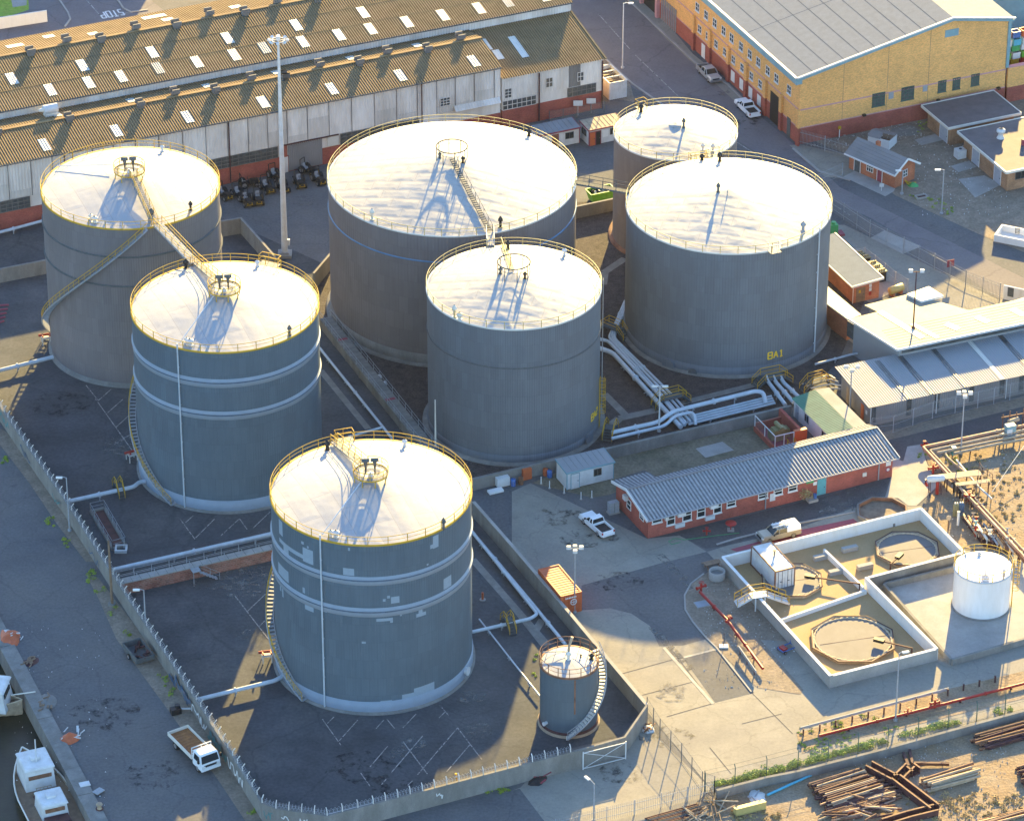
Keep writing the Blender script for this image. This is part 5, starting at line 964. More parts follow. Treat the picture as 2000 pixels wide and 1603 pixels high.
# ------------------------------------------------------------------ walls, fences, walkways
M['chainlink'] = mat_mesh('chainlink', (.38,.39,.38), .14)
def wall(name, label, tops, h, th=.25, m='concrete_wall', cat='wall', cap=None, px=True, z0=0.0, posts=None, wire=False, group=None, joints=3.0):
    P_ = [G(x, y, h) for x, y in tops] if px else tops
    root = thing(name, label, cat, Vector((P_[0].x, P_[0].y, 0)), 0, group)
    off = []
    for i in range(len(P_)):
        a, b, c = P_[max(i-1,0)], P_[i], P_[min(i+1,len(P_)-1)]; d1 = (b-a) if i else (c-b); d2 = (c-b) if i < len(P_)-1 else d1
        n1 = Vector((-d1.y,d1.x,0)).normalized(); n2 = Vector((-d2.y,d2.x,0)).normalized(); n = n1+n2; n = n/max(n.length_squared/2, .6); off.append(n*(th/2)*1.0)
    mb = MB(); n_ = len(P_); vs = []
    for p, o in zip(P_, off): vs += [Vector((p.x+o.x,p.y+o.y,z0)), Vector((p.x-o.x,p.y-o.y,z0)), Vector((p.x-o.x,p.y-o.y,h)), Vector((p.x+o.x,p.y+o.y,h))]
    fs = []
    for i in range(n_-1):
        a, b = i*4, i*4+4
        for k in range(4): fs.append((a+k, a+(k+1)%4, b+(k+1)%4, b+k))
    mb.add(vs, fs+[(3,2,1,0),(n_*4-4,n_*4-3,n_*4-2,n_*4-1)]); mb.build('wall_body', M[m], root)
    if cap:
        mb = MB()
        for a, b in zip(P_, P_[1:]): mb.bar(up(Vector((a.x,a.y,0)),h+.04), up(Vector((b.x,b.y,0)),h+.04), th+.1, .08)
        mb.build('coping', M[cap], root)
    if posts:
        k = 0; wp = []
        for a, b in zip(P_, P_[1:]):
            d = (b-a); L_ = d.length; n = max(1, int(L_/posts)); dn = d.normalized(); inn = Vector((-dn.y, dn.x, 0))
            for i in range(n):
                p = a+d*(i/n); p = Vector((p.x,p.y,h)); mb = MB(); mb.bar(p-Vector((0,0,.3)), up(p,.55), .10); mb.bar(up(p,.5), up(p,.85)+inn*.3, .08); mb.build('wire_post', M['sheet_wall'], root); wp.append(up(p,.3)); k += 1
        if wire:
            mb = MB()
            for z in (0, .25): mb.tube([up(p,z) for p in wp], .015, 4)
            hel = []; rr = random.Random(5)
            for a, b in zip(wp, wp[1:]):
                d = b-a; dn = d.normalized(); s = Vector((-dn.y,dn.x,0))
                for i in range(24): t_ = i/24; hel.append(a+d*t_+s*(.28*cos(t_*2*pi*4))+Vector((0,0,.15+.28*sin(t_*2*pi*4))))
            mb.tube(hel, .018, 4); mb.build('razor_wire', M['galv'], root)
    return root, P_
wA, PA = wall('boundary_wall', 'long graffitied concrete wall with leaning wire posts along the quay road', [(-60,702),(30,838),(126,975),(252,1170),(350,1315),(446,1460),(513,1567)], 2.2, .3, posts=1.35, wire=True)
wB, PB = wall('boundary_wall', 'pale concrete wall with razor wire across the front of the tank yard', [(513,1567),(540,1578),(640,1592),(730,1569),(1016,1493),(1140,1461)], 2.3, .3, posts=1.3, wire=True)
wall('boundary_wall', 'short concrete wall turning the corner by the small rusty tank', [(1140,1461),(1221,1438),(1264,1376)], 2.3, .25)
wD, PD = wall('bund_wall', 'tan concrete bund wall between the front tank and the concrete yard', [(1264,1376),(1192,1291),(1120,1205),(1000,1065),(925,980)], 2.0, .3, cap='concrete_pale')
wE, PE = wall('bund_wall', 'grey concrete bund wall behind the white cabin with a red pipe along it', [(923,936),(1085,898),(1186,876),(1545,792)], 1.5, .3, cap='concrete_wall')
wall('bund_wall', 'L-shaped concrete bund wall in front of the tall white mast', [(380,441),(470,426),(540,505)], 2.3, .3)
wall('bund_wall', 'short sunlit concrete bund wall touching the widest tank on its left', [(612,534),(646,494)], 2.3, .3)
wall('bund_wall', 'plain concrete bund wall beside the far left tank', [(-60,538),(0,526),(92,508)], 2.0, .3)
wall('bund_wall', 'low tan bund wall under the green footbridge', [(1120,404),(1200,387)], 1.8, .35)
# graffiti on the outer faces
mb = MB(); rr = random.Random(4)
def scrib(P0, P1, z0, z1, n, mi, w_=.08):
    d = (P1-P0); L_ = d.length; dn = d.normalized(); nr = Vector((dn.y,-dn.x,0))
    pts = [P0+dn*(L_*(i+rr.random())/n)+nr*.165+Vector((0,0,z0+(z1-z0)*rr.random()-P0.z)) for i in range(n)]
    for a, b in zip(pts, pts[1:]): mb.bar(a, b, .012, w_, mi, nr.cross(Vector((0,0,1))))
for t0, t1, z0, z1, n, mi, w_ in ((.05,.09,.5,1.7,9,0,.25),(.12,.16,.6,1.8,9,2,.3),(.2,.24,.3,1.6,12,0,.2),(.32,.35,.3,1.5,9,2,.2),(.45,.49,.4,1.5,9,0,.16),(.72,.79,.2,2.0,24,0,.5),(.79,.84,.3,1.6,16,1,.16),(.84,.9,.3,1.9,22,2,.4),(.9,.95,.4,1.8,14,1,.2)):
    L_ = [PA[0].lerp(PA[-1], t) for t in (t0, t1)]; scrib(*L_, z0, z1, n, mi, w_)
mb.build('graffiti', [M['graffiti_blue'], M['paint_white'], M['graffiti_teal']], wA)
mb = MB(); 
for a, b, t0, t1, n, mi in ((PB[1],PB[2],.1,.35,12,1),(PB[1],PB[2],.42,.62,12,1),(PB[3],PB[4],.42,.47,9,1),(PB[0],PB[1],.1,.8,10,2)):
    dd = (b-a); nr = Vector((dd.y,-dd.x,0)).normalized(); scrib(a.lerp(b,t0), a.lerp(b,t1), .5, 1.6, n, mi, .10)
mb.build('graffiti', [M['graffiti_blue'], M['paint_white'], M['graffiti_teal']], wB)
# red fire main along the office bund wall
mb = MB(); mb.tube([up(g(10,1390,565),.45), up(g(10,1600,530),.45), up(g(10,1950,455),.45), up(g(11,640,365),.5), up(g(11,1000,285),.5), up(g(11,1590,150),.5)], .09, 6)
t = tag(mb.build('fire_main', M['red_paint']), 'thin red fire main pipe along the foot of the bund wall', 'pipe')
# walkway-topped divider walls
def walk_wall(label, a, b, h, wd, m, cap, railm='galv'):
    d = (b-a); d.z = 0; dn = d.normalized(); s = Vector((-dn.y,dn.x,0)); a = Vector((a.x,a.y,0)); b = Vector((b.x,b.y,0)); root = thing('walkway_wall', label, 'wall', a, 0, 'divider walls with walkways')
    mb = MB(); mb.bar(up(a,h/2-.06), up(b,h/2-.06), wd*.8, h-.12); n = int(d.length/4)
    for i in range(n+1): q = a.lerp(b, i/n); mb.bar(up(q,h/2-.1)-s*wd*.45, up(q,h/2-.1)+s*wd*.45, .35, h-.25)
    mb.build('wall_body', M[m], root); mb = MB(); mb.bar(up(a,h-.05), up(b,h-.05), wd, .12)
    for i in range(int(d.length/1.0)): q = a.lerp(b,(i+.5)/int(d.length/1.0)); mb.bar(up(q,h+.015)-s*wd*.5, up(q,h+.015)+s*wd*.5, .04, .012, 1)
    mb.build('deck', [M[cap], M['galv_dark']], root)
    for sg in (1,-1): mb = MB(); rail_run(mb, [up(a+s*sg*wd*.46,h), up(b+s*sg*wd*.46,h)], 1.0, .03, 2.0); mb.build('handrail', M[railm], root)
    return root, a, b, s
r_, a, b, s = walk_wall('concrete divider wall topped by a railed walkway left of the plain middle tank', G(*Z(6,450,735),1.5), G(*Z(6,1150,1610),1.5), 1.5, 1.6, 'concrete_wall', 'concrete_wall')
for f in (.17, .62): q = a.lerp(b,f); mb = MB(); mb.bar(up(q,1.52)-s*.6, up(q,1.52)+s*.6, .5, .03); mb.build('deck_plate', M['maroon'], r_)
for f in (.45, .5): q = a.lerp(b,f); mb = MB(); mb.bar(up(q,1.25)+s*1.2, up(q,1.25)+s*.7, .5, .3); mb.build('wall_bracket', M['white_metal'], r_)
r_, a, b, s = walk_wall('red brick divider wall with a railed walkway and small steps, left of the front tank', G(*Z(9,770,1190),1.6), G(*Z(9,1790,955),1.6), 1.6, 1.1, 'brick_rough', 'concrete_pale')
q = a.lerp(b,.47)-s*.55; dn = (b-a).normalized(); mb = MB(); mb.bar(up(q-s*.1,1.6), up(q-s*1.1,1.6), 1.0, .06)
for i in range(6): p = q-s*.9+dn*(.5+i*.35); mb.bar(up(p,1.35-i*.24)+s*.35, up(p,1.35-i*.24)-s*.35, .28, .05)
mb.bar(up(q-s*1.0-dn*.4,0), up(q-s*1.0-dn*.4,1.6), .08); rail_run(mb, [up(q-s*1.1-dn*.45,1.6), up(q-s*1.1+dn*.45,1.6), up(q-s*1.3+dn*2.6,.1)], .9, .03, 1); mb.build('steps', M['galv'], r_)
# ---- fences
def fence(name, label, pts, h, kind='mesh', step=2.6, postm='galv', crank=0.0, z0=0.0, px=True, group=None, in_side=1):
    P_ = [G(x,y,z0) for x, y in pts] if px else pts
    root = thing(name, label, 'fence', P_[0], 0, group); body = MB(); rails = MB()
    for a, b in zip(P_, P_[1:]):
        d = b-a; L_ = d.length; n = max(1, round(L_/step)); dn = d.normalized(); s = Vector((-dn.y,dn.x,0))*in_side
        for i in range(n+1):
            if i == n and b is not P_[-1]: continue
            p = a.lerp(b,i/n); mb = MB(); mb.bar(p, up(p,h), .09)
            if crank: mb.bar(up(p,h-.02), up(p,h+.35)+s*crank, .07)
            mb.build('fence_post', M[postm], root)
        if kind == 'mesh':
            body.add([up(a,.05), up(b,.05), up(b,h-.05), up(a,h-.05)], [(0,1,2,3)])
            for z in (.1, h*.5, h-.06): rails.tube([up(a,z), up(b,z)], .018, 4)
            if crank: rails.tube([up(a,h+.3)+s*crank, up(b,h+.3)+s*crank], .015, 4)
        else:
            k = int(L_/.21)
            for i in range(k): p = a.lerp(b,(i+.5)/k); body.bar(up(p,.08), up(p,h-.05), .075, .03, 0)
            for z in (.5, h-.5): rails.bar(up(a,z)+s*.04, up(b,z)+s*.04, .05, .05)
    body.build('mesh_panel' if kind == 'mesh' else 'pales', M['chainlink' if kind == 'mesh' else postm], root); rails.build('rails', M[postm], root); return root
fence('chain_link_fence', 'tall chain link fence dividing the entrance road from the sunlit yard', [Z(15,880,915),Z(15,965,1055),Z(15,1105,1215),Z(15,1240,1400)], 2.5, 'mesh', 2.6, 'galv_dark')
fence('palisade_fence', 'grey palisade fence along the bottom of the entrance road', [(1040,1640),Z(15,440,1640),Z(15,800,1555),Z(15,1145,1465),Z(15,1320,1425)], 1.9, 'pale', 3.0)
fence('palisade_fence', 'grey palisade fence between the yellow building and the gatehouse', [Z(4,530,940),Z(4,700,985),Z(4,880,1040)], 2.4, 'pale', 3.0)
fence('palisade_fence', 'long palisade fence beside the road behind the switch house', [(1622,412),(1698,462),(1764,495),(1885,560),(1952,585)], 2.5, 'pale', 3.0)
fence('chain_link_fence', 'tall mesh fence with cranked posts in front of the workshop lean-to', [Z(8,1005,1500),Z(8,1147,1482),Z(8,1403,1388),Z(8,1697,1320),Z(8,2010,1247)], 2.3, 'mesh', 2.6, 'galv', .25, in_side=-1)
fence('chain_link_fence', 'thin mesh fence behind the transformers by the switch house', [Z(8,890,390),Z(8,960,370),Z(8,1160,530),Z(8,1240,580)], 2.2, 'mesh', 2.2, 'galv')
fence('swing_gate', 'mesh gate across the road beside the gatehouse', [Z(4,655,1215),Z(4,815,1140)], 1.9, 'mesh', 4)
wR, PRw = wall('retaining_wall', 'long concrete retaining wall with weeds above the scrap pipe yard', [Z(15,1335,1395),Z(15,1660,1310),Z(16,530,1270),Z(16,1115,1120),Z(16,1507,1010),Z(16,2060,860)], 1.1, .35, 'concrete_wall')
fence('chain_link_fence', 'mesh fence on dark green posts above the scrap pipe yard', [Z(15,1260,1410),Z(16,120,1365),Z(16,530,1258),Z(16,1115,1112),Z(16,1507,998),Z(16,2060,855)], 2.3, 'mesh', 3.3, 'green_vent', .25)
fence('mesh_gate', 'double mesh gate with dark posts where the yard fence meets the palisade', [Z(15,1255,1400),Z(15,1320,1425)], 2.4, 'mesh', 2, 'galv_dark')
# braced gate panels leaning along the front wall
for lab, pts, h in (('white braced gate frame standing against the front wall',[Z(14,445,1640),Z(14,755,1562)],1.9),('white braced gate panel by the wall corner near the small rusty tank',[Z(15,458,1255),Z(15,735,1185)],2.3)):
    a, b = G(*pts[0]), G(*pts[1]); nrm = Vector(((b-a).y,-(b-a).x,0)).normalized()*.3; a += nrm; b += nrm; t = thing('gate_frame', lab, 'gate', a); mb = MB()
    mb.bar(a, up(a,h), .12); mb.bar(b, up(b,h), .12); mb.build('gate_post', M['white_metal'], t); mb = MB(); mb.bar(up(a,h-.15), up(b,h-.15), .07); mb.bar(up(a,.15), up(b,.15), .07); mb.build('rail', M['white_metal'], t); mb = MB(); mb.bar(up(a,.15), up(b,h-.15), .05); mb.bar(up(a,h-.15), up(b,.15), .05); mb.build('brace', M['white_metal'], t)
# guard rail along the lower path
gr_ = [g(16,545,1030), g(16,987,910), g(16,1510,770)]; t = thing('guard_rail', 'grey crash barrier on black posts above the red pipe', 'barrier', gr_[0])
mb = MB(); 
for a, b in zip(gr_, gr_[1:]): mb.bar(up(a,.72), up(b,.72), .10, .32)
mb.build('beam', M['galv'], t)
for x, y in ((565,1042),(672,1012),(775,985),(883,955),(987,928),(1090,900),(1195,870),(1300,840),(1403,812),(1505,782)): p = g(16,x,y); mb = MB(); mb.bar(p, up(p,.9), .17); mb.build('barrier_post', M['rust_dark'], t)
for i, (x, y) in enumerate(((1607,748),(1710,722),(1812,694))): p = g(16,x,y); mb = MB(); mb.bar(p, up(p,.8), .18); mb.bar(up(p,.8), up(p,.86), .22); tag(mb.build('bollard', M['rust_dark']), 'black steel bollard, %s past the end of the crash barrier' % ('first','second','third')[i], 'bollard', 'bollards past the barrier')
# ---- effluent basins
bas = thing('basin', 'white walled concrete effluent basin in three compartments beside the white tank', 'basin', G(1514,1197))
hb = 1.6; wt = .34
def cap_(pts):
    a, b = [G(x,y,hb) for x, y in pts]; mb = MB(); mb.bar(Vector((a.x,a.y,hb-.02)), Vector((b.x,b.y,hb-.02)), wt+.03, .06); return mb.build('coping', M['white_wall'], bas)
def bw_(pts, h=hb, th=wt, m='white_wall', name='basin_wall', par=bas):
    mb = MB(); P_ = [G(x,y,h) for x, y in pts]
    for a, b in zip(P_, P_[1:]):
        d = (b-a).normalized()*th*.499; A = Vector((a.x,a.y,h/2))-d; B = Vector((b.x,b.y,h/2))+d; mb.bar(A, B, th, h)
    return mb.build(name, M[m], par)
bA, bE, bG, bD, bF, bB, bC = (1412,1087),(1514,1198),(1623,1318),(1694,1126),(1831,1264),(1799,991),(1884,1077)
bw_([bA,bG], hb-.05, wt, 'concrete_pale'); cap_([bA,bG]); bw_([(1414,1086),(1797,991.5)]); bw_([(1800,992),(1882,1075)]); bw_([(1881,1077.5),(1697,1126)], hb-.05, wt, 'concrete_wall'); cap_([(1881,1077.5),(1697,1126)]); bw_([(1693,1127),(1829,1263)]); bw_([(1828,1265.5),(1627,1317)], hb-.05, wt, 'concrete_pale'); cap_([(1828,1265.5),(1627,1317)]); bw_([(1518,1211),(1690,1151)], .6, .30); bw_([(1611,1072),(1686,1144)], .8, .26)
sheet('basin_floor', [G(*p) for p in ((1412,1110),(1514,1221),(1623,1341),(1831,1287),(1694,1149),(1884,1100),(1799,1014))], 'pit_floor', 9)
wp_ = thing('tank_bund', 'low concrete kerb wall round the small white tank', 'wall', G(*Z(12,1090,1210)))
for pts in ([Z(12,1092,1197),Z(16,1525,535)],[Z(16,1540,540),Z(16,2060,390)],[Z(12,1100,1190),Z(12,1570,1075)]): bw_(pts, .8, .3, 'concrete_wall', 'kerb_wall', wp_)
sheet('tank_apron', [g(12,1100,1225), g(16,1520,560), g(16,2300,370), g(12,2300,980), g(12,1600,1085)], 'concrete_pale', 8)
def octagon(label, c, R, r, lw=.4):
    t = thing('settling_tank', label, 'settling tank', c, radians(22), 'octagonal settling tanks'); mb = MB()
    mb.lathe([(R-.2,0),(R-.2,lw),(R,lw),(R,0)], 8, sm=False); mb.build('octagon_wall', M['rust_tan'], t, True)
    mb = MB(); mb.lathe([(R+.02,lw-.04),(R+.10,lw-.02),(R+.10,lw+.06),(R-.02,lw+.06)], 8, sm=False); mb.build('edge_rail', M['rust_dark'], t, True)
    mb = MB(); mb.lathe([(0.01,lw-.1),(r,lw-.12)], 40); mb.build('cover', M['lid_grey'], t, True)
    mb = MB(); mb.tube([(r*1.02*cos(2*pi*i/120), r*1.02*sin(2*pi*i/120), lw-.10) for i in range(120)], [.10+.05*(i % 3 == 0)-.03*(i % 3 == 1) for i in range(120)], 6, closed=True)
    mb.build('edge_bags', M['wood_pale'], t, True); mb = MB(); mb.lathe([(r*1.0,lw-.2),(R-.25,lw-.2)], 24); mb.build('sump_ring', M['pit_floor'], t, True)
    mb = MB(); mb.bar((-r*.9,r*.1,lw-.1),(r*.9,-r*.15,lw-.1), .05, .02); mb.build('cover_seam', M['rust_dark'], t, True); return t
defm('lid_grey', (.15,.138,.13), .8, .15, .6, col2=(.14,.125,.12), amt=.6, scale2=.4)
octagon('largest octagonal tank with sandbagged cover in the lower basin', G(*Z(16,885,430)), 4.85, 4.2)
octagon('octagonal tank half in shadow at the far corner of the basin', G(*Z(12,1240,985)), 3.8, 3.3)
octagon('octagonal tank partly hidden by the white container', G(*Z(12,490,1190)), 3.6, 3.1)
def skim(label, head, tail):
    t = thing('skimmer_arm', label, 'skimmer', head, 0, 'skimmer arms'); d = (tail-head).normalized(); mb = MB(); mb.bar(up(head,.8)-d*.3, up(head,.8)+d*.9, .55, .35); mb.build('pump_head', M['black'], t); mb = MB(); mb.bar(up(head,.8)+d*.9, up(tail,.9), .14, .14); mb.build('arm', M['rust_dark'], t); mb = MB(); mb.bar(tail, up(tail,.95), .15); mb.build('arm_post', M['rust_dark'], t)
skim('black skimmer head on a long arm beside the white container', g(12,590,1185), g(12,930,1240)); skim('black skimmer head over the far corner octagon', g(12,1195,1045), g(12,1130,1110)); skim('black skimmer head at the right side of the largest octagon', g(16,1040,455), g(16,1270,515))
for i, (x, y, l) in enumerate(((865,985,'concrete block against the basin divider, right of it'),(680,1040,'concrete block nearest the white wall behind the container'),(780,1135,'concrete block between the container octagon and the divider'),(965,1100,'sunlit concrete block near the far octagon'))):
    t = thing('concrete_block', l, 'block', g(12,x,y), radians(22), 'concrete blocks in the basin'); mb = MB(); mb.box(-.95,.95,-.3,.3,.08,.62); mb.build('beam', M['concrete_pale'], t, True); mb = MB(); mb.box(-.8,-.5,-.28,.28,0,.08); mb.box(.5,.8,-.28,.28,0,.08); mb.build('foot', M['concrete_pale'], t, True)
# small octagonal sump by the office
c = G(*Z(12,1080,740)); t = thing('sump', 'rusty open octagonal sump beside the office forecourt', 'sump', c, radians(20)); mb = MB(); mb.lathe([(2.9,-.05),(2.9,.5),(3.2,.5),(3.2,0)], 8, sm=False); mb.build('sump_wall', M['concrete_wall'], t, True); mb = MB(); mb.lathe([(.01,.06),(2.9,.06)], 8); mb.build('sump_floor', M['rubble_brown'], t, True); mb = MB(); mb.lathe([(2.85,.1),(2.85,.5),(2.92,.54),(3.0,.52)], 8, sm=False); mb.build('rusty_lip', M['rust'], t, True)
# white stile over the basin wall
q = G(*Z(12,270,1270), 1.7); t = thing('stile', 'white step stile with yellow rails over the basin wall', 'steps', Vector((q.x,q.y,0)), radians(15)); mb = MB(); mb.box(-.9,.9,-.6,.6,1.68,1.78); mb.build('platform', M['white_metal'], t, True)
for sg, L_ in ((-1,1.7),(1,2.7)):
    mb = MB(); mb.bar((sg*.9,-.55,1.7),(sg*(.9+L_),-.55,.2 if sg>0 else .9), .08,.25); mb.bar((sg*.9,.55,1.7),(sg*(.9+L_),.55,.2 if sg>0 else .9), .08,.25)
    for i in range(6): f=(i+.5)/6; mb.box(sg*(.9+L_*f)-.16, sg*(.9+L_*f)+.16, -.55,.55, 1.7-(1.5 if sg>0 else .8)*f-.03, 1.7-(1.5 if sg>0 else .8)*f)
    mb.build('flight', M['white_metal'], t, True)
mb = MB()
for y in (-.6,.6): rail_run(mb, [(-2.6,y,.95),(-.9,y,1.75),(.9,y,1.75),(3.5,y,.3)], 1.0, .04, .9)
mb.build('handrail', M['yellow_rail'], t, True); mb = MB(); mb.bar((-.5,-.7,0),(-.5,-.7,1.7),.12); mb.bar((.6,-.7,0),(.6,-.7,1.7),.12); mb.build('leg', M['white_metal'], t, True)
# sunken inspection pit in the left bund with railings
a = [g(9,x,y) for x, y in ((590,740),(680,720),(820,960),(735,985))]; t = thing('inspection_pit', 'long railed brown inspection pit in the left tank yard', 'pit', a[0]); mb = MB(); mb.poly([up(p,.075) for p in a]); mb.build('pit_floor', M['rust_dark'], t)
mb = MB()
for i in range(4): mb.bar(up(a[i],.16), up(a[(i+1)%4],.16), .3, .32)
mb.build('pit_kerb', M['concrete_wall'], t); mb = MB()
for i in range(4): rail_run(mb, [up(a[i],.3), up(a[(i+1)%4],.3)], 1.0, .03, 1.5)
mb.build('railing', M['galv'], t); p = g(9,790,985); mb = MB(); mb.box(p.x-.7,p.x+.7,p.y-.7,p.y-.5,0,.4); mb.box(p.x-.7,p.x+.7,p.y+.5,p.y+.7,0,.4); mb.box(p.x-.7,p.x-.5,p.y-.5,p.y+.5,0,.4); mb.box(p.x+.5,p.x+.7,p.y-.5,p.y+.5,0,.4); mb.build('manhole_frame', M['white_metal'], t)
# concrete trough at the far right, stone trough
p = g(4,1935,1560); t = thing('water_trough', 'pale open concrete trough beside the road at the right edge', 'trough', p, radians(-24)); mb = MB()
for b_ in ((-2.3,2.3,-1.6,-1.35),(-2.3,2.3,1.35,1.6),(-2.3,-2.05,-1.35,1.35),(2.05,2.3,-1.35,1.35)): mb.box(*b_,0,1.1)
mb.box(-2.05,2.05,-1.35,1.35,0,.25); mb.build('basin', M['plaster_white'], t, True); mb = MB(); mb.bar((-.3,1.32,.3),(-.3,1.32,1.2),.06); mb.bar((.2,1.32,.3),(.2,1.32,1.2),.06)
for i in range(4): mb.bar((-.3,1.32,.4+i*.22),(.2,1.32,.4+i*.22),.05)
mb.build('ladder', M['galv_dark'], t, True); mb = MB(); mb.box(-2.35,2.35,-1.65,1.65,0,.12); mb.build('footing', M['concrete_wall'], t, True)
p = g(3,1510,1410); t = thing('planter', 'rough concrete planter box beside the bund wall', 'planter', p, radians(20)); mb = MB(); mb.box(-.9,.9,-.5,-.4,0,.7); mb.box(-.9,.9,.4,.5,0,.7); mb.box(-.9,-.8,-.4,.4,0,.7); mb.box(.8,.9,-.4,.4,0,.7); mb.build('box', M['concrete_wall'], t, True); mb = MB(); mb.box(-.8,.8,-.4,.4,.1,.5); mb.build('soil', M['dirt'], t, True)
# transformer enclosure
T0 = g(12,375,345); t = thing('transformer_enclosure', 'red walled transformer pen with white mesh screens beside the green roof', 'enclosure', T0, radians(24))
mb = MB(); mb.box(0,.2,0,5.5,0,.75); mb.box(.2,2.7,0,.2,0,.75); mb.box(3.6,4.0,.2,6,0,2.0); mb.box(.2,3.6,5.3,5.5,0,1.2); mb.build('pen_wall', M['brick_red'], t, True)
mb = MB(); mb.add([(0.1,.1,.75),(0.1,5.4,.75),(0.1,5.4,2.2),(0.1,.1,2.2),(2.6,.1,.75),(2.6,.1,2.2)], [(0,1,2,3),(0,4,5,3)]); mb.build('mesh_screen', M['chainlink2'] if 'chainlink2' in M else M['chainlink'], t, True)
mb = MB()
for p_ in ((.1,.1),(.1,2.8),(.1,5.4),(1.3,.1),(2.6,.1)): mb.bar((*p_,.7),(*p_,2.25),.1)
mb.bar((.1,.1,2.2),(.1,5.4,2.2),.09); mb.bar((.1,.1,2.2),(2.6,.1,2.2),.09); mb.build('screen_frame', M['white_metal'], t, True)
mb = MB(); mb.box(2.75,4.4,.1,.6,0,2.2); mb.build('red_door', M['orange_paint'], t, True); mb = MB(); rail_run(mb, [(1.7,-1.2,0),(1.7,0,.6)], .9,.04,.6); rail_run(mb, [(2.6,-1.2,0),(2.6,0,.6)], .9,.04,.6); mb.build('step_rail', M['yellow_rail'], t, True)
mb = MB(); mb.box(.2,3.6,.2,5.3,.02,.1); mb.build('pen_floor', M['maroon'], t, True)
tr = thing('transformer', 'olive transformer with radiator fins inside the red pen', 'transformer', T0+Matrix.Rotation(radians(24),3,'Z') @ Vector((1.9,2.6,.1)), radians(24))
mb = MB(); mb.box(-.8,.8,-.6,.6,0,1.5); mb.build('tank', M['trafo_olive'], tr, True); mb = MB()
for i in range(6): mb.box(-1.25,-.8,-.5+i*.18,-.42+i*.18,.25,1.35); mb.box(.8,1.25,-.5+i*.18,-.42+i*.18,.25,1.35)
mb.build('radiator', M['trafo_olive'], tr, True); mb = MB(); mb.tube([(0,-.9,1.75),(0,.9,1.75)], .28, 10); mb.bar((0,-.4,1.45),(0,-.4,1.75),.15); mb.bar((0,.5,1.45),(0,.5,1.75),.15); mb.build('conservator', M['trafo_olive'], tr, True)
# ------------------------------------------------------------------ lamps and masts
def lamp(label, base, top, heads=1, m='galv', h=None, z0=0.0, r=.11, arm=1.1, ang=0.0, flood=False):
    b = G(*base, z0); H = h or HT(b, top[1]); t = thing('lamp_post', label, 'lamp post', b, ang, 'lamp posts'); mb = MB(); mb.tube([(0,0,0),(0,0,H-z0*0)], [r, r*.6], 8); mb.build('pole', M[m], t, True)
    mb = MB(); mb.cyl((0,0,0), r*2.2, 0, .25, 8); mb.build('base', M[m], t, True)
    if flood:
        mb = MB(); mb.bar((-.7,0,H-.1),(.7,0,H-.1), .08); mb.bar((0,-.5,H-.3),(0,.5,H-.3), .08); mb.build('cross_arm', M[m], t, True)
        for x, y, z in ((-.7,0,H),(.7,0,H),(0,-.5,H-.2),(0,.5,H-.2))[:heads]:
            mb = MB(); mb.box(x-.22,x+.22,y-.16,y+.16,z-.08,z+.24); mb.box(x-.26,x+.26,y-.2,y-.16,z-.12,z+.28); mb.build('floodlight', M['white_metal'], t, True)
    else:
        for k in range(heads):
            a = k*2*pi/heads; u = Vector((cos(a), sin(a), 0)); mb = MB(); mb.tube([Vector((0,0,H-.05)), Vector((0,0,H))+u*arm*.5+Vector((0,0,.08)), Vector((0,0,H))+u*arm], .05, 6); mb.build('arm', M[m], t, True)
            mb = MB(); c_ = Vector((0,0,H))+u*(arm+.25); mb.bar(c_-u*.4, c_+u*.35, .3, .16); mb.bar(c_-u*.3-Vector((0,0,.09)), c_+u*.25-Vector((0,0,.09)), .2, .04); mb.build('lantern', M['lamp_glass'], t, True)
    return t
b = G(556, 500); H = HT(b, 72); t = thing('light_mast', 'very tall white high mast light in front of the warehouse', 'light mast', b)
mb = MB(); mb.tube([(0,0,.6),(0,0,H*.4),(0,0,H-.6)], [.42,.32,.15], 14); mb.build('mast', M['white_metal'], t, True); mb = MB(); mb.box(-.9,.9,-.9,.9,0,.45); mb.box(-.6,.6,-.6,.6,.45,.65); mb.build('base', M['concrete_pale'], t, True); mb = MB(); mb.box(.4,.7,-.2,.2,1.6,2.4); mb.build('control_box', M['white_metal'], t, True)
mb = MB(); mb.tube(arc((0,0), .8, 0, 2*pi, 20, H-.5)[:-1], .07, 6, closed=True); mb.bar((-.8,0,H-.5),(.8,0,H-.5),.08); mb.bar((0,-.8,H-.5),(0,.8,H-.5),.08); mb.cyl((0,0,0), .28, H-.5, H+.1, 10); mb.build('crown_ring', M['white_metal'], t, True)
for k in range(8): a = k*pi/4; p = Vector((1.0*cos(a), 1.0*sin(a), H-.5)); mb = MB(); mb.bar(p-Vector((0,0,.1)), p+Vector((.3*cos(a),.3*sin(a),.12)), .36, .3); mb.build('floodlight', M['white_metal'], t, True)
lamp('tall street lamp with a white lantern beside the road behind the warehouse', Z(3,717,445), Z(3,715,22), 1, 'white_metal', arm=.8)
lamp('grey yard light with four floodlights by the orange container', Z(11,408,1385), Z(11,405,965), 4, 'galv', flood=True)
lamp('grey lamp post in front of the lowest basin wall', Z(16,1165,945), Z(16,1190,505), 1, 'galv', arm=.5, ang=.3)
lamp('pale lamp post standing among the silver pipelines', Z(7,957,1475), Z(7,968,1180), 2, 'white_metal', arm=.4)
lamp('floodlight pole between green roof and workshop lean-to', Z(8,865,1345), Z(8,878,1055), 3, 'galv', flood=True)
lamp('brown pole with floodlights rising through the cream workshop roof', Z(8,1278,800), Z(8,1292,560), 2, 'rust_dark', z0=5.05, h=8.0, flood=True)
lamp('tall lamp post inside the orange pipe rack', Z(12,1588,350), Z(8,1618,1225), 4, 'galv', flood=True)
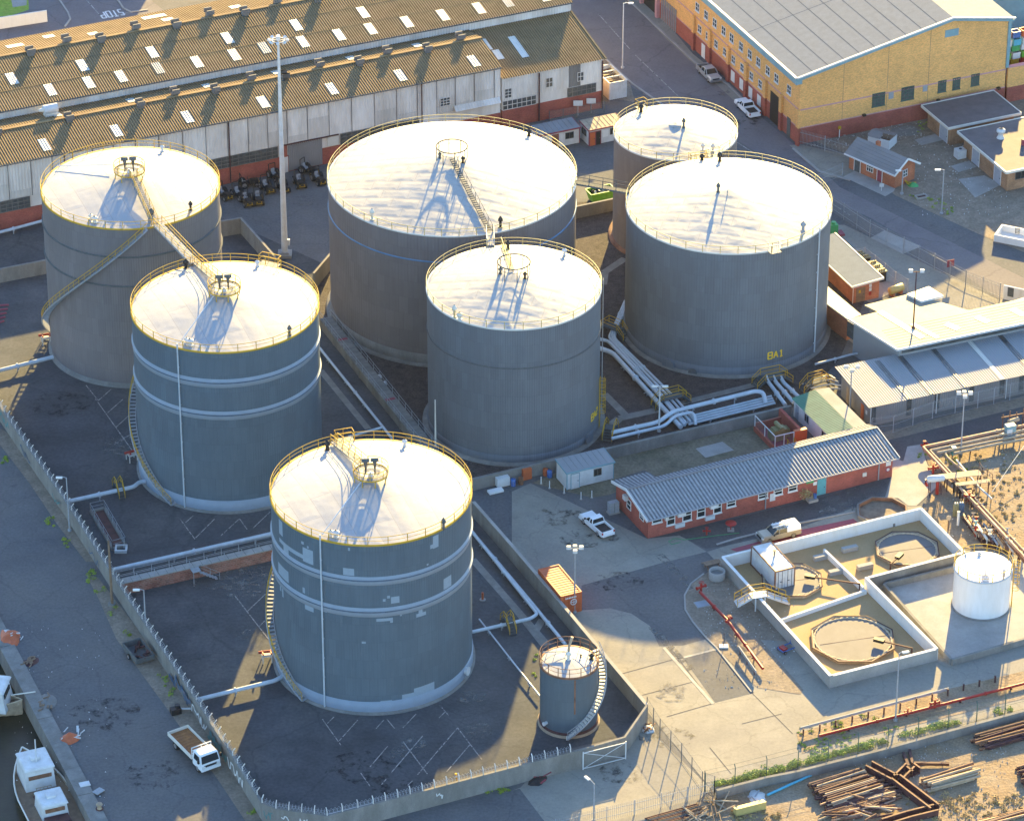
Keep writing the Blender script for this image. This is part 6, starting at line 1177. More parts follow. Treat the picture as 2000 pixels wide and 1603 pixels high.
lamp('street lamp behind the top of the graffitied wall, beside the pit', Z(9,455,860), Z(9,443,510), 1, 'galv', arm=.6, ang=pi)
lamp('lower street lamp behind the graffitied wall, nearer the truck', Z(9,955,1560), Z(9,945,1240), 1, 'galv', arm=.6, ang=pi)
lamp('grey lamp on the rough ground beside the brown brick stores', Z(4,1460,1390), Z(4,1466,1105), 1, 'galv', arm=.6, ang=pi)
lamp('white street lamp at the bottom edge by the palisade fence', Z(15,536,1600), Z(15,535,1395), 1, 'galv', arm=1.0, ang=2.2, h=4.8)
lamp('short grey lamp bracket post at the gatehouse corner', Z(4,1202,1262), Z(4,1200,1110), 1, 'galv', arm=.4, ang=pi)
p = g(9,732,1345); H = HT(p, Z(9,706,920)[1]); t = thing('utility_pole', 'weathered wooden pole outside the graffitied wall', 'pole', p); mb = MB(); mb.tube([(0,0,0),(0,0,H)], [.16,.12], 8); mb.build('pole', M['wood'], t, True); mb = MB(); mb.cyl((0,0,0), .45, 0, .35, 10); mb.build('base', M['concrete_wall'], t, True)
p = g(6,1170,1640); t = thing('lightning_pole', 'thin pale pole behind the roof of the front tank', 'pole', p); mb = MB(); mb.tube([(0,0,0),(0,0,HT(p,Z(6,1170,1270)[1]))], [.13,.07], 8); mb.build('pole', M['cream_metal'], t, True); mb = MB(); mb.cyl((0,0,0), .3, 0, .3, 8); mb.build('base', M['concrete_wall'], t, True)
# ------------------------------------------------------------------ pipelines
def pipe(label, pts, r, m='pipe_silver', ground=False, bend=.8, step=5.0, group=None, sup='galv', flange=True):
    pts = [Vector(p) for p in pts]; t = thing('pipeline', label, 'pipe', (pts[0].x, pts[0].y, 0), 0, group); mb = MB(); path = rnd_path(pts, bend); mb.tube(path, r, 9)
    if flange:
        for a, b in zip(pts, pts[1:]):
            if (b-a).length > 4: q = a.lerp(b,.5); d = (b-a).normalized(); mb.tube([q-d*.09, q+d*.09], r*1.45, 9)
    mb.build('pipe', M[m], t); acc = 0
    for a, b in zip(pts, pts[1:]):
        L_ = (b-a).length; n = int(L_/step)
        for i in range(n):
            q = a.lerp(b,(i+.5)/n); mb = MB(); mb.bar(Vector((q.x,q.y,.03)), Vector((q.x,q.y,q.z-r*.6)), .14); dd = (b-a).normalized(); s = Vector((-dd.y,dd.x,0))*(r+.12); w_ = Vector((q.x,q.y,q.z-r)); mb.bar(w_-s, w_+s, .12); mb.build('pipe_support', M[sup], t)
    return t
GP = 'silver pipelines among the tanks'
def pz(k, z, *a): return [g(k, x, y, z) for x, y in a]
pipe('thick silver pipe running from the plain middle tank down to the pipe crossing', pz(7,.8,(560,930),(655,962),(955,1290),(1100,1445)), .30, group=GP)
pipe('silver pipe leaving the plain middle tank just above the thick one', pz(7,.8,(560,872),(625,885),(985,1265),(1125,1432)), .22, group=GP)
for i in range(3): o = 18*i; pipe('silver pipe %s in the bundle bending past tank BA1' % ('innermost','in the middle','outermost')[i], [g(7,735+o*.3,625+o*1.3,.8), g(7,664+o*.5,790+o*.2,.8), g(7,628+o,862+o*.1,.8), g(7,1000+o*1.5,1262-o*.4,.8), g(7,1135+o*1.6,1420-o*.5,.8)], .17, group=GP)
pipe('large raised silver expansion loop pipe in front of tank BA1', pz(7,1.0,(650,1482),(960,1412))+pz(7,1.6,(1040,1345),(1585,1210),(1635,1218))+pz(7,.6,(1652,1290)), .27, group=GP, bend=1.1)
pipe('smaller silver loop pipe with a hooked end by the bund wall', pz(7,.8,(650,1520),(995,1438))+pz(7,1.4,(1060,1372),(1165,1348),(1192,1372))+pz(7,.6,(1195,1430)), .21, group=GP, bend=.7)
for i in range(4): o = i*19; pipe('straight silver pipe, %s of four along the bund wall' % ('farthest','second farthest','second nearest','nearest')[i], pz(7,.55,(1120+o*.5,1385+o*.75),(1690+o*.4,1243+o*.8)), .15, group=GP, flange=False)
for i in range(3): o = i*48; pipe('short silver valve pipe, %s of three below tank BA1' % ('left','middle','right')[i], pz(7,.9,(1655+o,1115+o*.05),(1668+o,1150),(1780+o*1.1,1300-o*.35)), .24, group=GP, bend=.4)
pipe('silver pipe crossing from the graffitied wall to the front tank', pz(13,.8,(1275,815),(1790,688))+pz(13,.6,(1850,655)), .24, group=GP, bend=.4)
pipe('silver pipe crossing from the graffitied wall to the two banded tank', pz(9,.8,(425,672),(870,572),(905,542))+pz(9,.7,(945,535)), .25, group=GP, bend=.4)
pipe('silver pipe at the left edge running to the far left tank base', pz(5,.8,(-120,1112),(345,995)), .26, group=GP)
pipe('pale pipe along the wall behind the far left tank', pz(5,.8,(-120,215),(290,105)), .2, group=GP)
pipe('long silver pipe beside the red brick divider wall', pz(9,.9,(735,1112),(1790,872)), .26, group=GP, step=4)
pipe('silver pipe turning a square corner right of the front tank', pz(10,.7,(1400,850),(1835,1395),(1790,1425),(1410,1512)), .2, group=GP, bend=.5)
pipe('long straight silver pipe passing the small rusty tank', pz(10,.6,(1330,770),(1790,1315))+pz(15,.6,(350,450)), .2, group=GP)
pipe('thin silver pipe running across the front tank yard to the small tank', pz(14,.5,(1455,285),(1850,785)), .09, group=GP, flange=False)
pipe('silver pipe left of the railed walkway wall', pz(6,.6,(415,935),(885,1520)), .17, group=GP)
pipe('short pale pipe joining the walkway wall behind the front tank', pz(10,.6,(600,245),(830,180)), .15, group=GP, flange=False)
pipe('kerb pipe behind the switch house near the triangle of sun', pz(8,.6,(640,1035),(900,965),(1010,958)), .14, group=GP)
for i in range(4): o = i*26; pipe('tangled service pipe, number %s from the tank, beside the lean-to' % ('one','two','three','four')[i], pz(8,.7+.2*(i%2),(560+o,1165+o*.5),(730+o*.4,1105+o*1.1),(770+o,1130+o*.9)), .1+.03*(i%2), 'galv' if i%2 else 'cream_metal', group='service pipes by the lean-to', bend=.3)
# crossings with yellow rails
def crossing(label, p, rz, L_=2.6, wd=1.2, h=1.2):
    t = thing('step_over', label, 'step-over', p, rz, 'pipe step-overs'); mb = MB(); mb.box(-L_/2,L_/2,-wd/2,wd/2,h-.08,h); mb.build('platform', M['galv_dark'], t, True)
    mb = MB()
    for sg in (-1,1):
        for i in range(4): x = sg*(L_/2+.15+i*.28); z = h-(i+1)*h/5; mb.box(x-.15,x+.15,-wd/2,wd/2,z-.04,z)
        for y in (-wd/2,wd/2): mb.bar((sg*L_/2,y,h-.05),(sg*(L_/2+1.2),y,.05),.06,.18)
    mb.build('steps', M['galv_dark'], t, True); mb = MB()
    for y in (-wd/2,wd/2): rail_run(mb, [(-L_/2-1.1,y,.1),(-L_/2,y,h),(L_/2,y,h),(L_/2+1.1,y,.1)], .95, .045, 1.3)
    mb.build('handrail', M['yellow_rail'], t, True); return t
crossing('grey step-over with yellow rails where the pipe bundle meets the loop pipes', g(7,1035,1300), radians(25)); crossing('dark step-over with yellow rails high between the middle tank and tank BA1', g(7,655,845), radians(-40), 2.2); crossing('large valve platform with yellow rails at the foot of tank BA1', g(7,1695,1165), radians(22), 2.6, 1.6, 1.1); crossing('step-over with yellow rails at the foot of the plain middle tank', g(7,640,1500), radians(75), 1.2); crossing('step-over with orange rails behind the green roof', g(8,650,1195), radians(25), 2.0)
t = crossing('pale steel steps over the pipe near the inspection pit', g(9,775,615), radians(110), .9, .7); t = crossing('pale steel steps over the cornering pipe right of the front tank', g(10,1645,1490), radians(110), .9, .8)
# fire monitors and red mains
def valve_set(label, p, s=1.0, m='red_paint', rz=0.0):
    t = thing('fire_valve', label, 'valve', p, rz, 'red fire valves'); mb = MB(); mb.cyl((0,0,0), .13*s, 0, 1.1*s, 10); mb.tube([(-.5*s,0,.7*s),(.5*s,0,.7*s)], .13*s, 10); mb.tube([(-.5*s,0,.7*s),(-.58*s,0,.7*s)], .2*s, 10); mb.tube([(.5*s,0,.7*s),(.58*s,0,.7*s)], .2*s, 10); mb.build('body', M[m], t, True); mb = MB(); mb.tube(arc((0,0), .25*s, 0, 2*pi, 12, 1.25*s)[:-1], .04*s, 5, closed=True); mb.bar((-.25*s,0,1.25*s),(.25*s,0,1.25*s), .04); mb.bar((0,0,1.1*s),(0,0,1.27*s), .06); mb.build('handwheel', M[m], t, True); return t
pipe('long red pipe lying across the gravel island', pz(11,.6,(1225,1250),(1410,1440))+pz(15,.6,(1410,300),(1635,605)), .17, 'red_paint', step=4, sup='rust_dark')
valve_set('red valve at the top end of the gravel island pipe', g(11,1232,1255), 1.1, rz=.6); valve_set('red valve halfway along the gravel island pipe', g(15,1412,318), .9, rz=.9)
p0, p1 = g(15,1475,500), g(15,1590,665); t = thing('steel_barrier', 'grey steel guard plate beside the lower end of the red pipe', 'barrier', p0); mb = MB(); mb.bar(up(p0,.75), up(p1,.75), .1, .35); mb.build('plate', M['galv'], t)
for f in (.1,.5,.9): q = p0.lerp(p1,f); mb = MB(); mb.bar(q, up(q,.75), .12); mb.build('leg', M['rust_dark'], t)
pipe('long red pipe running below the crash barrier to the right edge', pz(16,.4,(670,1042),(1420,850),(2080,680)), .16, 'red_paint', step=5, sup='rust_dark'); valve_set('red valve on the long pipe below the crash barrier', g(16,1420,862), 1.0, rz=.3); valve_set('smaller red valve left of the lamp post on the long pipe', g(16,1245,905), .7, rz=.3)
def foam(label, p, rz):
    t = thing('fire_monitor', label, 'fire monitor', p, rz, 'red fire monitors'); mb = MB(); mb.bar((-.5,-.5,0),(-.5,-.5,1.1),.1); mb.bar((.5,-.5,0),(.5,-.5,1.1),.1); mb.bar((-.5,.5,0),(-.5,.5,1.1),.1); mb.bar((.5,.5,0),(.5,.5,1.1),.1); mb.box(-.55,.55,-.55,.55,.9,1.0); mb.build('stand', M['cream_metal'], t, True); mb = MB(); mb.tube([(-.9,0,1.25),(.9,0,1.25)], .16, 8); mb.tube([(-.5,0,1.25),(-.5,-.9,1.5)], .1, 8); mb.tube([(.4,0,1.25),(.4,-.9,1.5)], .1, 8); mb.build('red_head', M['red_paint'], t, True); return t
foam('red fire monitor in the strip of sun beside the front tank', g(13,1740,560), .2); foam('red fire monitor left of the banded tank stairs', g(9,860,400), .5); foam('red fire monitor at the foot of the far left tank', g(5,300,905), .3)
for i in range(5): pipe('red pipe end, %s in the rack at the left edge' % ('lowest','second','third','fourth','highest')[i], pz(5,.4+.0*i,(-60,790-i*32),(25+8*i,760-i*26)), .13, 'maroon', group='red pipes at the left edge', flange=False, step=3)
t = thing('bollard', 'orange bollard on a pale foot right of the front tank', 'bollard', g(10,1477,1305)); mb = MB(); mb.cyl((0,0,0), .13, 0, 1.0, 10); mb.build('post', M['orange_paint'], t, True); mb = MB(); mb.cyl((0,0,0), .35, 0, .12, 12); mb.build('foot', M['concrete_pale'], t, True)
t = thing('bollard', 'yellow bollard inside the front wall in the sunlight', 'bollard', g(14,1305,1335)); mb = MB(); mb.cyl((0,0,0), .13, 0, .9, 10); mb.build('post', M['yellow_rail'], t, True); mb = MB(); mb.cyl((0,0,0), .14, .5, .7, 10); mb.build('band', M['white_metal'], t, True)
# ------------------------------------------------------------------ containers and cabins
def container(label, O, rz, L_, m, frame, vent=True, logo=False):
    t = thing('shipping_container', label, 'container', O, rz, 'shipping containers'); W_, H_ = 2.44, 2.6
    mb = MB(); mb.corr((-W_/2,0.03,.15),(W_/2,0.03,.15),(W_/2,0.03,H_-.1),(-W_/2,0.03,H_-.1), .6, .0); mb.box(-W_/2+.06,W_/2-.06,.06,L_-.06,.15,H_-.06)
    mb.corr((-W_/2+.02,L_,.2),(-W_/2+.02,0,.2),(-W_/2+.02,0,H_-.08),(-W_/2+.02,L_,H_-.08), .28, .025); mb.corr((W_/2-.02,0,.2),(W_/2-.02,L_,.2),(W_/2-.02,L_,H_-.08),(W_/2-.02,0,H_-.08), .28, .025); mb.corr((-W_/2,0.05,H_-.03),(-W_/2,L_,H_-.03),(W_/2,L_,H_-.03),(W_/2,.05,H_-.03), .45 if not vent else .9, .02 if vent else .035)
    mb.build('body', M[m], t, True); mb = MB()
    for x in (-W_/2,W_/2):
        for y in (0,L_): mb.bar((x,y,0),(x,y,H_+.02),.15)
        mb.bar((x,0,H_-.02),(x,L_,H_-.02),.12); mb.bar((x,0,.12),(x,L_,.12),.14)
    for y in (0,L_): mb.bar((-W_/2,y,H_-.03),(W_/2,y,H_-.03),.13); mb.bar((-W_/2,y,.1),(W_/2,y,.1),.15)
    mb.build('frame', M[frame], t, True)
    for sg in (-1,1):
        mb = MB(); mb.box(min(0.03*sg,sg*1.15),max(.03*sg,sg*1.15),-.045,.0,.22,H_-.14); d_ = mb.build('door', M[m], t, True); mb = MB()
        for x in (.35*sg,.85*sg): mb.tube([(x,-.09,.2),(x,-.09,H_-.15)], .03, 6)
        mb.box(min(.3*sg,.6*sg),max(.3*sg,.6*sg),-.11,-.06,1.05,1.12); mb.build('lock_bar', M['galv_dark' if not logo else frame], d_, True)
    if vent: mb = MB(); mb.cyl((.3,3.2,0), .13, H_, H_+.5, 10); mb.cyl((.3,3.2,0), .2, H_+.5, H_+.62, 10); mb.build('roof_vent', M['rust_tan'], t, True)
    if logo:
        mb = MB(); mb.tube([(.25+.36*cos(a*pi/10),-.13,1.55+.36*sin(a*pi/10)) for a in range(20)], .05, 5, closed=True); mb.bar((-.05,-.13,1.55),(.55,-.13,1.55),.02,.08); mb.bar((.25,-.13,1.2),(.25,-.13,1.9),.08,.02); mb.build('emblem', M['paint_white'], t, True)
        mb = MB()
        for i in range(7): x = -.75+i*.2; mb.box(x,x+.13,-.135,-.125,2.12,2.3)
        mb.build('stencil_text', M['paint_white'], t, True)
    return t
OC = g(11,450,1375); u = Vector((cos(radians(24)),sin(radians(24)),0)); container('orange shipping container beside the bund wall, half in sunlight', OC-u*1.22+Vector((0,0,0)), radians(24), 6.06, 'orange_paint', 'orange_paint', False, True)
WC = g(12,378,1247); container('white rust framed shipping container standing inside the basin', WC+u*1.22+Vector((0,0,.06)), radians(24), 5.9, 'white_metal', 'rust', True)
def cabin(label, O, rz, w_, d_, h, roofm, trim, wins, doors, wallm='white_metal', slope=.25, sidewin=None, doorm='white_metal', notice=None):
    t = thing('portable_cabin', label, 'cabin', O, rz, 'portable cabins'); mb = MB(); mb.box(0,w_,0,d_,.12,h); mb.build('wall', M[wallm], t, True); mb = MB(); z0, z1 = h+.02, h+slope
    mb.add([(-.12,-.15,z0),(w_+.12,-.15,z0),(w_+.12,d_+.12,z1),(-.12,d_+.12,z1),(-.12,-.15,z0-.14),(w_+.12,-.15,z0-.14),(w_+.12,d_+.12,z1-.14),(-.12,d_+.12,z1-.14)], [(0,1,2,3),(7,6,5,4),(0,4,5,1),(1,5,6,2),(2,6,7,3),(3,7,4,0)])
    for i in range(1,8): x = w_*i/8; mb.bar((x,-.14,z0+.02),(x,d_+.1,z1+.02),.05,.04)
    mb.build('roof', M[roofm], t, True); mb = MB(); mb.bar((-.14,-.17,z0-.06),(w_+.14,-.17,z0-.06),.05,.2); mb.bar((-.14,-.17,z0-.06),(-.14,d_+.12,z1-.06),.05,.2); mb.bar((w_+.14,-.17,z0-.06),(w_+.14,d_+.12,z1-.06),.05,.2)
    for x in (0,w_): mb.bar((x,-.01,.1),(x,-.01,h),.09)
    mb.build('trim', M[trim], t, True); W_ = Wall((0,0,0),(1,0,0))
    for a0, a1, z0_, z1_ in wins: window(t, W_, a0, a1, z0_, z1_, 2, 1, 'galv_dark', 'glass', .06)
    for a0, a1, dm in doors: door(t, W_, a0, a1, 2.05, dm, trim if trim != 'cream_metal' else 'plaster_white')
    if sidewin: W2 = Wall((0,d_,0),(0,-1,0)); window(t, W2, *sidewin, 2, 1, 'galv_dark', 'glass', .06)
    if notice: panel(t, 'notice', W_, *notice, 0, .03, 'blue_paint' if False else 'plaster_white')
    mb = MB()
    for x in (.2, w_-.2):
        for y in (.2, d_-.2): mb.box(x-.15,x+.15,y-.15,y+.15,0,.12)
    mb.build('foot_block', M['concrete_wall'], t, True); return t
cabin('white portable cabin with grey roof and teal trim beside the bund wall', g(11,358,592), radians(24.5), 6.05, 2.9, 2.45, 'shed_roof_low', 'teal_trim', [(3.5,4.45,1.1,2.0)], [(.55,1.55,'white_metal')])
cabin('white cabin with blue grey roof and red trim next to the widest tank', g(3,437,935)-u*6.0, radians(24.5), 6.0, 2.6, 2.5, 'galv_roof', 'maroon', [(3.9,5.1,1.1,2.0)], [(2.0,2.8,'rust')])
cabin('white cabin with orange door and rusty tan roof left of the smallest roofed tank', g(3,498,955), radians(24.5), 5.2, 2.7, 2.5, 'rust_tan', 'maroon', [(3.2,4.3,1.2,2.1)], [(.15,.95,'orange_paint'),(1.0,1.75,'black')], sidewin=(.6,1.9,1.2,2.1), notice=(2.1,2.9,1.0,2.0))
# white open cage stack, tarp tent, skip
O = g(3,745,635); t = thing('open_container', 'white open topped container full of timber at the annexe corner', 'container', O, radians(24)); mb = MB(); mb.box(-2.7,-2.6,0,5.5,.1,2.7); mb.box(-.1,0,0,5.5,.1,2.7); mb.corr((-2.6,0.0,.1),(-.1,0.0,.1),(-.1,0.0,2.7),(-2.6,0.0,2.7), .28, .05); mb.box(-2.6,-.1,5.4,5.5,.1,2.7); mb.box(-2.6,-.1,.1,5.4,.1,.2); mb.build('body', M['white_metal'], t, True); mb = MB()
for y in (0,1.8,3.6,5.5): mb.bar((-2.7,y,2.7),(0,y,2.7),.12)
mb.bar((-2.7,0,2.7),(-2.7,5.5,2.7),.14); mb.bar((0,0,2.7),(0,5.5,2.7),.14); mb.build('top_frame', M['white_metal'], t, True); mb = MB(); rr = random.Random(2)
for i in range(9): y = .4+i*.55; mb.bar((-2.5,y,2.1+.3*rr.random()),(-.2,y+rr.uniform(-.3,.3),2.1+.3*rr.random()),.25,.1)
mb.build('timber_load', M['wood'], t, True)
O = g(2,1690,815); t = thing('tarp_tent', 'maroon rounded tarpaulin cover behind the widest tank', 'tent', O, radians(24)); mb = MB(); n = 12; vs = [(1.6*cos(pi*i/n), y, 1.9*sin(pi*i/n)+.02) for y in (0,3.2) for i in range(n+1)]; mb.add(vs, [(i,i+1,n+2+i,n+1+i) for i in range(n)], 0, True); mb.add(vs[:n+1], [tuple(range(n,-1,-1))]); mb.add(vs[n+1:], [tuple(range(n+1))]); mb.build('cover', M['maroon'], t, True); mb = MB(); mb.tube([(1.63*cos(pi*i/n),-.02,1.93*sin(pi*i/n)) for i in range(n+1)], .05, 5); mb.build('hoop', M['galv'], t, True)
O = g(3,575,1300); t = thing('skip_bin', 'lime green skip full of waste under the green footbridge', 'skip', O, radians(24)); mb = MB(); vs = [(-1.4,-.8,.1),(1.4,-.8,.1),(1.4,.8,.1),(-1.4,.8,.1),(-1.8,-.95,1.5),(1.8,-.95,1.5),(1.8,.95,1.5),(-1.8,.95,1.5)]; mb.add(vs, [(3,2,1,0),(0,1,5,4),(1,2,6,5),(2,3,7,6),(3,0,4,7)]); mb.build('bin', M['lime_bin'], t, True); mb = MB()
for a, b in ((4,5),(5,6),(6,7),(7,4)): mb.bar(vs[a], vs[b], .12)
mb.build('rim', M['lime_bin'], t, True); mb = MB(); rr = random.Random(8)
for i in range(16): x, y = rr.uniform(-1.2,1.2), rr.uniform(-.6,.6); mb.bar((x,y,1.0),(x+rr.uniform(-.6,.6),y+rr.uniform(-.3,.3),1.3+rr.random()*.4),.3,.2, rr.randrange(2))
mb.build('waste', [M['black'], M['white_metal']], t, True)
fence('mesh_fence', 'dark mesh fence with two white signs against the warehouse annexe', [Z(3,240,800),Z(3,420,770),Z(3,600,735)], 1.8, 'mesh', 2.5, 'galv_dark')
for x, y in ((427,752),(512,737)): p = g(3,x,y); mb = MB(); mb.bar(p, up(p,2.0), .06); mb.box(p.x-.65,p.x+.65,p.y-.08,p.y-.04,1.5,2.3); tag(mb.build('sign_board', M['white_metal']), 'white sign board, %s of two on the annexe fence' % ('left' if x < 500 else 'right'), 'sign', 'white signs on the annexe fence')
# ------------------------------------------------------------------ vehicles
def frust(mb, x0, x1, w0, z0, x2, x3, w1, z1, mi=0):
    vs = [(x0,-w0,z0),(x1,-w0,z0),(x1,w0,z0),(x0,w0,z0),(x2,-w1,z1),(x3,-w1,z1),(x3,w1,z1),(x2,w1,z1)]
    mb.add(vs, [(3,2,1,0),(4,5,6,7),(0,1,5,4),(1,2,6,5),(2,3,7,6),(3,0,4,7)], mi)
def wheel(t, x, y, r, w_=.24):
    mb = MB(); sg = 1 if y > 0 else -1; mb.tube([(x,y-w_/2,r),(x,y+w_/2,r)], r, 16); q = mb.build('wheel', M['rubber'], t, True); mb = MB(); mb.tube([(x,y+sg*(w_/2-.02),r),(x,y+sg*(w_/2+.02),r)], r*.58, 12); mb.build('rim', M['chrome_grey'], q, True)
def pickup(label, c, rz, m='white_car', double=False, cap=False, roofrack=False, bedm='black', seat='glass'):
    t = thing('pickup_truck', label, 'pickup truck', c, rz, 'pickup trucks'); mb = MB(); w_ = .88; ce = -.35 if not double else -.75
    frust(mb, -2.5, 2.45, w_, .38, -2.52, 2.5, w_, .62); frust(mb, ce, 2.5, w_, .62, ce, 2.42, w_-.03, .90); frust(mb, 1.15, 2.42, w_-.03, .90, 1.2, 2.25, w_-.14, 1.04)   # sill, cab sides, bonnet
    frust(mb, ce, 1.25, w_-.03, .90, ce+.02, 1.2, w_-.04, 1.0)
    for sg in (-1,1): mb.box(-2.5, ce, sg*w_-(.08 if sg>0 else 0), sg*w_+(0 if sg>0 else .08), .62, 1.02)
    mb.box(-2.52,-2.44,-w_+.08,w_-.08,.62,1.0)
    frust(mb, ce+.10, .55, w_-.16, 1.50, ce+.14, .50, w_-.2, 1.56)   # roof skin
    for sg in (-1,1):
        for xa, xb in ((ce+.02,ce+.10),(1.15,.55),(.30,.22)): mb.bar((xa,sg*(w_-.05),1.0),(xb,sg*(w_-.17),1.51),.09)
    mb.build('body', M[m], t, True)
    mb = MB(); frust(mb, ce+.05, 1.12, w_-.07, 1.0, ce+.14, .52, w_-.185, 1.50); mb.build('cab_glass', M[seat], t, True)
    mb = MB(); mb.box(-2.44, ce-.01, -w_+.08, w_-.08, .64, .70) if not cap else frust(mb, -2.5, ce+.05, w_, 1.02, -2.45, ce, w_-.08, 1.62)
    mb.build('load_bed' if not cap else 'canopy', M[bedm], t, True)
    for sg in (-1,1):
        mb = MB(); mb.box(2.28,2.47,sg*.72-.15,sg*.72+.15,.72,.9); mb.build('headlight', M['lamp_glass'], t, True); mb = MB(); mb.box(-2.55,-2.5,sg*.78-.09,sg*.78+.09,.68,.98); mb.build('tail_light', M['tail_red'], t, True); mb = MB(); mb.box(.95,1.1,sg*(w_+.1)-.1,sg*(w_+.1)+.1,1.02,1.2); mb.build('wing_mirror', M['black'], t, True)
        for x in (-1.55,1.55): wheel(t, x, sg*.76, .36)
    mb = MB(); bm_ = M['chrome_grey' if m != 'white_car' else 'white_car']; mb.box(2.42,2.6,-.86,.86,.36,.62); mb.build('bumper', bm_, t, True); mb = MB(); mb.box(-2.66,-2.52,-.8,.8,.4,.58); mb.build('bumper', bm_, t, True); mb = MB(); mb.box(2.48,2.53,-.5,.5,.66,.84); mb.build('grille', M['black'], t, True); mb = MB(); mb.box(-2.7,-2.66,-.25,.25,.44,.56); mb.build('number_plate', M['plaster_white'], t, True)
    if double: mb = MB(); mb.bar((-.9,-.7,1.0),(-.9,-.7,1.6),.07); mb.bar((-.9,.7,1.0),(-.9,.7,1.6),.07); mb.bar((-.9,-.7,1.6),(-.9,.7,1.6),.07); mb.build('roll_bar', M['chrome_grey'], t, True)
    if roofrack:
        mb = MB()
        for x in (-.5,0,.45): mb.bar((x,-.7,1.66),(x,.7,1.66),.06)
        mb.tube([(-1.2,.3,1.75),(.9,.3,1.75)], .1, 6); mb.bar((-1.0,-.2,1.75),(.8,-.2,1.75),.35,.12); mb.build('roof_rack', M['white_metal'], t, True)
    return t
pickup('silver double cab pickup parked along the yellow building', g(3,1278,500), radians(-68), 'silver_car', True)
pickup('white pickup parked by the gateway of the yellow building', g(3,1530,725), radians(112), 'white_car')
pickup('white pickup with open dark bed parked on the concrete yard', g(11,552,838), radians(121), 'white_car', seat='glass')
pickup('dusty tan pickup with white canopy parked below the office', g(12,400,895), radians(204), 'tan_car', True, True, True, 'white_car')
# flatbed truck at the quay
c = g(13,1270,1180); t = thing('flatbed_truck', 'white cab flatbed truck with rusty empty bed beside the graffitied wall', 'truck', c, radians(-57)); mb = MB(); frust(mb, 1.55, 3.25, 1.05, .55, 1.55, 3.2, 1.05, 1.3); frust(mb, 1.55, 3.2, 1.05, 1.3, 1.62, 2.95, .95, 2.15); frust(mb, 1.62, 2.95, .95, 2.15, 1.75, 2.8, .85, 2.25); mb.build('cab', M['white_car'], t, True)
mb = MB(); mb.add([(3.215,-.95,1.34),(3.215,.95,1.34),(2.985,.86,2.08),(2.985,-.86,2.08)], [(0,1,2,3)]); mb.add([(3.0,-1.062,1.34),(1.8,-1.062,1.34),(1.85,-.985,2.0),(2.75,-.985,2.0)], [(0,1,2,3)]); mb.add([(3.0,1.062,1.34),(1.8,1.062,1.34),(1.85,.985,2.0),(2.75,.985,2.0)], [(3,2,1,0)]); mb.build('windscreen', M['glass'], t, True)
mb = MB(); mb.box(-3.2,1.4,-1.1,1.1,.95,1.1)
for i in range(10): mb.box(-3.1+i*.45,-2.8+i*.45,-1.02,1.02,1.1,1.13)
mb.build('load_bed', M['rust_bed'], t, True); mb = MB(); mb.box(-3.2,1.4,-1.14,-1.08,1.0,1.45); mb.box(-3.2,1.4,1.08,1.14,1.0,1.45); mb.box(-3.26,-3.2,-1.14,1.14,1.0,1.45); mb.box(1.4,1.46,-1.14,1.14,1.0,1.45); mb.build('drop_side', M['cream_metal'], t, True)
mb = MB()
for y in (-1.05,0,1.05): mb.bar((1.46,y,1.4),(1.46,y,2.35),.08)
for z in (1.7,2.0,2.35): mb.bar((1.46,-1.1,z),(1.46,1.1,z),.08)
mb.build('head_board', M['white_metal'], t, True); mb = MB(); mb.box(-3.2,3.1,-.4,.4,.5,.8); mb.build('chassis', M['black'], t, True); mb = MB(); mb.box(3.18,3.34,-1.05,1.05,.5,.8); mb.build('bumper', M['white_car'], t, True); mb = MB(); mb.box(3.21,3.27,-.7,.7,.88,1.1); mb.build('grille', M['black'], t, True)
for sg in (-1,1):
    for x in (-2.0,2.4): wheel(t, x, sg*.88, .45, .32)
    mb = MB(); mb.box(3.25,3.36,sg*.78-.16,sg*.78+.16,.86,1.06); mb.build('headlight', M['lamp_glass'], t, True); mb = MB(); mb.box(2.95,3.15,sg*1.25-.07,sg*1.25+.07,1.5,1.9); mb.build('wing_mirror', M['black'], t, True)
for k_ in t.children_recursive:
    for v_ in k_.data.vertices: v_.co = (v_.co.x*1.1, v_.co.y*1.1, v_.co.z*1.05)
# black yard machines lined up by the warehouse
def machine():
    t = thing('yard_tractor', '', 'tractor', (0,0,0), 0, 'black machines along the warehouse'); mb = MB(); frust(mb, .1, 1.3, .42, .45, .15, 1.2, .34, 1.0); mb.box(-1.2,.2,-.55,.55,.4,.6); mb.build('hull', M['black'], t, True)
    for x, y, r in ((-.8,.62,.55),(-.8,-.62,.55),(.9,.55,.36),(.9,-.55,.36)): wheel(t, x, y, r, .3)
    mb = MB(); frust(mb, -.9, -.35, .28, .6, -.9, -.45, .26, .8); frust(mb, -.95, -.8, .28, .8, -1.0, -.9, .24, 1.25); mb.build('seat', M['galv'], t, True); mb = MB(); mb.bar((-1.1,-.5,.6),(-1.15,-.5,1.9),.08); mb.bar((-1.1,.5,.6),(-1.15,.5,1.9),.08); mb.bar((-1.15,-.5,1.9),(-1.15,.5,1.9),.08); mb.build('roll_bar', M['black'], t, True)
    mb = MB(); mb.tube([(.0,0,.95),(-.2,0,1.25)], .03, 5); mb.tube([(-.2+.17*cos(a*pi/5)*.4,.17*sin(a*pi/5),1.25+.17*cos(a*pi/5)) for a in range(10)], .025, 5, closed=True); mb.build('steering_wheel', M['black'], t, True); mb = MB(); mb.box(1.3,1.4,-.36,-.24,.62,.74); mb.box(1.3,1.4,.24,.36,.62,.74); mb.box(1.28,1.34,-.42,.42,.42,.48); mb.build('front_light', M['yellow_rail'], t, True); return t
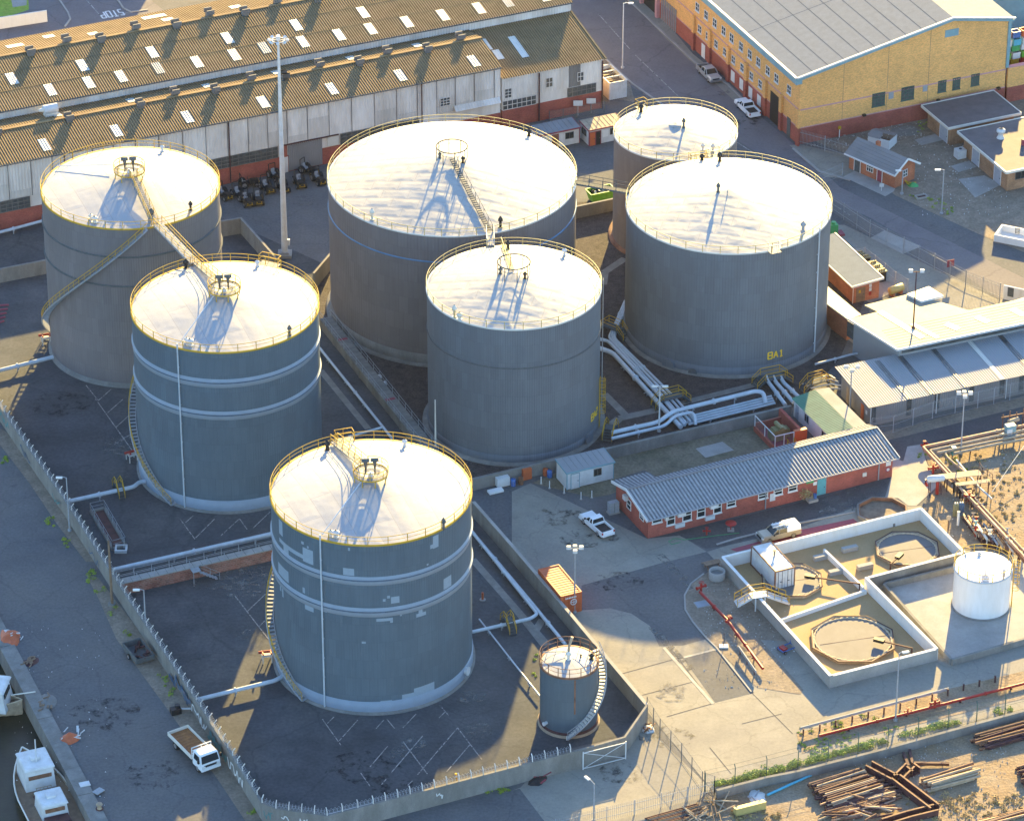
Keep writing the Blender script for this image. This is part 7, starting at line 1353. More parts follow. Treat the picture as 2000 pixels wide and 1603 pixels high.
mc = machine(); spots = [(2,-60,1330,-1.2,'nearest the far left tank, low in the row'),(1,1460,1290,-.9,'second along from the far left tank'),(1,1560,1290,-1.0,'third along, right of the low pair'),(1,1620,1215,.3,'close to the brick wall under the windows'),(1,1680,1320,-1.4,'lone one nearest the viewer'),(1,1740,1245,-1.1,'with pale seat, just left of the mast'),(2,130,1170,-1.0,'directly behind the mast'),(2,175,1240,-1.2,'just right of the mast foot'),(2,285,1210,-1.3,'standing alone before the sliding door'),(2,345,1130,-.6,'tucked against the sliding door'),(2,410,1190,-1.1,'touching the widest tank')]
for i, (k, x, y, a, d) in enumerate(spots):
    l = 'black yard tractor %s' % d; p = g(k, x, y)
    if i == 0: mc.location = p; mc.rotation_euler = (0,0,a); mc['label'] = l
    else: dup(mc, p, a, l)
# ------------------------------------------------------------------ boats at the quay
def hull(mb, L_, B, D, z0, mi=0, rim=1):
    st = []
    for i in range(13):
        f = i/12; x = -L_/2+L_*f; b = B/2*(1-max(0,(f-.45)/.55)**2.2)*(1 if f > .08 else .85); sh = .7*max(0,f-.5)**1.5*2; st.append((x, max(b,.03), sh))
    vs = []; 
    for x, b, sh in st: vs += [Vector((x,-b,z0+D+sh)), Vector((x,-b*.85,z0+D*.4)), Vector((x*.97,0,z0)), Vector((x,b*.85,z0+D*.4)), Vector((x,b,z0+D+sh))]
    fs = []
    for i in range(12):
        for k in range(4): fs.append((i*5+k, (i+1)*5+k, (i+1)*5+k+1, i*5+k+1))
    mb.add(vs, fs+[(0,1,2,3,4)], mi, False); deck = []
    return st
def deck(mb, st, z, k=.96, mi=0):
    L_ = [Vector((x,-b*k,z+sh*.8)) for x,b,sh in st]; R_ = [Vector((x,b*k,z+sh*.8)) for x,b,sh in st]; n = len(L_); mb.add(L_+R_, [(i,i+1,n+i+1,n+i) for i in range(n-1)], mi)
qa = atan2(QD.y, QD.x)
c = G(*Z(13,310,1435), -.5); b2 = thing('fishing_boat', 'brown decked fishing boat with two white deckhouses moored at the quay', 'boat', Vector((c.x,c.y,-2.2))-QD*1.0, qa+pi)
mb = MB(); st = hull(mb, 17, 5.8, 1.7, -.6); mb.build('hull', M['wood_pale'], b2, True); mb = MB(); deck(mb, st, .85); mb.build('deck', M['wood'], b2, True); mb = MB(); mb.tube([(x,-b,1.15+sh) for x,b,sh in st], .09, 6); mb.tube([(x,b,1.15+sh) for x,b,sh in st], .09, 6); mb.build('gunwale', M['cream_metal'], b2, True)
def deckhouse(x, w_, l_, h, front=-1):
    mb = MB(); frust(mb, x-l_/2, x+l_/2, w_/2, .85, x-l_/2+.25, x+l_/2-.1, w_/2-.15, .85+h); hs_ = mb.build('wheelhouse', M['white_metal'], b2, True); mb = MB(); frust(mb, x-l_/2-.05, x+l_/2, w_/2, .85+h, x-l_/2+.1, x+l_/2-.15, w_/2-.12, 1.05+h); mb.build('roof', M['white_metal'], hs_, True)
    mb = MB(); mb.bar((x-l_/2+.12,-w_/2+.4,.85+h*.62),(x-l_/2+.12,w_/2-.4,.85+h*.62),.14,.42); mb.build('window_band', M['rust'], hs_, True); mb = MB(); mb.box(x-.3,x+.5,-.5,.5,1.05+h,1.3+h); mb.build('hatch', M['white_metal'], hs_, True); return hs_
deckhouse(3.2, 3.3, 3.7, 2.6); deckhouse(-2.6, 2.9, 3.0, 1.6); mb = MB()
for i in range(5): mb.bar((.6,-.9+i*.4,.9),(.6,-.9+i*.4,1.7),.05)
mb.bar((.6,-.95,1.7),(.6,.8,1.7),.05); mb.build('rail_rack', M['rust_tan'], b2, True); mb = MB(); mb.box(-5.6,-4.2,-1.3,1.3,.86,1.3); mb.box(-.6,.4,-1.2,1.2,.86,.95); mb.build('hold_hatch', M['rust_dark'], b2, True); mb = MB(); mb.tube([(2.6,0,3.3),(2.6,0,6.5)], .07, 6); mb.build('mast', M['white_metal'], b2, True)
c = G(*Z(13,158,830), -.6); d1 = Vector((cos(radians(-8)), sin(radians(-8)), 0)); b1 = thing('motor_boat', 'white cabined boat with varnished wooden bow at the left edge', 'boat', Vector((c.x,c.y,-2.2))-d1*6.2, radians(-8))
mb = MB(); st = hull(mb, 12, 4.2, 1.9, -.5); mb.build('hull', M['rust_tan'], b1, True); mb = MB(); deck(mb, st, 1.0); mb.build('deck', M['wood'], b1, True); mb = MB(); mb.tube([(x,-b,1.4+sh) for x,b,sh in st], .1, 6); mb.tube([(x,b,1.4+sh) for x,b,sh in st], .1, 6); mb.build('gunwale', M['wood_pale'], b1, True); mb = MB(); frust(mb, -5, 4.6, 1.7, 1.0, -4.8, 4.2, 1.5, 3.6); mb.build('cabin', M['white_metal'], b1, True); mb = MB(); frust(mb, -5.2, 4.5, 1.75, 3.6, -5, 4.3, 1.6, 3.8); mb.build('roof', M['white_metal'], b1, True); mb = MB(); mb.bar((4.35,-1.1,2.8),(4.35,1.1,2.8),.2,.5); mb.build('window_band', M['glass'], b1, True); mb = MB(); mb.tube([(4.8,0,2.4),(7.4,.6,2.7)], .07, 6); mb.build('bowsprit', M['cream_metal'], b1, True)
def heap(name, label, cat, p, m, m2, r=1.0, n=14, seed=1, h=.7):
    rr = random.Random(seed); t = thing(name, label, cat, p, rr.random()*3); mb = MB(); na, nr = 16, 5; vs = [Vector((0,0,h))]
    for i in range(1, nr+1):
        for j in range(na): a = 2*pi*j/na; q = r*i/nr*(1+.3*noise.noise((cos(a)*1.5+seed, sin(a)*1.5, 0))); vs.append(Vector((q*cos(a)*1.3, q*sin(a), max(0.02,h*(1-(i/nr)**1.6)+.3*h*noise.noise((q*cos(a)*2, q*sin(a)*2, seed))*(i < nr)))))
    fs = [(0,1+j,1+(j+1)%na) for j in range(na)]+[(1+i*na+j,1+(i+1)*na+j,1+(i+1)*na+(j+1)%na,1+i*na+(j+1)%na) for i in range(nr-1) for j in range(na)]; mb.add(vs, fs); mb.build('pile', M[m], t, True)
    mb = MB()
    for i in range(n): a = rr.random()*6.28; q = r*rr.random()*1.2; x, y = q*cos(a)*1.2, q*sin(a); mb.bar((x,y,.1+h*.5*rr.random()),(x+rr.uniform(-.8,.8),y+rr.uniform(-.6,.6),.2+h*rr.random()),rr.uniform(.06,.25),rr.uniform(.05,.12))
    mb.build('loose_pieces', M[m2], t, True); return t
heap('net_heap', 'orange net heap with pale floats on the quay', 'net heap', g(13,455,1070), 'orange_paint', 'white_metal', 1.0, 8, 3); heap('net_heap', 'orange and black gear heap with white pieces at the left edge', 'net heap', g(13,60,410), 'orange_paint', 'white_metal', 1.3, 12, 5)
heap('scrap_heap', 'dark scrap heap with red handle against the front wall', 'scrap heap', g(15,170,1335), 'black', 'maroon', .9, 8, 7, .4); heap('rubble_heap', 'white bag and rubble heap in the wall corner', 'rubble', g(15,890,1000), 'white_metal', 'rust', .7, 12, 9, .5); heap('plastic_sheet', 'crumpled white plastic sheet in the scrap yard', 'sheet', g(15,1600,1445), 'white_metal', 'galv', 1.0, 3, 10, .35)
heap('rubble_heap', 'tangled debris heap on the quay below the white boat', 'rubble', g(13,300,830), 'concrete_wall', 'wood', 1.2, 12, 12, .3); heap('debris', 'broken timber debris lying on the quay road', 'debris', g(13,200,570), 'rust_dark', 'wood', .8, 14, 13, .15); heap('rubble_heap', 'grey rubble beside the red base of the yellow building', 'rubble', g(4,1230,850), 'concrete_wall', 'concrete_pale', 1.6, 10, 14, .25); heap('rubbish_bags', 'green and yellow rubbish bags by the gatehouse gable', 'rubbish', g(4,1275,1205), 'green_paint', 'yellow_rail', .6, 5, 15, .5)
O = g(13,905,530); t = thing('trailer', 'derelict open trailer full of dark rubbish against the graffitied wall', 'trailer', O, radians(-60)); mb = MB(); mb.box(-1.8,1.8,-1.1,-1.0,.3,1.1); mb.box(-1.8,1.8,1.0,1.1,.3,1.0); mb.box(-1.8,-1.7,-1,1,.3,1.1); mb.box(1.7,1.8,-1,1,.3,.9); mb.box(-1.7,1.7,-1,1,.3,.4); mb.build('body', M['galv_dark'], t, True); mb = MB(); rr = random.Random(3)
for i in range(14): x, y = rr.uniform(-1.4,1.4), rr.uniform(-.8,.8); mb.bar((x,y,.45),(x+rr.uniform(-.6,.6),y+rr.uniform(-.5,.5),.6+rr.random()*.4),.3,.15)
mb.build('rubbish', M['rust_dark'], t, True); wheel(t, 0, 1.15, .35); wheel(t, 0, -1.15, .35)
O = g(13,1150,900); t = thing('engine_block', 'old engine and pipe pieces lying behind the flatbed truck', 'scrap', O, .4); mb = MB(); mb.box(-.6,.5,-.4,.4,.05,.7); mb.cyl((.2,.1,0),.3,.7,1.0,10); mb.build('block', M['black'], t, True); mb = MB(); mb.tube([(.6,.3,.2),(1.6,-.2,.3)],.12,8); mb.build('pipe', M['white_metal'], t, True)
O = g(9,1365//1+0,0) if False else g(13,60,0)
p = g(13,640,1385); 
for i,(x,y,l) in enumerate(((555,1372,'pale square board lying on the quay edge'),(645,1418,'grey flat panel lying on the quay road'))): O = g(13,x,y); t = thing('board', l, 'board', up(O,.18), radians(20+i*30)); mb = MB(); mb.box(-.55,.55,-.4,.4,0,.08); mb.build('panel', M['white_metal' if i == 0 else 'galv'], t, True); mb = MB(); mb.box(-.5,-.4,-.35,.35,-.12,0); mb.box(.4,.5,-.35,.35,-.12,0); mb.build('batten', M['wood'], t, True)
t = thing('mooring_bollard', 'round mooring bollard on the quay edge at the bottom', 'bollard', up(g(13,652,1530),.15)); mb = MB(); mb.lathe([(.3,0),(.22,.2),(.22,.45),(.36,.55),(.3,.68),(.01,.7)], 14); mb.build('post', M['rust_tan'], t, True); mb = MB(); mb.cyl((0,0,0),.42,0,.06,14); mb.build('foot', M['rust_dark'], t, True)
# ------------------------------------------------------------------ orange pipe rack at the right
PG = 'pipes of the right hand rack'
pipe('outermost orange pipe turning the sharp corner of the right hand rack', pz(12,1.3,(2300,102),(1342,308),(2060,1085)), .2, 'pipe_orange', group=PG, bend=.3, step=6, sup='rust_dark')
pipe('grey pipe just inside the outermost orange pipe', pz(12,1.2,(2300,130),(1386,330),(2060,1045)), .17, 'rust_tan', group=PG, bend=.3, step=6, sup='rust_dark')
pipe('dull grey pipe third from outside in the upper arm of the rack', pz(12,1.1,(2300,165),(1435,345)), .18, 'rust_tan', group=PG, step=6, sup='rust_dark')
pipe('tan pipe innermost in the upper arm of the rack', pz(12,1.0,(2300,205),(1830,285),(1545,348)), .18, 'rust_tan', group=PG, step=6, sup='rust_dark')
pipe('curved grey pipe looping inside the rack corner', pz(12,1.0,(1700,290),(1480,330),(1500,375),(1640,490)), .15, 'rust_tan', group=PG, bend=.9, step=6, sup='rust_dark')
pipe('rusty pipe innermost in the lower arm of the rack', pz(12,.9,(1420,380),(1560,520),(2060,1120)), .17, 'rust', group=PG, step=6, sup='rust_dark')
pipe('pale pipe innermost beside the dry grass in the lower arm', pz(12,1.0,(1560,390),(1700,560),(1790,640)), .12, 'cream_metal', group=PG, step=6, sup='rust_dark')
t = thing('pipe_platform', 'tan steel platform bridging the lower arm of the rack', 'platform', g(12,1600,560), radians(12)); mb = MB(); mb.box(-2.4,2.0,-.9,.3,1.75,1.85); mb.box(-1.6,2.6,-2.4,-1.7,1.6,1.7); mb.build('deck', M['rust_tan'], t, True)
for x, y in ((-2.2,-.8),(1.9,-.8),(-2.2,.2),(1.9,.2),(2.4,-2.3),(-1.4,-2.3)): mb = MB(); mb.bar((x,y,0),(x,y,1.75),.12); mb.build('platform_leg', M['rust_dark'], t, True)
mb = MB(); rail_run(mb, [(2.0,.3,1.85),(2.0,-.9,1.85),(2.8,-2.4,1.7)], 1.0, .04, .8); mb.build('handrail', M['rust_dark'], t, True)
valve_set('large red valve at the left corner of the rack', g(12,1350,315), .8, rz=.4); valve_set('red valve over the white vessel beside the rack', up(g(12,1405,520),.9), 1.1, rz=.3); valve_set('red valve halfway down the lower arm of the rack', up(g(12,1640,690),.6), 1.1, rz=-.3)
t = thing('pressure_vessel', 'white horizontal vessel on thin legs beside the rack', 'vessel', g(12,1420,610), radians(10)); mb = MB(); mb.tube([(-1.1,0,2.1),(-.9,0,2.1),(.9,0,2.1),(1.1,0,2.1)], [.2,.42,.42,.2], 14); mb.build('shell', M['white_metal'], t, True)
for x in (-.7,.7):
    for y in (-.3,.3): mb = MB(); mb.bar((x,y,0),(x,y,1.9),.09); mb.build('leg', M['rust_dark'], t, True)
mb = MB(); mb.tube([(-1.0,0,1.2),(-1.2,0,1.6),(-1.15,0,2.1)], .16, 8); mb.build('red_drain', M['red_paint'], t, True); mb = MB(); mb.tube([(.2,-.2,.1),(.2,-.2,1.8)], .2, 10); mb.build('red_drain', M['red_paint'], t, True)
for i,(x,y,m,l) in enumerate(((1548,752,'trafo_olive','olive gas cylinder, left of the four beside the rack'),(1562,752,'trafo_olive','olive gas cylinder, second from left beside the rack'),(1582,748,'graffiti_blue','dark blue gas cylinder, third from left beside the rack'),(1596,748,'graffiti_blue','dark blue gas cylinder at the right end of the row'))):
    t = thing('gas_cylinder', l, 'gas cylinder', g(12,x,y), 0, 'gas cylinders by the rack'); mb = MB(); mb.lathe([(.24,0),(.24,1.35),(.16,1.6),(.06,1.65)], 12); mb.build('bottle', M[m], t, True); mb = MB(); mb.cyl((0,0,0), .08, 1.6, 1.8, 8); mb.build('valve_cap', M['white_metal'], t, True)
t = thing('valve_post', 'round headed valve post between basin and rack', 'post', g(12,1505,850)); mb = MB(); mb.bar((0,0,0),(0,0,1.6),.1); mb.build('post', M['rust_dark'], t, True); mb = MB(); mb.tube([(0,-.1,1.75),(0,.1,1.75)],.3,12); mb.build('dial', M['rust_tan'], t, True)
t = thing('white_post', 'plain white standpipe beside the valve manifold', 'post', g(12,1570,815)); mb = MB(); mb.cyl((0,0,0),.15,0,1.8,10); mb.build('pipe', M['plaster_white'], t, True); mb = MB(); mb.cyl((0,0,0),.2,1.8,1.88,10); mb.build('cap', M['galv'], t, True)
t = thing('valve_manifold', 'crowded valve manifold at the bottom of the rack beside the white tank', 'manifold', g(12,1760,880)); rr = random.Random(21)
for i in range(9):
    a = g(12,1600+i*34,775+i*16); b_ = g(12,1690+i*34,910+i*16); mb = MB(); mb.tube([up(a,.1),up(a,.75),up(b_,.75),up(b_,.1)], .09+.04*rr.random(), 7); mb.build('branch_pipe', M[('rust_tan','rust','cream_metal','rust_dark','galv')[i%5]], t)
for i in range(26):
    p = g(12, rr.uniform(1600,1960), 0) if False else None
    f, k = rr.random(), rr.random(); p = g(12,1610+330*f+60*k,770+150*f+110*k); h = rr.uniform(.6,1.6); mb = MB(); mb.cyl(p,.07+.05*rr.random(),0,h,7); mb.tube([up(p,h)-Vector((.25,0,0)),up(p,h)+Vector((.25,0,0))],.07,6); mb.cyl(p,.2,h*.6,h*.6+.1,8); mb.build('valve_stem', M[('rust','rust_tan','red_paint','black','cream_metal','galv','teal')[i%7]], t)
mb = MB(); q = [g(12,1590,770),g(12,1640,760),g(12,1990,1000),g(12,1960,1010),g(12,1740,960)]; mb.poly([up(p,.05) for p in q]); mb.build('slab', M['rust_dark'], t)
t = thing('valve_manifold', 'dark tangle of valves under the tan platform of the rack', 'manifold', g(12,1600,630))
for i in range(16): f, k = rr.random(), rr.random(); p = g(12,1540+200*f,560+180*f*.8+60*k); h = rr.uniform(.5,1.4); mb = MB(); mb.cyl(p,.1,0,h,7); mb.tube([up(p,h)-Vector((.35,.1,0)),up(p,h)+Vector((.35,.1,0))],.12,7); mb.build('valve_stem', M[('rust_dark','rust','black','galv')[i%4]], t)
for i in range(4): a = g(12,1530+40*i,590+45*i); b_ = g(12,1640+40*i,570+45*i); mb = MB(); mb.tube([up(a,.6),up(b_,.6)],.1,7); mb.build('branch_pipe', M['rust_dark'], t)
t = thing('pump_box', 'teal and white pump box on the upper arm of the rack', 'pump', g(12,1905,262), radians(20)); mb = MB(); mb.box(-.6,.6,-.4,.4,.9,2.2); mb.build('housing', M['teal_trim'], t, True); mb = MB(); mb.box(-.62,.1,-.45,-.4,1.0,1.8); mb.build('white_panel', M['white_metal'], t, True); mb = MB(); mb.box(-.9,.9,-.6,.6,.75,.85); mb.bar((-.7,0,0),(-.7,0,.8),.12); mb.bar((.7,0,0),(.7,0,.8),.12); mb.build('stand', M['cream_metal'], t, True)
t = thing('pump_box', 'small teal pump inside the corner of the rack', 'pump', g(12,1540,365), radians(20)); mb = MB(); mb.box(-.25,.25,-.3,.3,.3,1.3); mb.build('housing', M['teal'], t, True); mb = MB(); mb.tube([(.2,0,.9),(1.0,.3,.9)],.13,8); mb.build('outlet', M['rust_tan'], t, True)
t = thing('pipe_gantry', 'rust coloured pipe gantry with upright rods at the right edge', 'gantry', g(12,1930,205), radians(20)); mb = MB()
for i in range(4): x = -1.2+i*.9; mb.bar((x,.6,0),(x,.6,2.3+.3*(i%2)),.09)
mb.bar((-1.4,.6,1.9),(1.8,.6,1.9),.12); mb.build('frame', M['rust'], t, True); mb = MB(); mb.tube([(-.8,-.2,1.6),(.6,.1,1.6)],.3,10); mb.build('filter_body', M['rust_tan'], t, True)
t = thing('cable', 'long thin guy cable over the dry ground', 'cable', g(12,1790,645)); mb = MB(); mb.tube([up(g(12,1790,645),1.0), up(g(12,1990,405),2.2), up(g(12,2100,300),2.6)], .035, 5); mb.build('wire', M['cream_metal'], t); mb = MB(); mb.bar(g(12,1785,670), up(g(12,1785,670),1.1),.1); mb.build('anchor_post', M['rust_dark'], t)
# ------------------------------------------------------------------ office yard furniture
t = thing('cabinet', 'grey steel cabinet at the left end of the office', 'cabinet', g(11,660,735), radians(25)); mb = MB(); mb.box(-.6,.6,-.35,.35,.15,1.5); mb.build('body', M['galv'], t, True); mb = MB(); mb.box(-.7,.7,-.45,.45,0,.15); mb.build('plinth', M['concrete_pale'], t, True); mb = MB(); mb.box(-.02,.02,-.37,-.35,.2,1.45); mb.build('door_gap', M['galv_dark'], t, True)
t = thing('signal_dish', 'round red table topped post on the office forecourt', 'post', g(11,1425,850)); mb = MB(); mb.bar((0,0,.1),(0,0,1.0),.12); mb.build('post', M['red_paint'], t, True); mb = MB(); mb.lathe([(.01,1.05),(.65,1.02),(.65,.95),(.05,.9)],18); mb.build('disc', M['red_paint'], t, True); mb = MB(); mb.box(-.4,.4,-.4,.4,.05,.13); mb.build('foot', M['concrete_pale'], t, True)
valve_set('small red hydrant standing on the office forecourt', g(11,1268,880), .8); 
t = thing('planter', 'small tree in a square concrete planter by the office wall', 'planter', g(12,620,660), radians(25)); mb = MB(); mb.box(-.6,.6,-.45,.45,.06,.4); mb.build('box', M['concrete_pale'], t, True)
def leafblob(mb, c, rx, rz, n, s, rr, mi=0):
    for i in range(n):
        a, b_ = rr.random()*6.28, math.acos(rr.uniform(-.4,1)); q = rr.random()**.4; p = c+Vector((rx*q*cos(a)*sin(b_), rx*q*sin(a)*sin(b_), rz*q*cos(b_))); d = Vector((rr.gauss(0,1),rr.gauss(0,1),rr.gauss(0,.7))).normalized()*s; e = d.cross(Vector((rr.gauss(0,1),rr.gauss(0,1),rr.gauss(0,1)))).normalized()*s*.5
        mb.add([p-d-e*.3,p+e,p+d,p-e], [(0,1,2,3)], mi)
mb = MB(); leafblob(mb, Vector((-.8,0,1.0)), .9, .9, 160, .13, random.Random(3)); mb.build('foliage', M['leaf_dry'], t, True); mb = MB(); mb.tube([(-.3,0,.3),(-.8,0,1.2)],.05,5); mb.build('stem', M['wood'], t, True); mb = MB(); mb.box(.2,.5,-.2,.15,.4,.95); mb.build('blue_bin', M['blue_paint'], t, True)
t = thing('garden_hose', 'green hose lying in a loop across the office forecourt', 'hose', g(11,1300,895)); mb = MB(); mb.tube([up(g(11,x,y),.08) for x,y in ((1480,870),(1350,885),(1200,905),(1120,915),(1060,905),(1020,925),(1040,945),(1100,930))], .035, 5); mb.build('tube', M['green_paint'], t); mb = MB(); p = g(11,1485,868); mb.cyl(p,.06,0,.5,6); mb.build('tap', M['galv_dark'], t)
t = thing('concrete_ring', 'round concrete culvert ring on the gravel island corner', 'culvert ring', g(11,1335,1160)); mb = MB(); mb.lathe([(.95,0),(.95,1.0),(.78,1.0),(.78,.1),(.01,.1)],28); mb.build('ring', M['concrete_pale'], t, True); mb = MB(); mb.lathe([(.01,.6),(.78,.6)],20); mb.build('fill', M['concrete_wall'], t, True)
t = thing('picnic_table', 'weathered wooden picnic table beside the culvert ring', 'table', g(11,1305,1095), radians(24)); mb = MB(); mb.box(-1.0,1.0,-.4,.4,.7,.76); mb.build('table_top', M['wood'], t, True)
for y in (-.8,.8): mb = MB(); mb.box(-1.0,1.0,y-.15,y+.15,.4,.45); mb.build('seat', M['wood'], t, True)
mb = MB()
for x in (-.7,.7): mb.bar((x,-.8,.38),(x,.8,.38),.08); mb.bar((x,-.6,0),(x,-.1,.7),.08); mb.bar((x,.6,0),(x,.1,.7),.08)
mb.build('frame', M['rust'], t, True)
for i,(k,x,y,m,w_,h,l) in enumerate(((10,1605,560,'white_metal',.8,1.2,'white fridge sized box against the bund wall'),(10,1560,605,'plaster_white',.9,.35,'flat white box lying in front of the bund wall'),(10,1760,515,'orange_paint',.55,1.5,'orange cabinet against the bund wall'))):
    t = thing('box', l, 'box', g(k,x,y), radians(24)); mb = MB(); mb.box(-w_,w_,-.4,.4,.08,h); mb.build('body', M[m], t, True); mb = MB(); mb.box(-w_+.1,w_-.1,-.42,-.4,h*.3,h*.85); mb.build('door_panel', M[m], t, True); mb = MB(); mb.box(-w_+.05,w_-.05,-.35,.35,0,.08); mb.build('pallet', M['wood'], t, True)
for i,(k,x,y,m,l) in enumerate(((10,1675,560,'blue_paint','blue drum between white box and orange cabinet'),(10,1885,492,'orange_paint','orange drum right of the orange cabinet'),(10,1912,505,'blue_paint','blue drum beside the orange drum, near the cabin'),(10,1725,550,'rust','rusty drum at the foot of the orange cabinet'))):
    t = thing('drum', l, 'drum', g(k,x,y), 0, 'drums along the bund wall'); mb = MB(); mb.lathe([(.3,0),(.3,.28),(.32,.3),(.3,.32),(.3,.58),(.32,.6),(.3,.62),(.3,.88),(.28,.9),(.01,.88)],16); mb.build('barrel', M[m], t, True); mb = MB(); mb.cyl((.12,.1,0),.05,.87,.92,8); mb.build('bung', M['galv_dark'], t, True)
for i,(x,y) in enumerate(((190,550),(245,578),(340,610),(450,650),(520,640))):
    p = g(11,x,y); t = thing('bollard', 'thin white marker post, %s from the left in front of the cabin' % ('first','second','third','fourth','last')[i], 'post', p, 0, 'white marker posts by the cabin'); mb = MB(); mb.bar((0,0,0),(0,0,1.0),.10); mb.build('post', M['plaster_white'], t, True); mb = MB(); mb.cyl((0,0,0),.16,0,.08,8); mb.build('foot', M['concrete_pale'], t, True)
t = thing('sign_stand', 'small sign post on a white foot in the sunlit gravel', 'sign', g(15,1380,465)); mb = MB(); mb.box(-.5,.5,-.35,.35,0,.18); mb.build('foot', M['plaster_white'], t, True); mb = MB(); mb.bar((0,0,.1),(0,0,1.8),.07); mb.build('post', M['rust_dark'], t, True)
t = thing('trolley', 'blue and red hand trolley beside the lowest basin wall', 'trolley', g(15,1790,485), radians(35)); mb = MB()
for a,b_ in (((-.9,-.5),(.9,-.5)),((.9,-.5),(.9,.5)),((.9,.5),(-.9,.5)),((-.9,.5),(-.9,-.5))): mb.bar((*a,.35),(*b_,.35),.1)
mb.bar((.9,-.5,.35),(1.0,-.5,1.1),.08); mb.bar((.9,.5,.35),(1.0,.5,1.1),.08); mb.bar((1.0,-.5,1.1),(1.0,.5,1.1),.08); mb.build('frame', M['blue_paint'], t, True)
for y in (-.6,.6): wheel(t, -.7, y, .2, .12)
mb = MB(); mb.box(-.8,-.2,-.4,.4,.38,.6); mb.build('red_box', M['red_paint'], t, True)
t = thing('ground_plate', 'pale square inspection cover set in the gravel island', 'cover', up(g(11,1238,1332),.055), radians(20)); mb = MB(); mb.box(-.7,.7,-.55,.55,0,.06); mb.build('lid', M['band_grey'], t, True); mb = MB(); mb.box(-.8,.8,-.65,.65,0,.03); mb.build('rim', M['concrete_pale'], t, True)
# ------------------------------------------------------------------ corner by the switch house and gatehouse
for i,(x,y) in enumerate(((925,375),(965,400),(1015,440),(1042,462),(1070,490))):
    t = thing('cooling_unit', 'olive transformer, %s of the row behind the switch house' % ('first','second','third','fourth','nearest')[i], 'transformer', g(8,x,y), radians(24), 'olive transformers behind the switch house'); mb = MB(); mb.box(-.45,.45,-.4,.4,.05,1.5); mb.build('tank', M['black'], t, True); mb = MB()
    for k in range(3): mb.cyl((-.3+.3*k,0,0),.12,1.5,1.75,8)
    mb.box(-.55,.55,-.5,.5,1.42,1.55); mb.build('bushings', M['trafo_olive'], t, True)
t = thing('fuel_tank', 'small cream cylinder tank on a brick bed behind the cream workshop', 'tank', g(8,1165,580), radians(35)); mb = MB(); mb.tube([(-1.1,0,.8),(-1.0,0,.8),(1.0,0,.8),(1.1,0,.8)],[.2,.5,.5,.2],14); mb.build('shell', M['yellow_pale'], t, True); mb = MB(); mb.box(-.8,-.5,-.4,.4,0,.5); mb.box(.5,.8,-.4,.4,0,.5); mb.build('saddle', M['brick_orange'], t, True)
t = thing('hydrant_box', 'green machine with red base in the corner behind tank BA1', 'machine', g(8,755,195), .3); mb = MB(); mb.box(-.5,.5,-.5,.5,.3,1.7); mb.cyl((0,0,0),.3,1.7,2.0,10); mb.build('housing', M['green_paint'], t, True); mb = MB(); mb.box(-.8,1.4,-.7,.6,.02,.3); mb.build('base', M['maroon'], t, True)
p = g(8,1515,470); t = thing('sign_board', 'maroon sign on a pole behind the road fence', 'sign', p, .4); mb = MB(); mb.bar((0,0,0),(0,0,2.6),.08); mb.build('post', M['galv_dark'], t, True); mb = MB(); mb.box(-.5,.5,-.05,.0,1.6,2.6); mb.build('plate', M['maroon'], t, True)
t = thing('gate_wall', 'white gate wall with grey panel at the right edge above the workshop', 'wall', g(8,1860,610), radians(-25)); mb = MB(); mb.box(0,5,0,.2,0,2.0); mb.build('wall', M['white_wall'], t, True); mb = MB(); mb.box(.6,1.4,-.04,0,.6,1.9); mb.box(3.2,3.7,-.04,0,1.0,1.7); mb.build('grey_panel', M['galv_dark'], t, True)
p = g(4,795,893); t = thing('marker_post', 'yellow headed pipe marker at the foot of the big yellow wall', 'post', p); mb = MB(); mb.bar((0,0,0),(0,0,1.3),.12); mb.build('post', M['plaster_white'], t, True); mb = MB(); mb.cyl((0,0,0),.22,1.3,1.65,10); mb.build('head', M['yellow_rail'], t, True)
p = g(4,1580,1025); t = thing('water_cube', 'white plastic water cube outside the brown brick stores', 'tank', p, radians(24)); mb = MB(); mb.box(-.65,.65,-.6,.6,.12,1.35); mb.build('tank', M['white_metal'], t, True); mb = MB(); mb.cyl((0,0,0),.2,1.35,1.45,10); mb.build('lid', M['galv_dark'], t, True); mb = MB(); mb.box(-.7,.7,-.65,.65,0,.12); mb.build('pallet', M['wood'], t, True)
p = g(4,1070,1240); t = thing('notice_post', 'small white notice board on the gatehouse pavement', 'sign', p); mb = MB(); mb.bar((0,0,0),(0,0,.7),.07); mb.build('post', M['plaster_white'], t, True); mb = MB(); mb.box(-.3,.3,-.03,.03,.6,1.1); mb.build('board', M['white_metal'], t, True)
p = g(4,1075,935); t = thing('shelter', 'broken white roofed shelter behind the gatehouse', 'shelter', p, radians(-30)); mb = MB(); mb.box(-1.6,1.6,-1.3,-1.2,0,1.4); mb.box(-1.6,-1.5,-1.2,1.2,0,1.4); mb.box(1.5,1.6,-1.2,1.2,0,1.3); mb.build('wall', M['plaster_white'], t, True); mb = MB(); mb.bar((-1.7,0,1.75),(1.7,0,1.75),.1); mb.add([(-1.7,-1.4,1.4),(.3,-1.4,1.4),(.1,0,1.8),(-1.7,0,1.8)],[(0,1,2,3)]); mb.add([(-1.7,1.4,1.4),(1.7,1.4,1.4),(1.7,0,1.8),(-1.7,0,1.8)],[(0,1,2,3)]); mb.build('roof', M['galv_roof'], t, True); mb = MB(); mb.box(-1,1,-.6,.6,0,.6); mb.build('rubble', M['wood'], t, True)
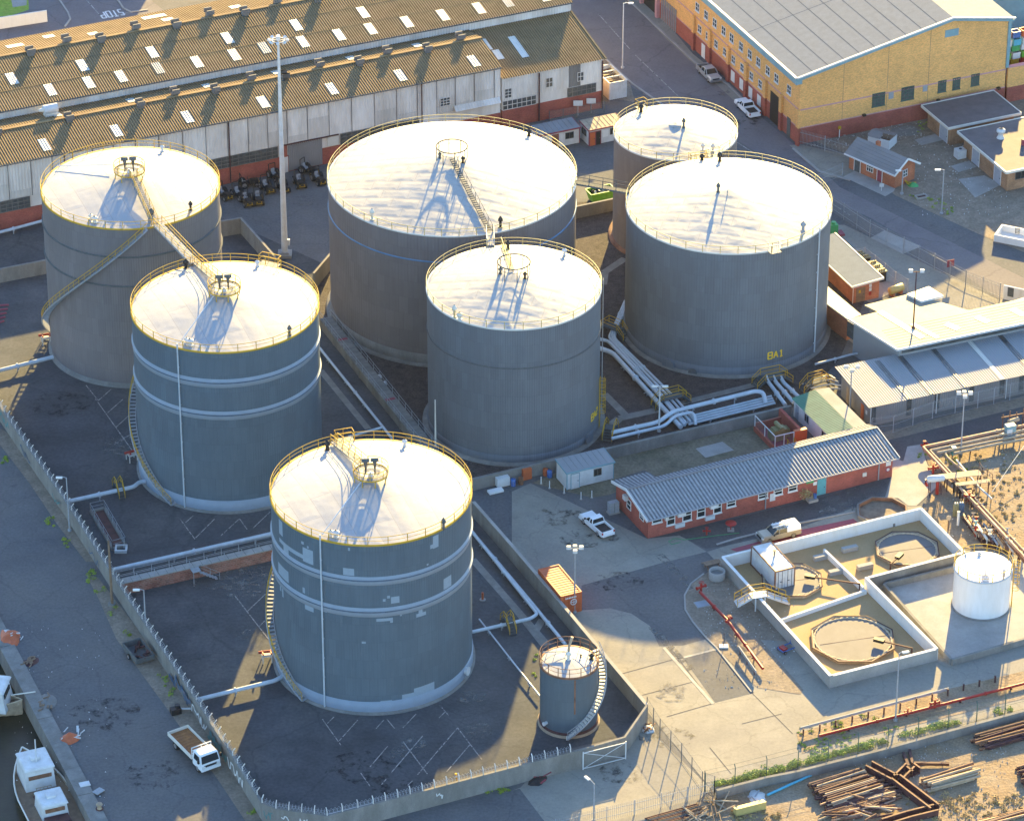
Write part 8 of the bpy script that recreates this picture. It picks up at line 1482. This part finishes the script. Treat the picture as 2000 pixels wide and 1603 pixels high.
p = g(4,1330,1285); t = thing('manhole', 'raised concrete manhole frame in the dry grass by the gatehouse', 'manhole', p, radians(20)); mb = MB(); mb.box(-.8,.8,-.5,-.35,0,.3); mb.box(-.8,.8,.35,.5,0,.3); mb.box(-.8,-.65,-.35,.35,0,.3); mb.box(.65,.8,-.35,.35,0,.3); mb.build('frame', M['concrete_pale'], t, True); mb = MB(); mb.box(-.65,.65,-.35,.35,0,.12); mb.build('lid', M['rust_dark'], t, True)
# corner fence at top left
wall('garden_wall', 'pale garden wall round the lawn at the top left corner', [Z(1,-60,128),Z(1,130,98),Z(1,300,72)], 1.8, .2, 'white_wall')
# ------------------------------------------------------------------ scrap yard
def rod(label, a, b, r, m, grp, cap=None):
    t = tag(MB().tube([a, a.lerp(b,.02), b.lerp(a,.02), b], [r*.98,r,r,r*.98], 8, 0).build('steel_pipe', M[m]), label, 'pipe', grp); return t
rr = random.Random(17)
def stack(label, A, B, C, n, r, ms, grp, layers=3, jit=.4):
    # A->B pipe direction, A->C spread direction
    A, B, C = [Vector((p.x,p.y,0)) for p in (A,B,C)]; k = 0
    for L_ in range(layers):
        m_ = int(n*(1-.18*L_)/layers*1.15)
        for i in range(m_):
            f = (i+.5+.5*(L_%2))/(m_+.5); o = (C-A)*(f*(1-.1*L_)+.05*L_)+(B-A)*rr.uniform(-.05,.05)*jit*4; z = r*1.05+L_*r*1.75
            a = A+o+Vector((0,0,z)); b_ = B+o+Vector((rr.uniform(-jit,jit),rr.uniform(-jit,jit),z+rr.uniform(0,.08))); rod(label, a, b_, r*rr.uniform(.8,1.1), ms[k % len(ms)], grp); k += 1
stack('grey brown rusty pipe in the layered stack next to the blue pipe', g(16,590,1370), g(16,925,1275), g(16,780,1545), 54, .16, ['rust_dark','rust','rust_dark','rust_tan','rust_dark'], 'pipes in the layered stack', 3)
stack('dark purple brown pipe in the second row beside the layered stack', g(16,640,1440), g(16,1050,1325), g(16,800,1580), 44, .14, ['rust_dark','rust_dark','rust'], 'pipes in the second row', 2)
stack('pale tan pipe in the sunlit bundle', g(16,1330,1350), g(16,1655,1255), g(16,1400,1420), 18, .16, ['rust_tan','wood_pale','rust_tan','rust'], 'pipes in the pale bundle', 3)
stack('dark red pipe in the long stack at the right edge below the retaining wall', g(16,1650,1060), g(16,2080,940), g(16,1760,1150), 24, .15, ['rust_dark','rust','rust_dark'], 'pipes in the right edge stack', 3)
stack('dark rusty pipe in the stack cut by the right edge', g(16,1940,1255), g(16,2150,1200), g(16,2010,1400), 18, .15, ['rust_dark','rust'], 'pipes in the cut stack', 3)
stack('orange brown pipe lying in the bottom right corner', g(16,1690,1600), g(16,2080,1500), g(16,1740,1640), 6, .14, ['rust','pipe_orange'], 'pipes in the bottom right corner', 1)
for i in range(58):
    x, y = rr.uniform(740,1130), rr.uniform(1430,1600); a = g(16,x,y); an = rr.choice([.3,.45,-.1,.6,-.55,.2]); l = rr.uniform(1.5,3.6); d = Vector((cos(an),sin(an),0))*l; z = rr.uniform(.12,.7)
    rod('rusty pipe thrown loosely on the messy pile at the bottom', up(a-d*.5,z), up(a+d*.5,z+rr.uniform(-.1,.25)), .11, ('rust','rust_dark','rust_tan','pipe_orange')[i%4], 'pipes in the messy pile')
def rackframe(label, pts, h=.8, wd=1.0):
    P_ = [g(16,*p) for p in pts]; t = thing('steel_trough', label, 'trough', P_[0], 0, 'rusty steel troughs'); mb = MB()
    for a, b_ in zip(P_, P_[1:]):
        d = (b_-a).normalized(); s = Vector((-d.y,d.x,0))*wd/2; mb.bar(up(a,h*.5)+s, up(b_,h*.5)+s, .1, h); mb.bar(up(a,h*.5)-s, up(b_,h*.5)-s, .1, h); mb.bar(up(a,.15), up(b_,.15), wd, .1)
    mb.build('trough', M['rust_dark'], t); mb = MB()
    for a, b_ in zip(P_, P_[1:]):
        d = (b_-a).normalized(); s = Vector((-d.y,d.x,0))*wd/2
        for sg in (1,-1): mb.bar(up(a,h+.03)+s*sg, up(b_,h+.03)+s*sg, .2, .06)
    mb.build('flange', M['rust'], t); return t
rackframe('dark rusty trough frame from the left running down to the joint', [(990,1260),(1160,1350)]); rackframe('long dark rusty trough frame slanting to the lower right', [(1165,1350),(1420,1545)], .9, 1.1); rackframe('short rusty trough frame bending up beside the pale bundle', [(1180,1350),(1260,1270),(1300,1300)]); rackframe('rusty trough frame lying at the bottom edge', [(1430,1545),(1250,1590),(1090,1640)], .8)
for i,(a,b_,l) in enumerate((((1215,1175),(1250,1255),'left upright rusty beam stub behind the pale bundle'),((1255,1155),(1275,1235),'right upright rusty beam stub behind the pale bundle'),((1270,1240),(1515,1240),'dark beam lying behind the pale bundle'))):
    A_, B_ = g(16,*a), g(16,*b_); t = thing('steel_beam', l, 'beam', A_, 0, 'loose beams'); mb = MB(); mb.bar(up(A_,.55), up(B_,.45), .3, .05); mb.bar(up(A_,.25), up(B_,.2), .3, .05); mb.build('flange', M['rust_dark'], t); mb = MB(); mb.bar(up(A_,.4), up(B_,.33), .05, .3); mb.build('web', M['rust'], t)
a, b_ = g(15,1665,1435), g(15,1960,1300); t = tag(MB().tube([up(a,.15),up(a.lerp(b_,.5),.17),up(b_,.15)],.14,10).build('plastic_pipe', M['cyan_pipe']), 'long bright blue plastic pipe under the retaining wall', 'pipe')
for i in range(16):
    x, y = rr.uniform(1170,1400), rr.uniform(1480,1610); p = g(15,x,y); an = rr.choice([1.2,-.9,.5,1.7,-.4,2.3]); d = Vector((cos(an),sin(an),0))*rr.uniform(.9,2.0); rod('pale timber pole in the criss-cross heap by the retaining wall', up(p-d,.1+.1*(i%3)), up(p+d,.25+rr.random()*.9), .07, ('wood_pale','wood','rust_tan')[i%3], 'timber poles in the heap')
for i in range(9): a = g(15,870+i*14,1588+i*5); b_ = g(15,1210+i*8,1492+i*9); rod('long dark pipe in the row along the palisade fence', up(a,.13), up(b_,.13), .1, ('rust_dark','rust','galv_dark')[i%3], 'pipes along the palisade fence')
p0, p1 = g(15,1460,1570), g(15,1655,1520); t = thing('brick_pallet', 'row of cream blocks stacked behind a cream board', 'pallet', p0); mb = MB(); mb.bar(up(p0,.55), up(p1,.55), .2, .95); mb.build('board', M['yellow_pale'], t); mb = MB(); dn = (p1-p0).normalized(); s = Vector((-dn.y,dn.x,0)); n = 11
for i in range(n): q = p0.lerp(p1,(i+.5)/n)+s*.4; mb.bar(up(q,.45)-s*.25, up(q,.45)+s*.25, .3, .8)
mb.build('blocks', M['yellow_pale'], t); mb = MB(); mb.bar(up(p0,.04)+s*.3, up(p1,.04)+s*.3, .9, .08); mb.build('base', M['wood'], t)
# ------------------------------------------------------------------ weeds (uncountable): leaf tufts along the wall and in the dry ground
def weeds(name, spots, m, n, s, seed):
    rr = random.Random(seed); mb = MB()
    for p, rx in spots: leafblob(mb, Vector((p.x,p.y,.0)), rx, rx*.75, n, s, rr)
    return struct(mb.build(name, M[m]), 'stuff')
sp = []; rr = random.Random(6)
for (a, b_, n) in (((15,1340,1385),(15,1660,1300),44),((16,190,1345),(16,530,1255),52),((16,580,1240),(16,800,1180),34),((16,800,1178),(16,1105,1100),52),((16,1200,1065),(16,1420,1010),16),((16,1440,1005),(16,1620,965),16),((16,1830,915),(16,1920,885),6)):
    A_, B_ = g(*a), g(*b_)
    for i in range(n): q = A_.lerp(B_, rr.random()); sp.append((q+Vector((rr.gauss(0,.15),.35+abs(rr.gauss(0,.35)),0)), rr.uniform(.3,.65)))
weeds('weeds', sp, 'weed', 60, .12, 1)
sp = [(g(16,rr.uniform(570,1120),0) if False else g(16,x+rr.uniform(-60,60),y+rr.uniform(-25,25)), rr.uniform(.15,.4)) for x,y in ((600,1100),(680,1130),(760,1110),(820,1090),(860,1050),(620,1150),(590,1010),(760,985),(800,970),(1000,920),(700,1090),(1120,1010)) for k in range(5)]
sp += [(g(12,x+rr.uniform(-40,40),y+rr.uniform(-30,30)), rr.uniform(.15,.35)) for x,y in ((1330,350),(1480,380),(1560,420),(1600,440),(1540,400)) for k in range(4)]
sp += [(g(4,x+rr.uniform(-60,60),y+rr.uniform(-25,25)), rr.uniform(.15,.4)) for x,y in ((1290,1270),(1400,1300),(1420,1340),(1480,1370),(1330,820),(1250,860)) for k in range(5)]
sp += [(g(13,x+rr.uniform(-30,30),y+rr.uniform(-40,40)), rr.uniform(.2,.4)) for x,y in ((590,10),(650,100),(740,230),(830,400),(1060,690),(1100,760),(1640,1570)) for k in range(4)]
sp += [(g(9,x+rr.uniform(-25,25),y+rr.uniform(-30,30)), rr.uniform(.2,.45)) for x,y in ((330,800),(440,940),(600,1150),(30,400)) for k in range(6)]
sp += [(g(15,160+rr.uniform(-20,20),y), .25) for y in (520,550,640,660)] + [(g(14,1500+rr.uniform(-60,150),1405+rr.uniform(-12,12)), .3) for k in range(14)]
weeds('weeds', sp, 'weed', 34, .11, 2)
sp = [(g(16,rr.uniform(1250,2000),rr.uniform(1420,1600)), rr.uniform(.2,.5)) for k in range(120)] + [(g(16,rr.uniform(100,420),rr.uniform(1530,1610)), rr.uniform(.2,.5)) for k in range(40)] + [(g(12,rr.uniform(1650,2000),rr.uniform(350,800)), rr.uniform(.12,.36)) for k in range(80)]
weeds('dry_grass', sp, 'leaf_dry', 26, .13, 3)
def stones(name, areas, m, seed, s0=.04, s1=.14):
    rr = random.Random(seed); mb = MB()
    for k, x0, x1, y0, y1, n in areas:
        for i in range(n):
            p = g(k, rr.uniform(x0,x1), rr.uniform(y0,y1)); s = rr.uniform(s0,s1); mb.add([p+Vector((rr.uniform(-s,s),rr.uniform(-s,s),-.02+.05)) for _ in range(3)]+[p+Vector((0,0,s+.05))], [(0,1,3),(1,2,3),(2,0,3)])
    struct(mb.build(name, M[m]), 'stuff')
stones('rubble', [(16,700,1900,1100,1600,500),(4,560,1350,800,960,350),(4,1300,1900,920,1400,200),(15,1250,1850,60,740,300),(12,1350,2000,300,1000,250),(13,100,700,300,1500,120)], 'rock', 9)
# unseen block added past the top left edge to throw shade on the side street
t = thing('brick_store', 'unseen brick block added beyond the top left corner to shade the side street', 'building', G(-260,-52), radians(24)); mb = MB(); mb.box(0,52,0,20,0,11); mb.build('wall', M['brick_brown'], t, True); mb = MB(); mb.box(-.5,52.5,-.5,20.5,11,11.3); mb.build('roof', M['brown_roof'], t, True)
# ------------------------------------------------------------------ thin sunlit air round the whole place
hm = bpy.data.materials.new('haze'); hm.use_nodes = True; t_ = hm.node_tree; t_.nodes.remove(t_.nodes['Principled BSDF'])
pv = t_.nodes.new('ShaderNodeVolumePrincipled'); pv.inputs['Color'].default_value = (.95, .95, 1.0, 1); pv.inputs['Density'].default_value = 0.9e-5; pv.inputs['Anisotropy'].default_value = .35
t_.links.new(pv.outputs[0], t_.nodes['Material Output'].inputs['Volume'])
mb = MB(); mb.box(-900, 900, -700, 1200, -4, 275); struct(mb.build('haze', hm), 'stuff')
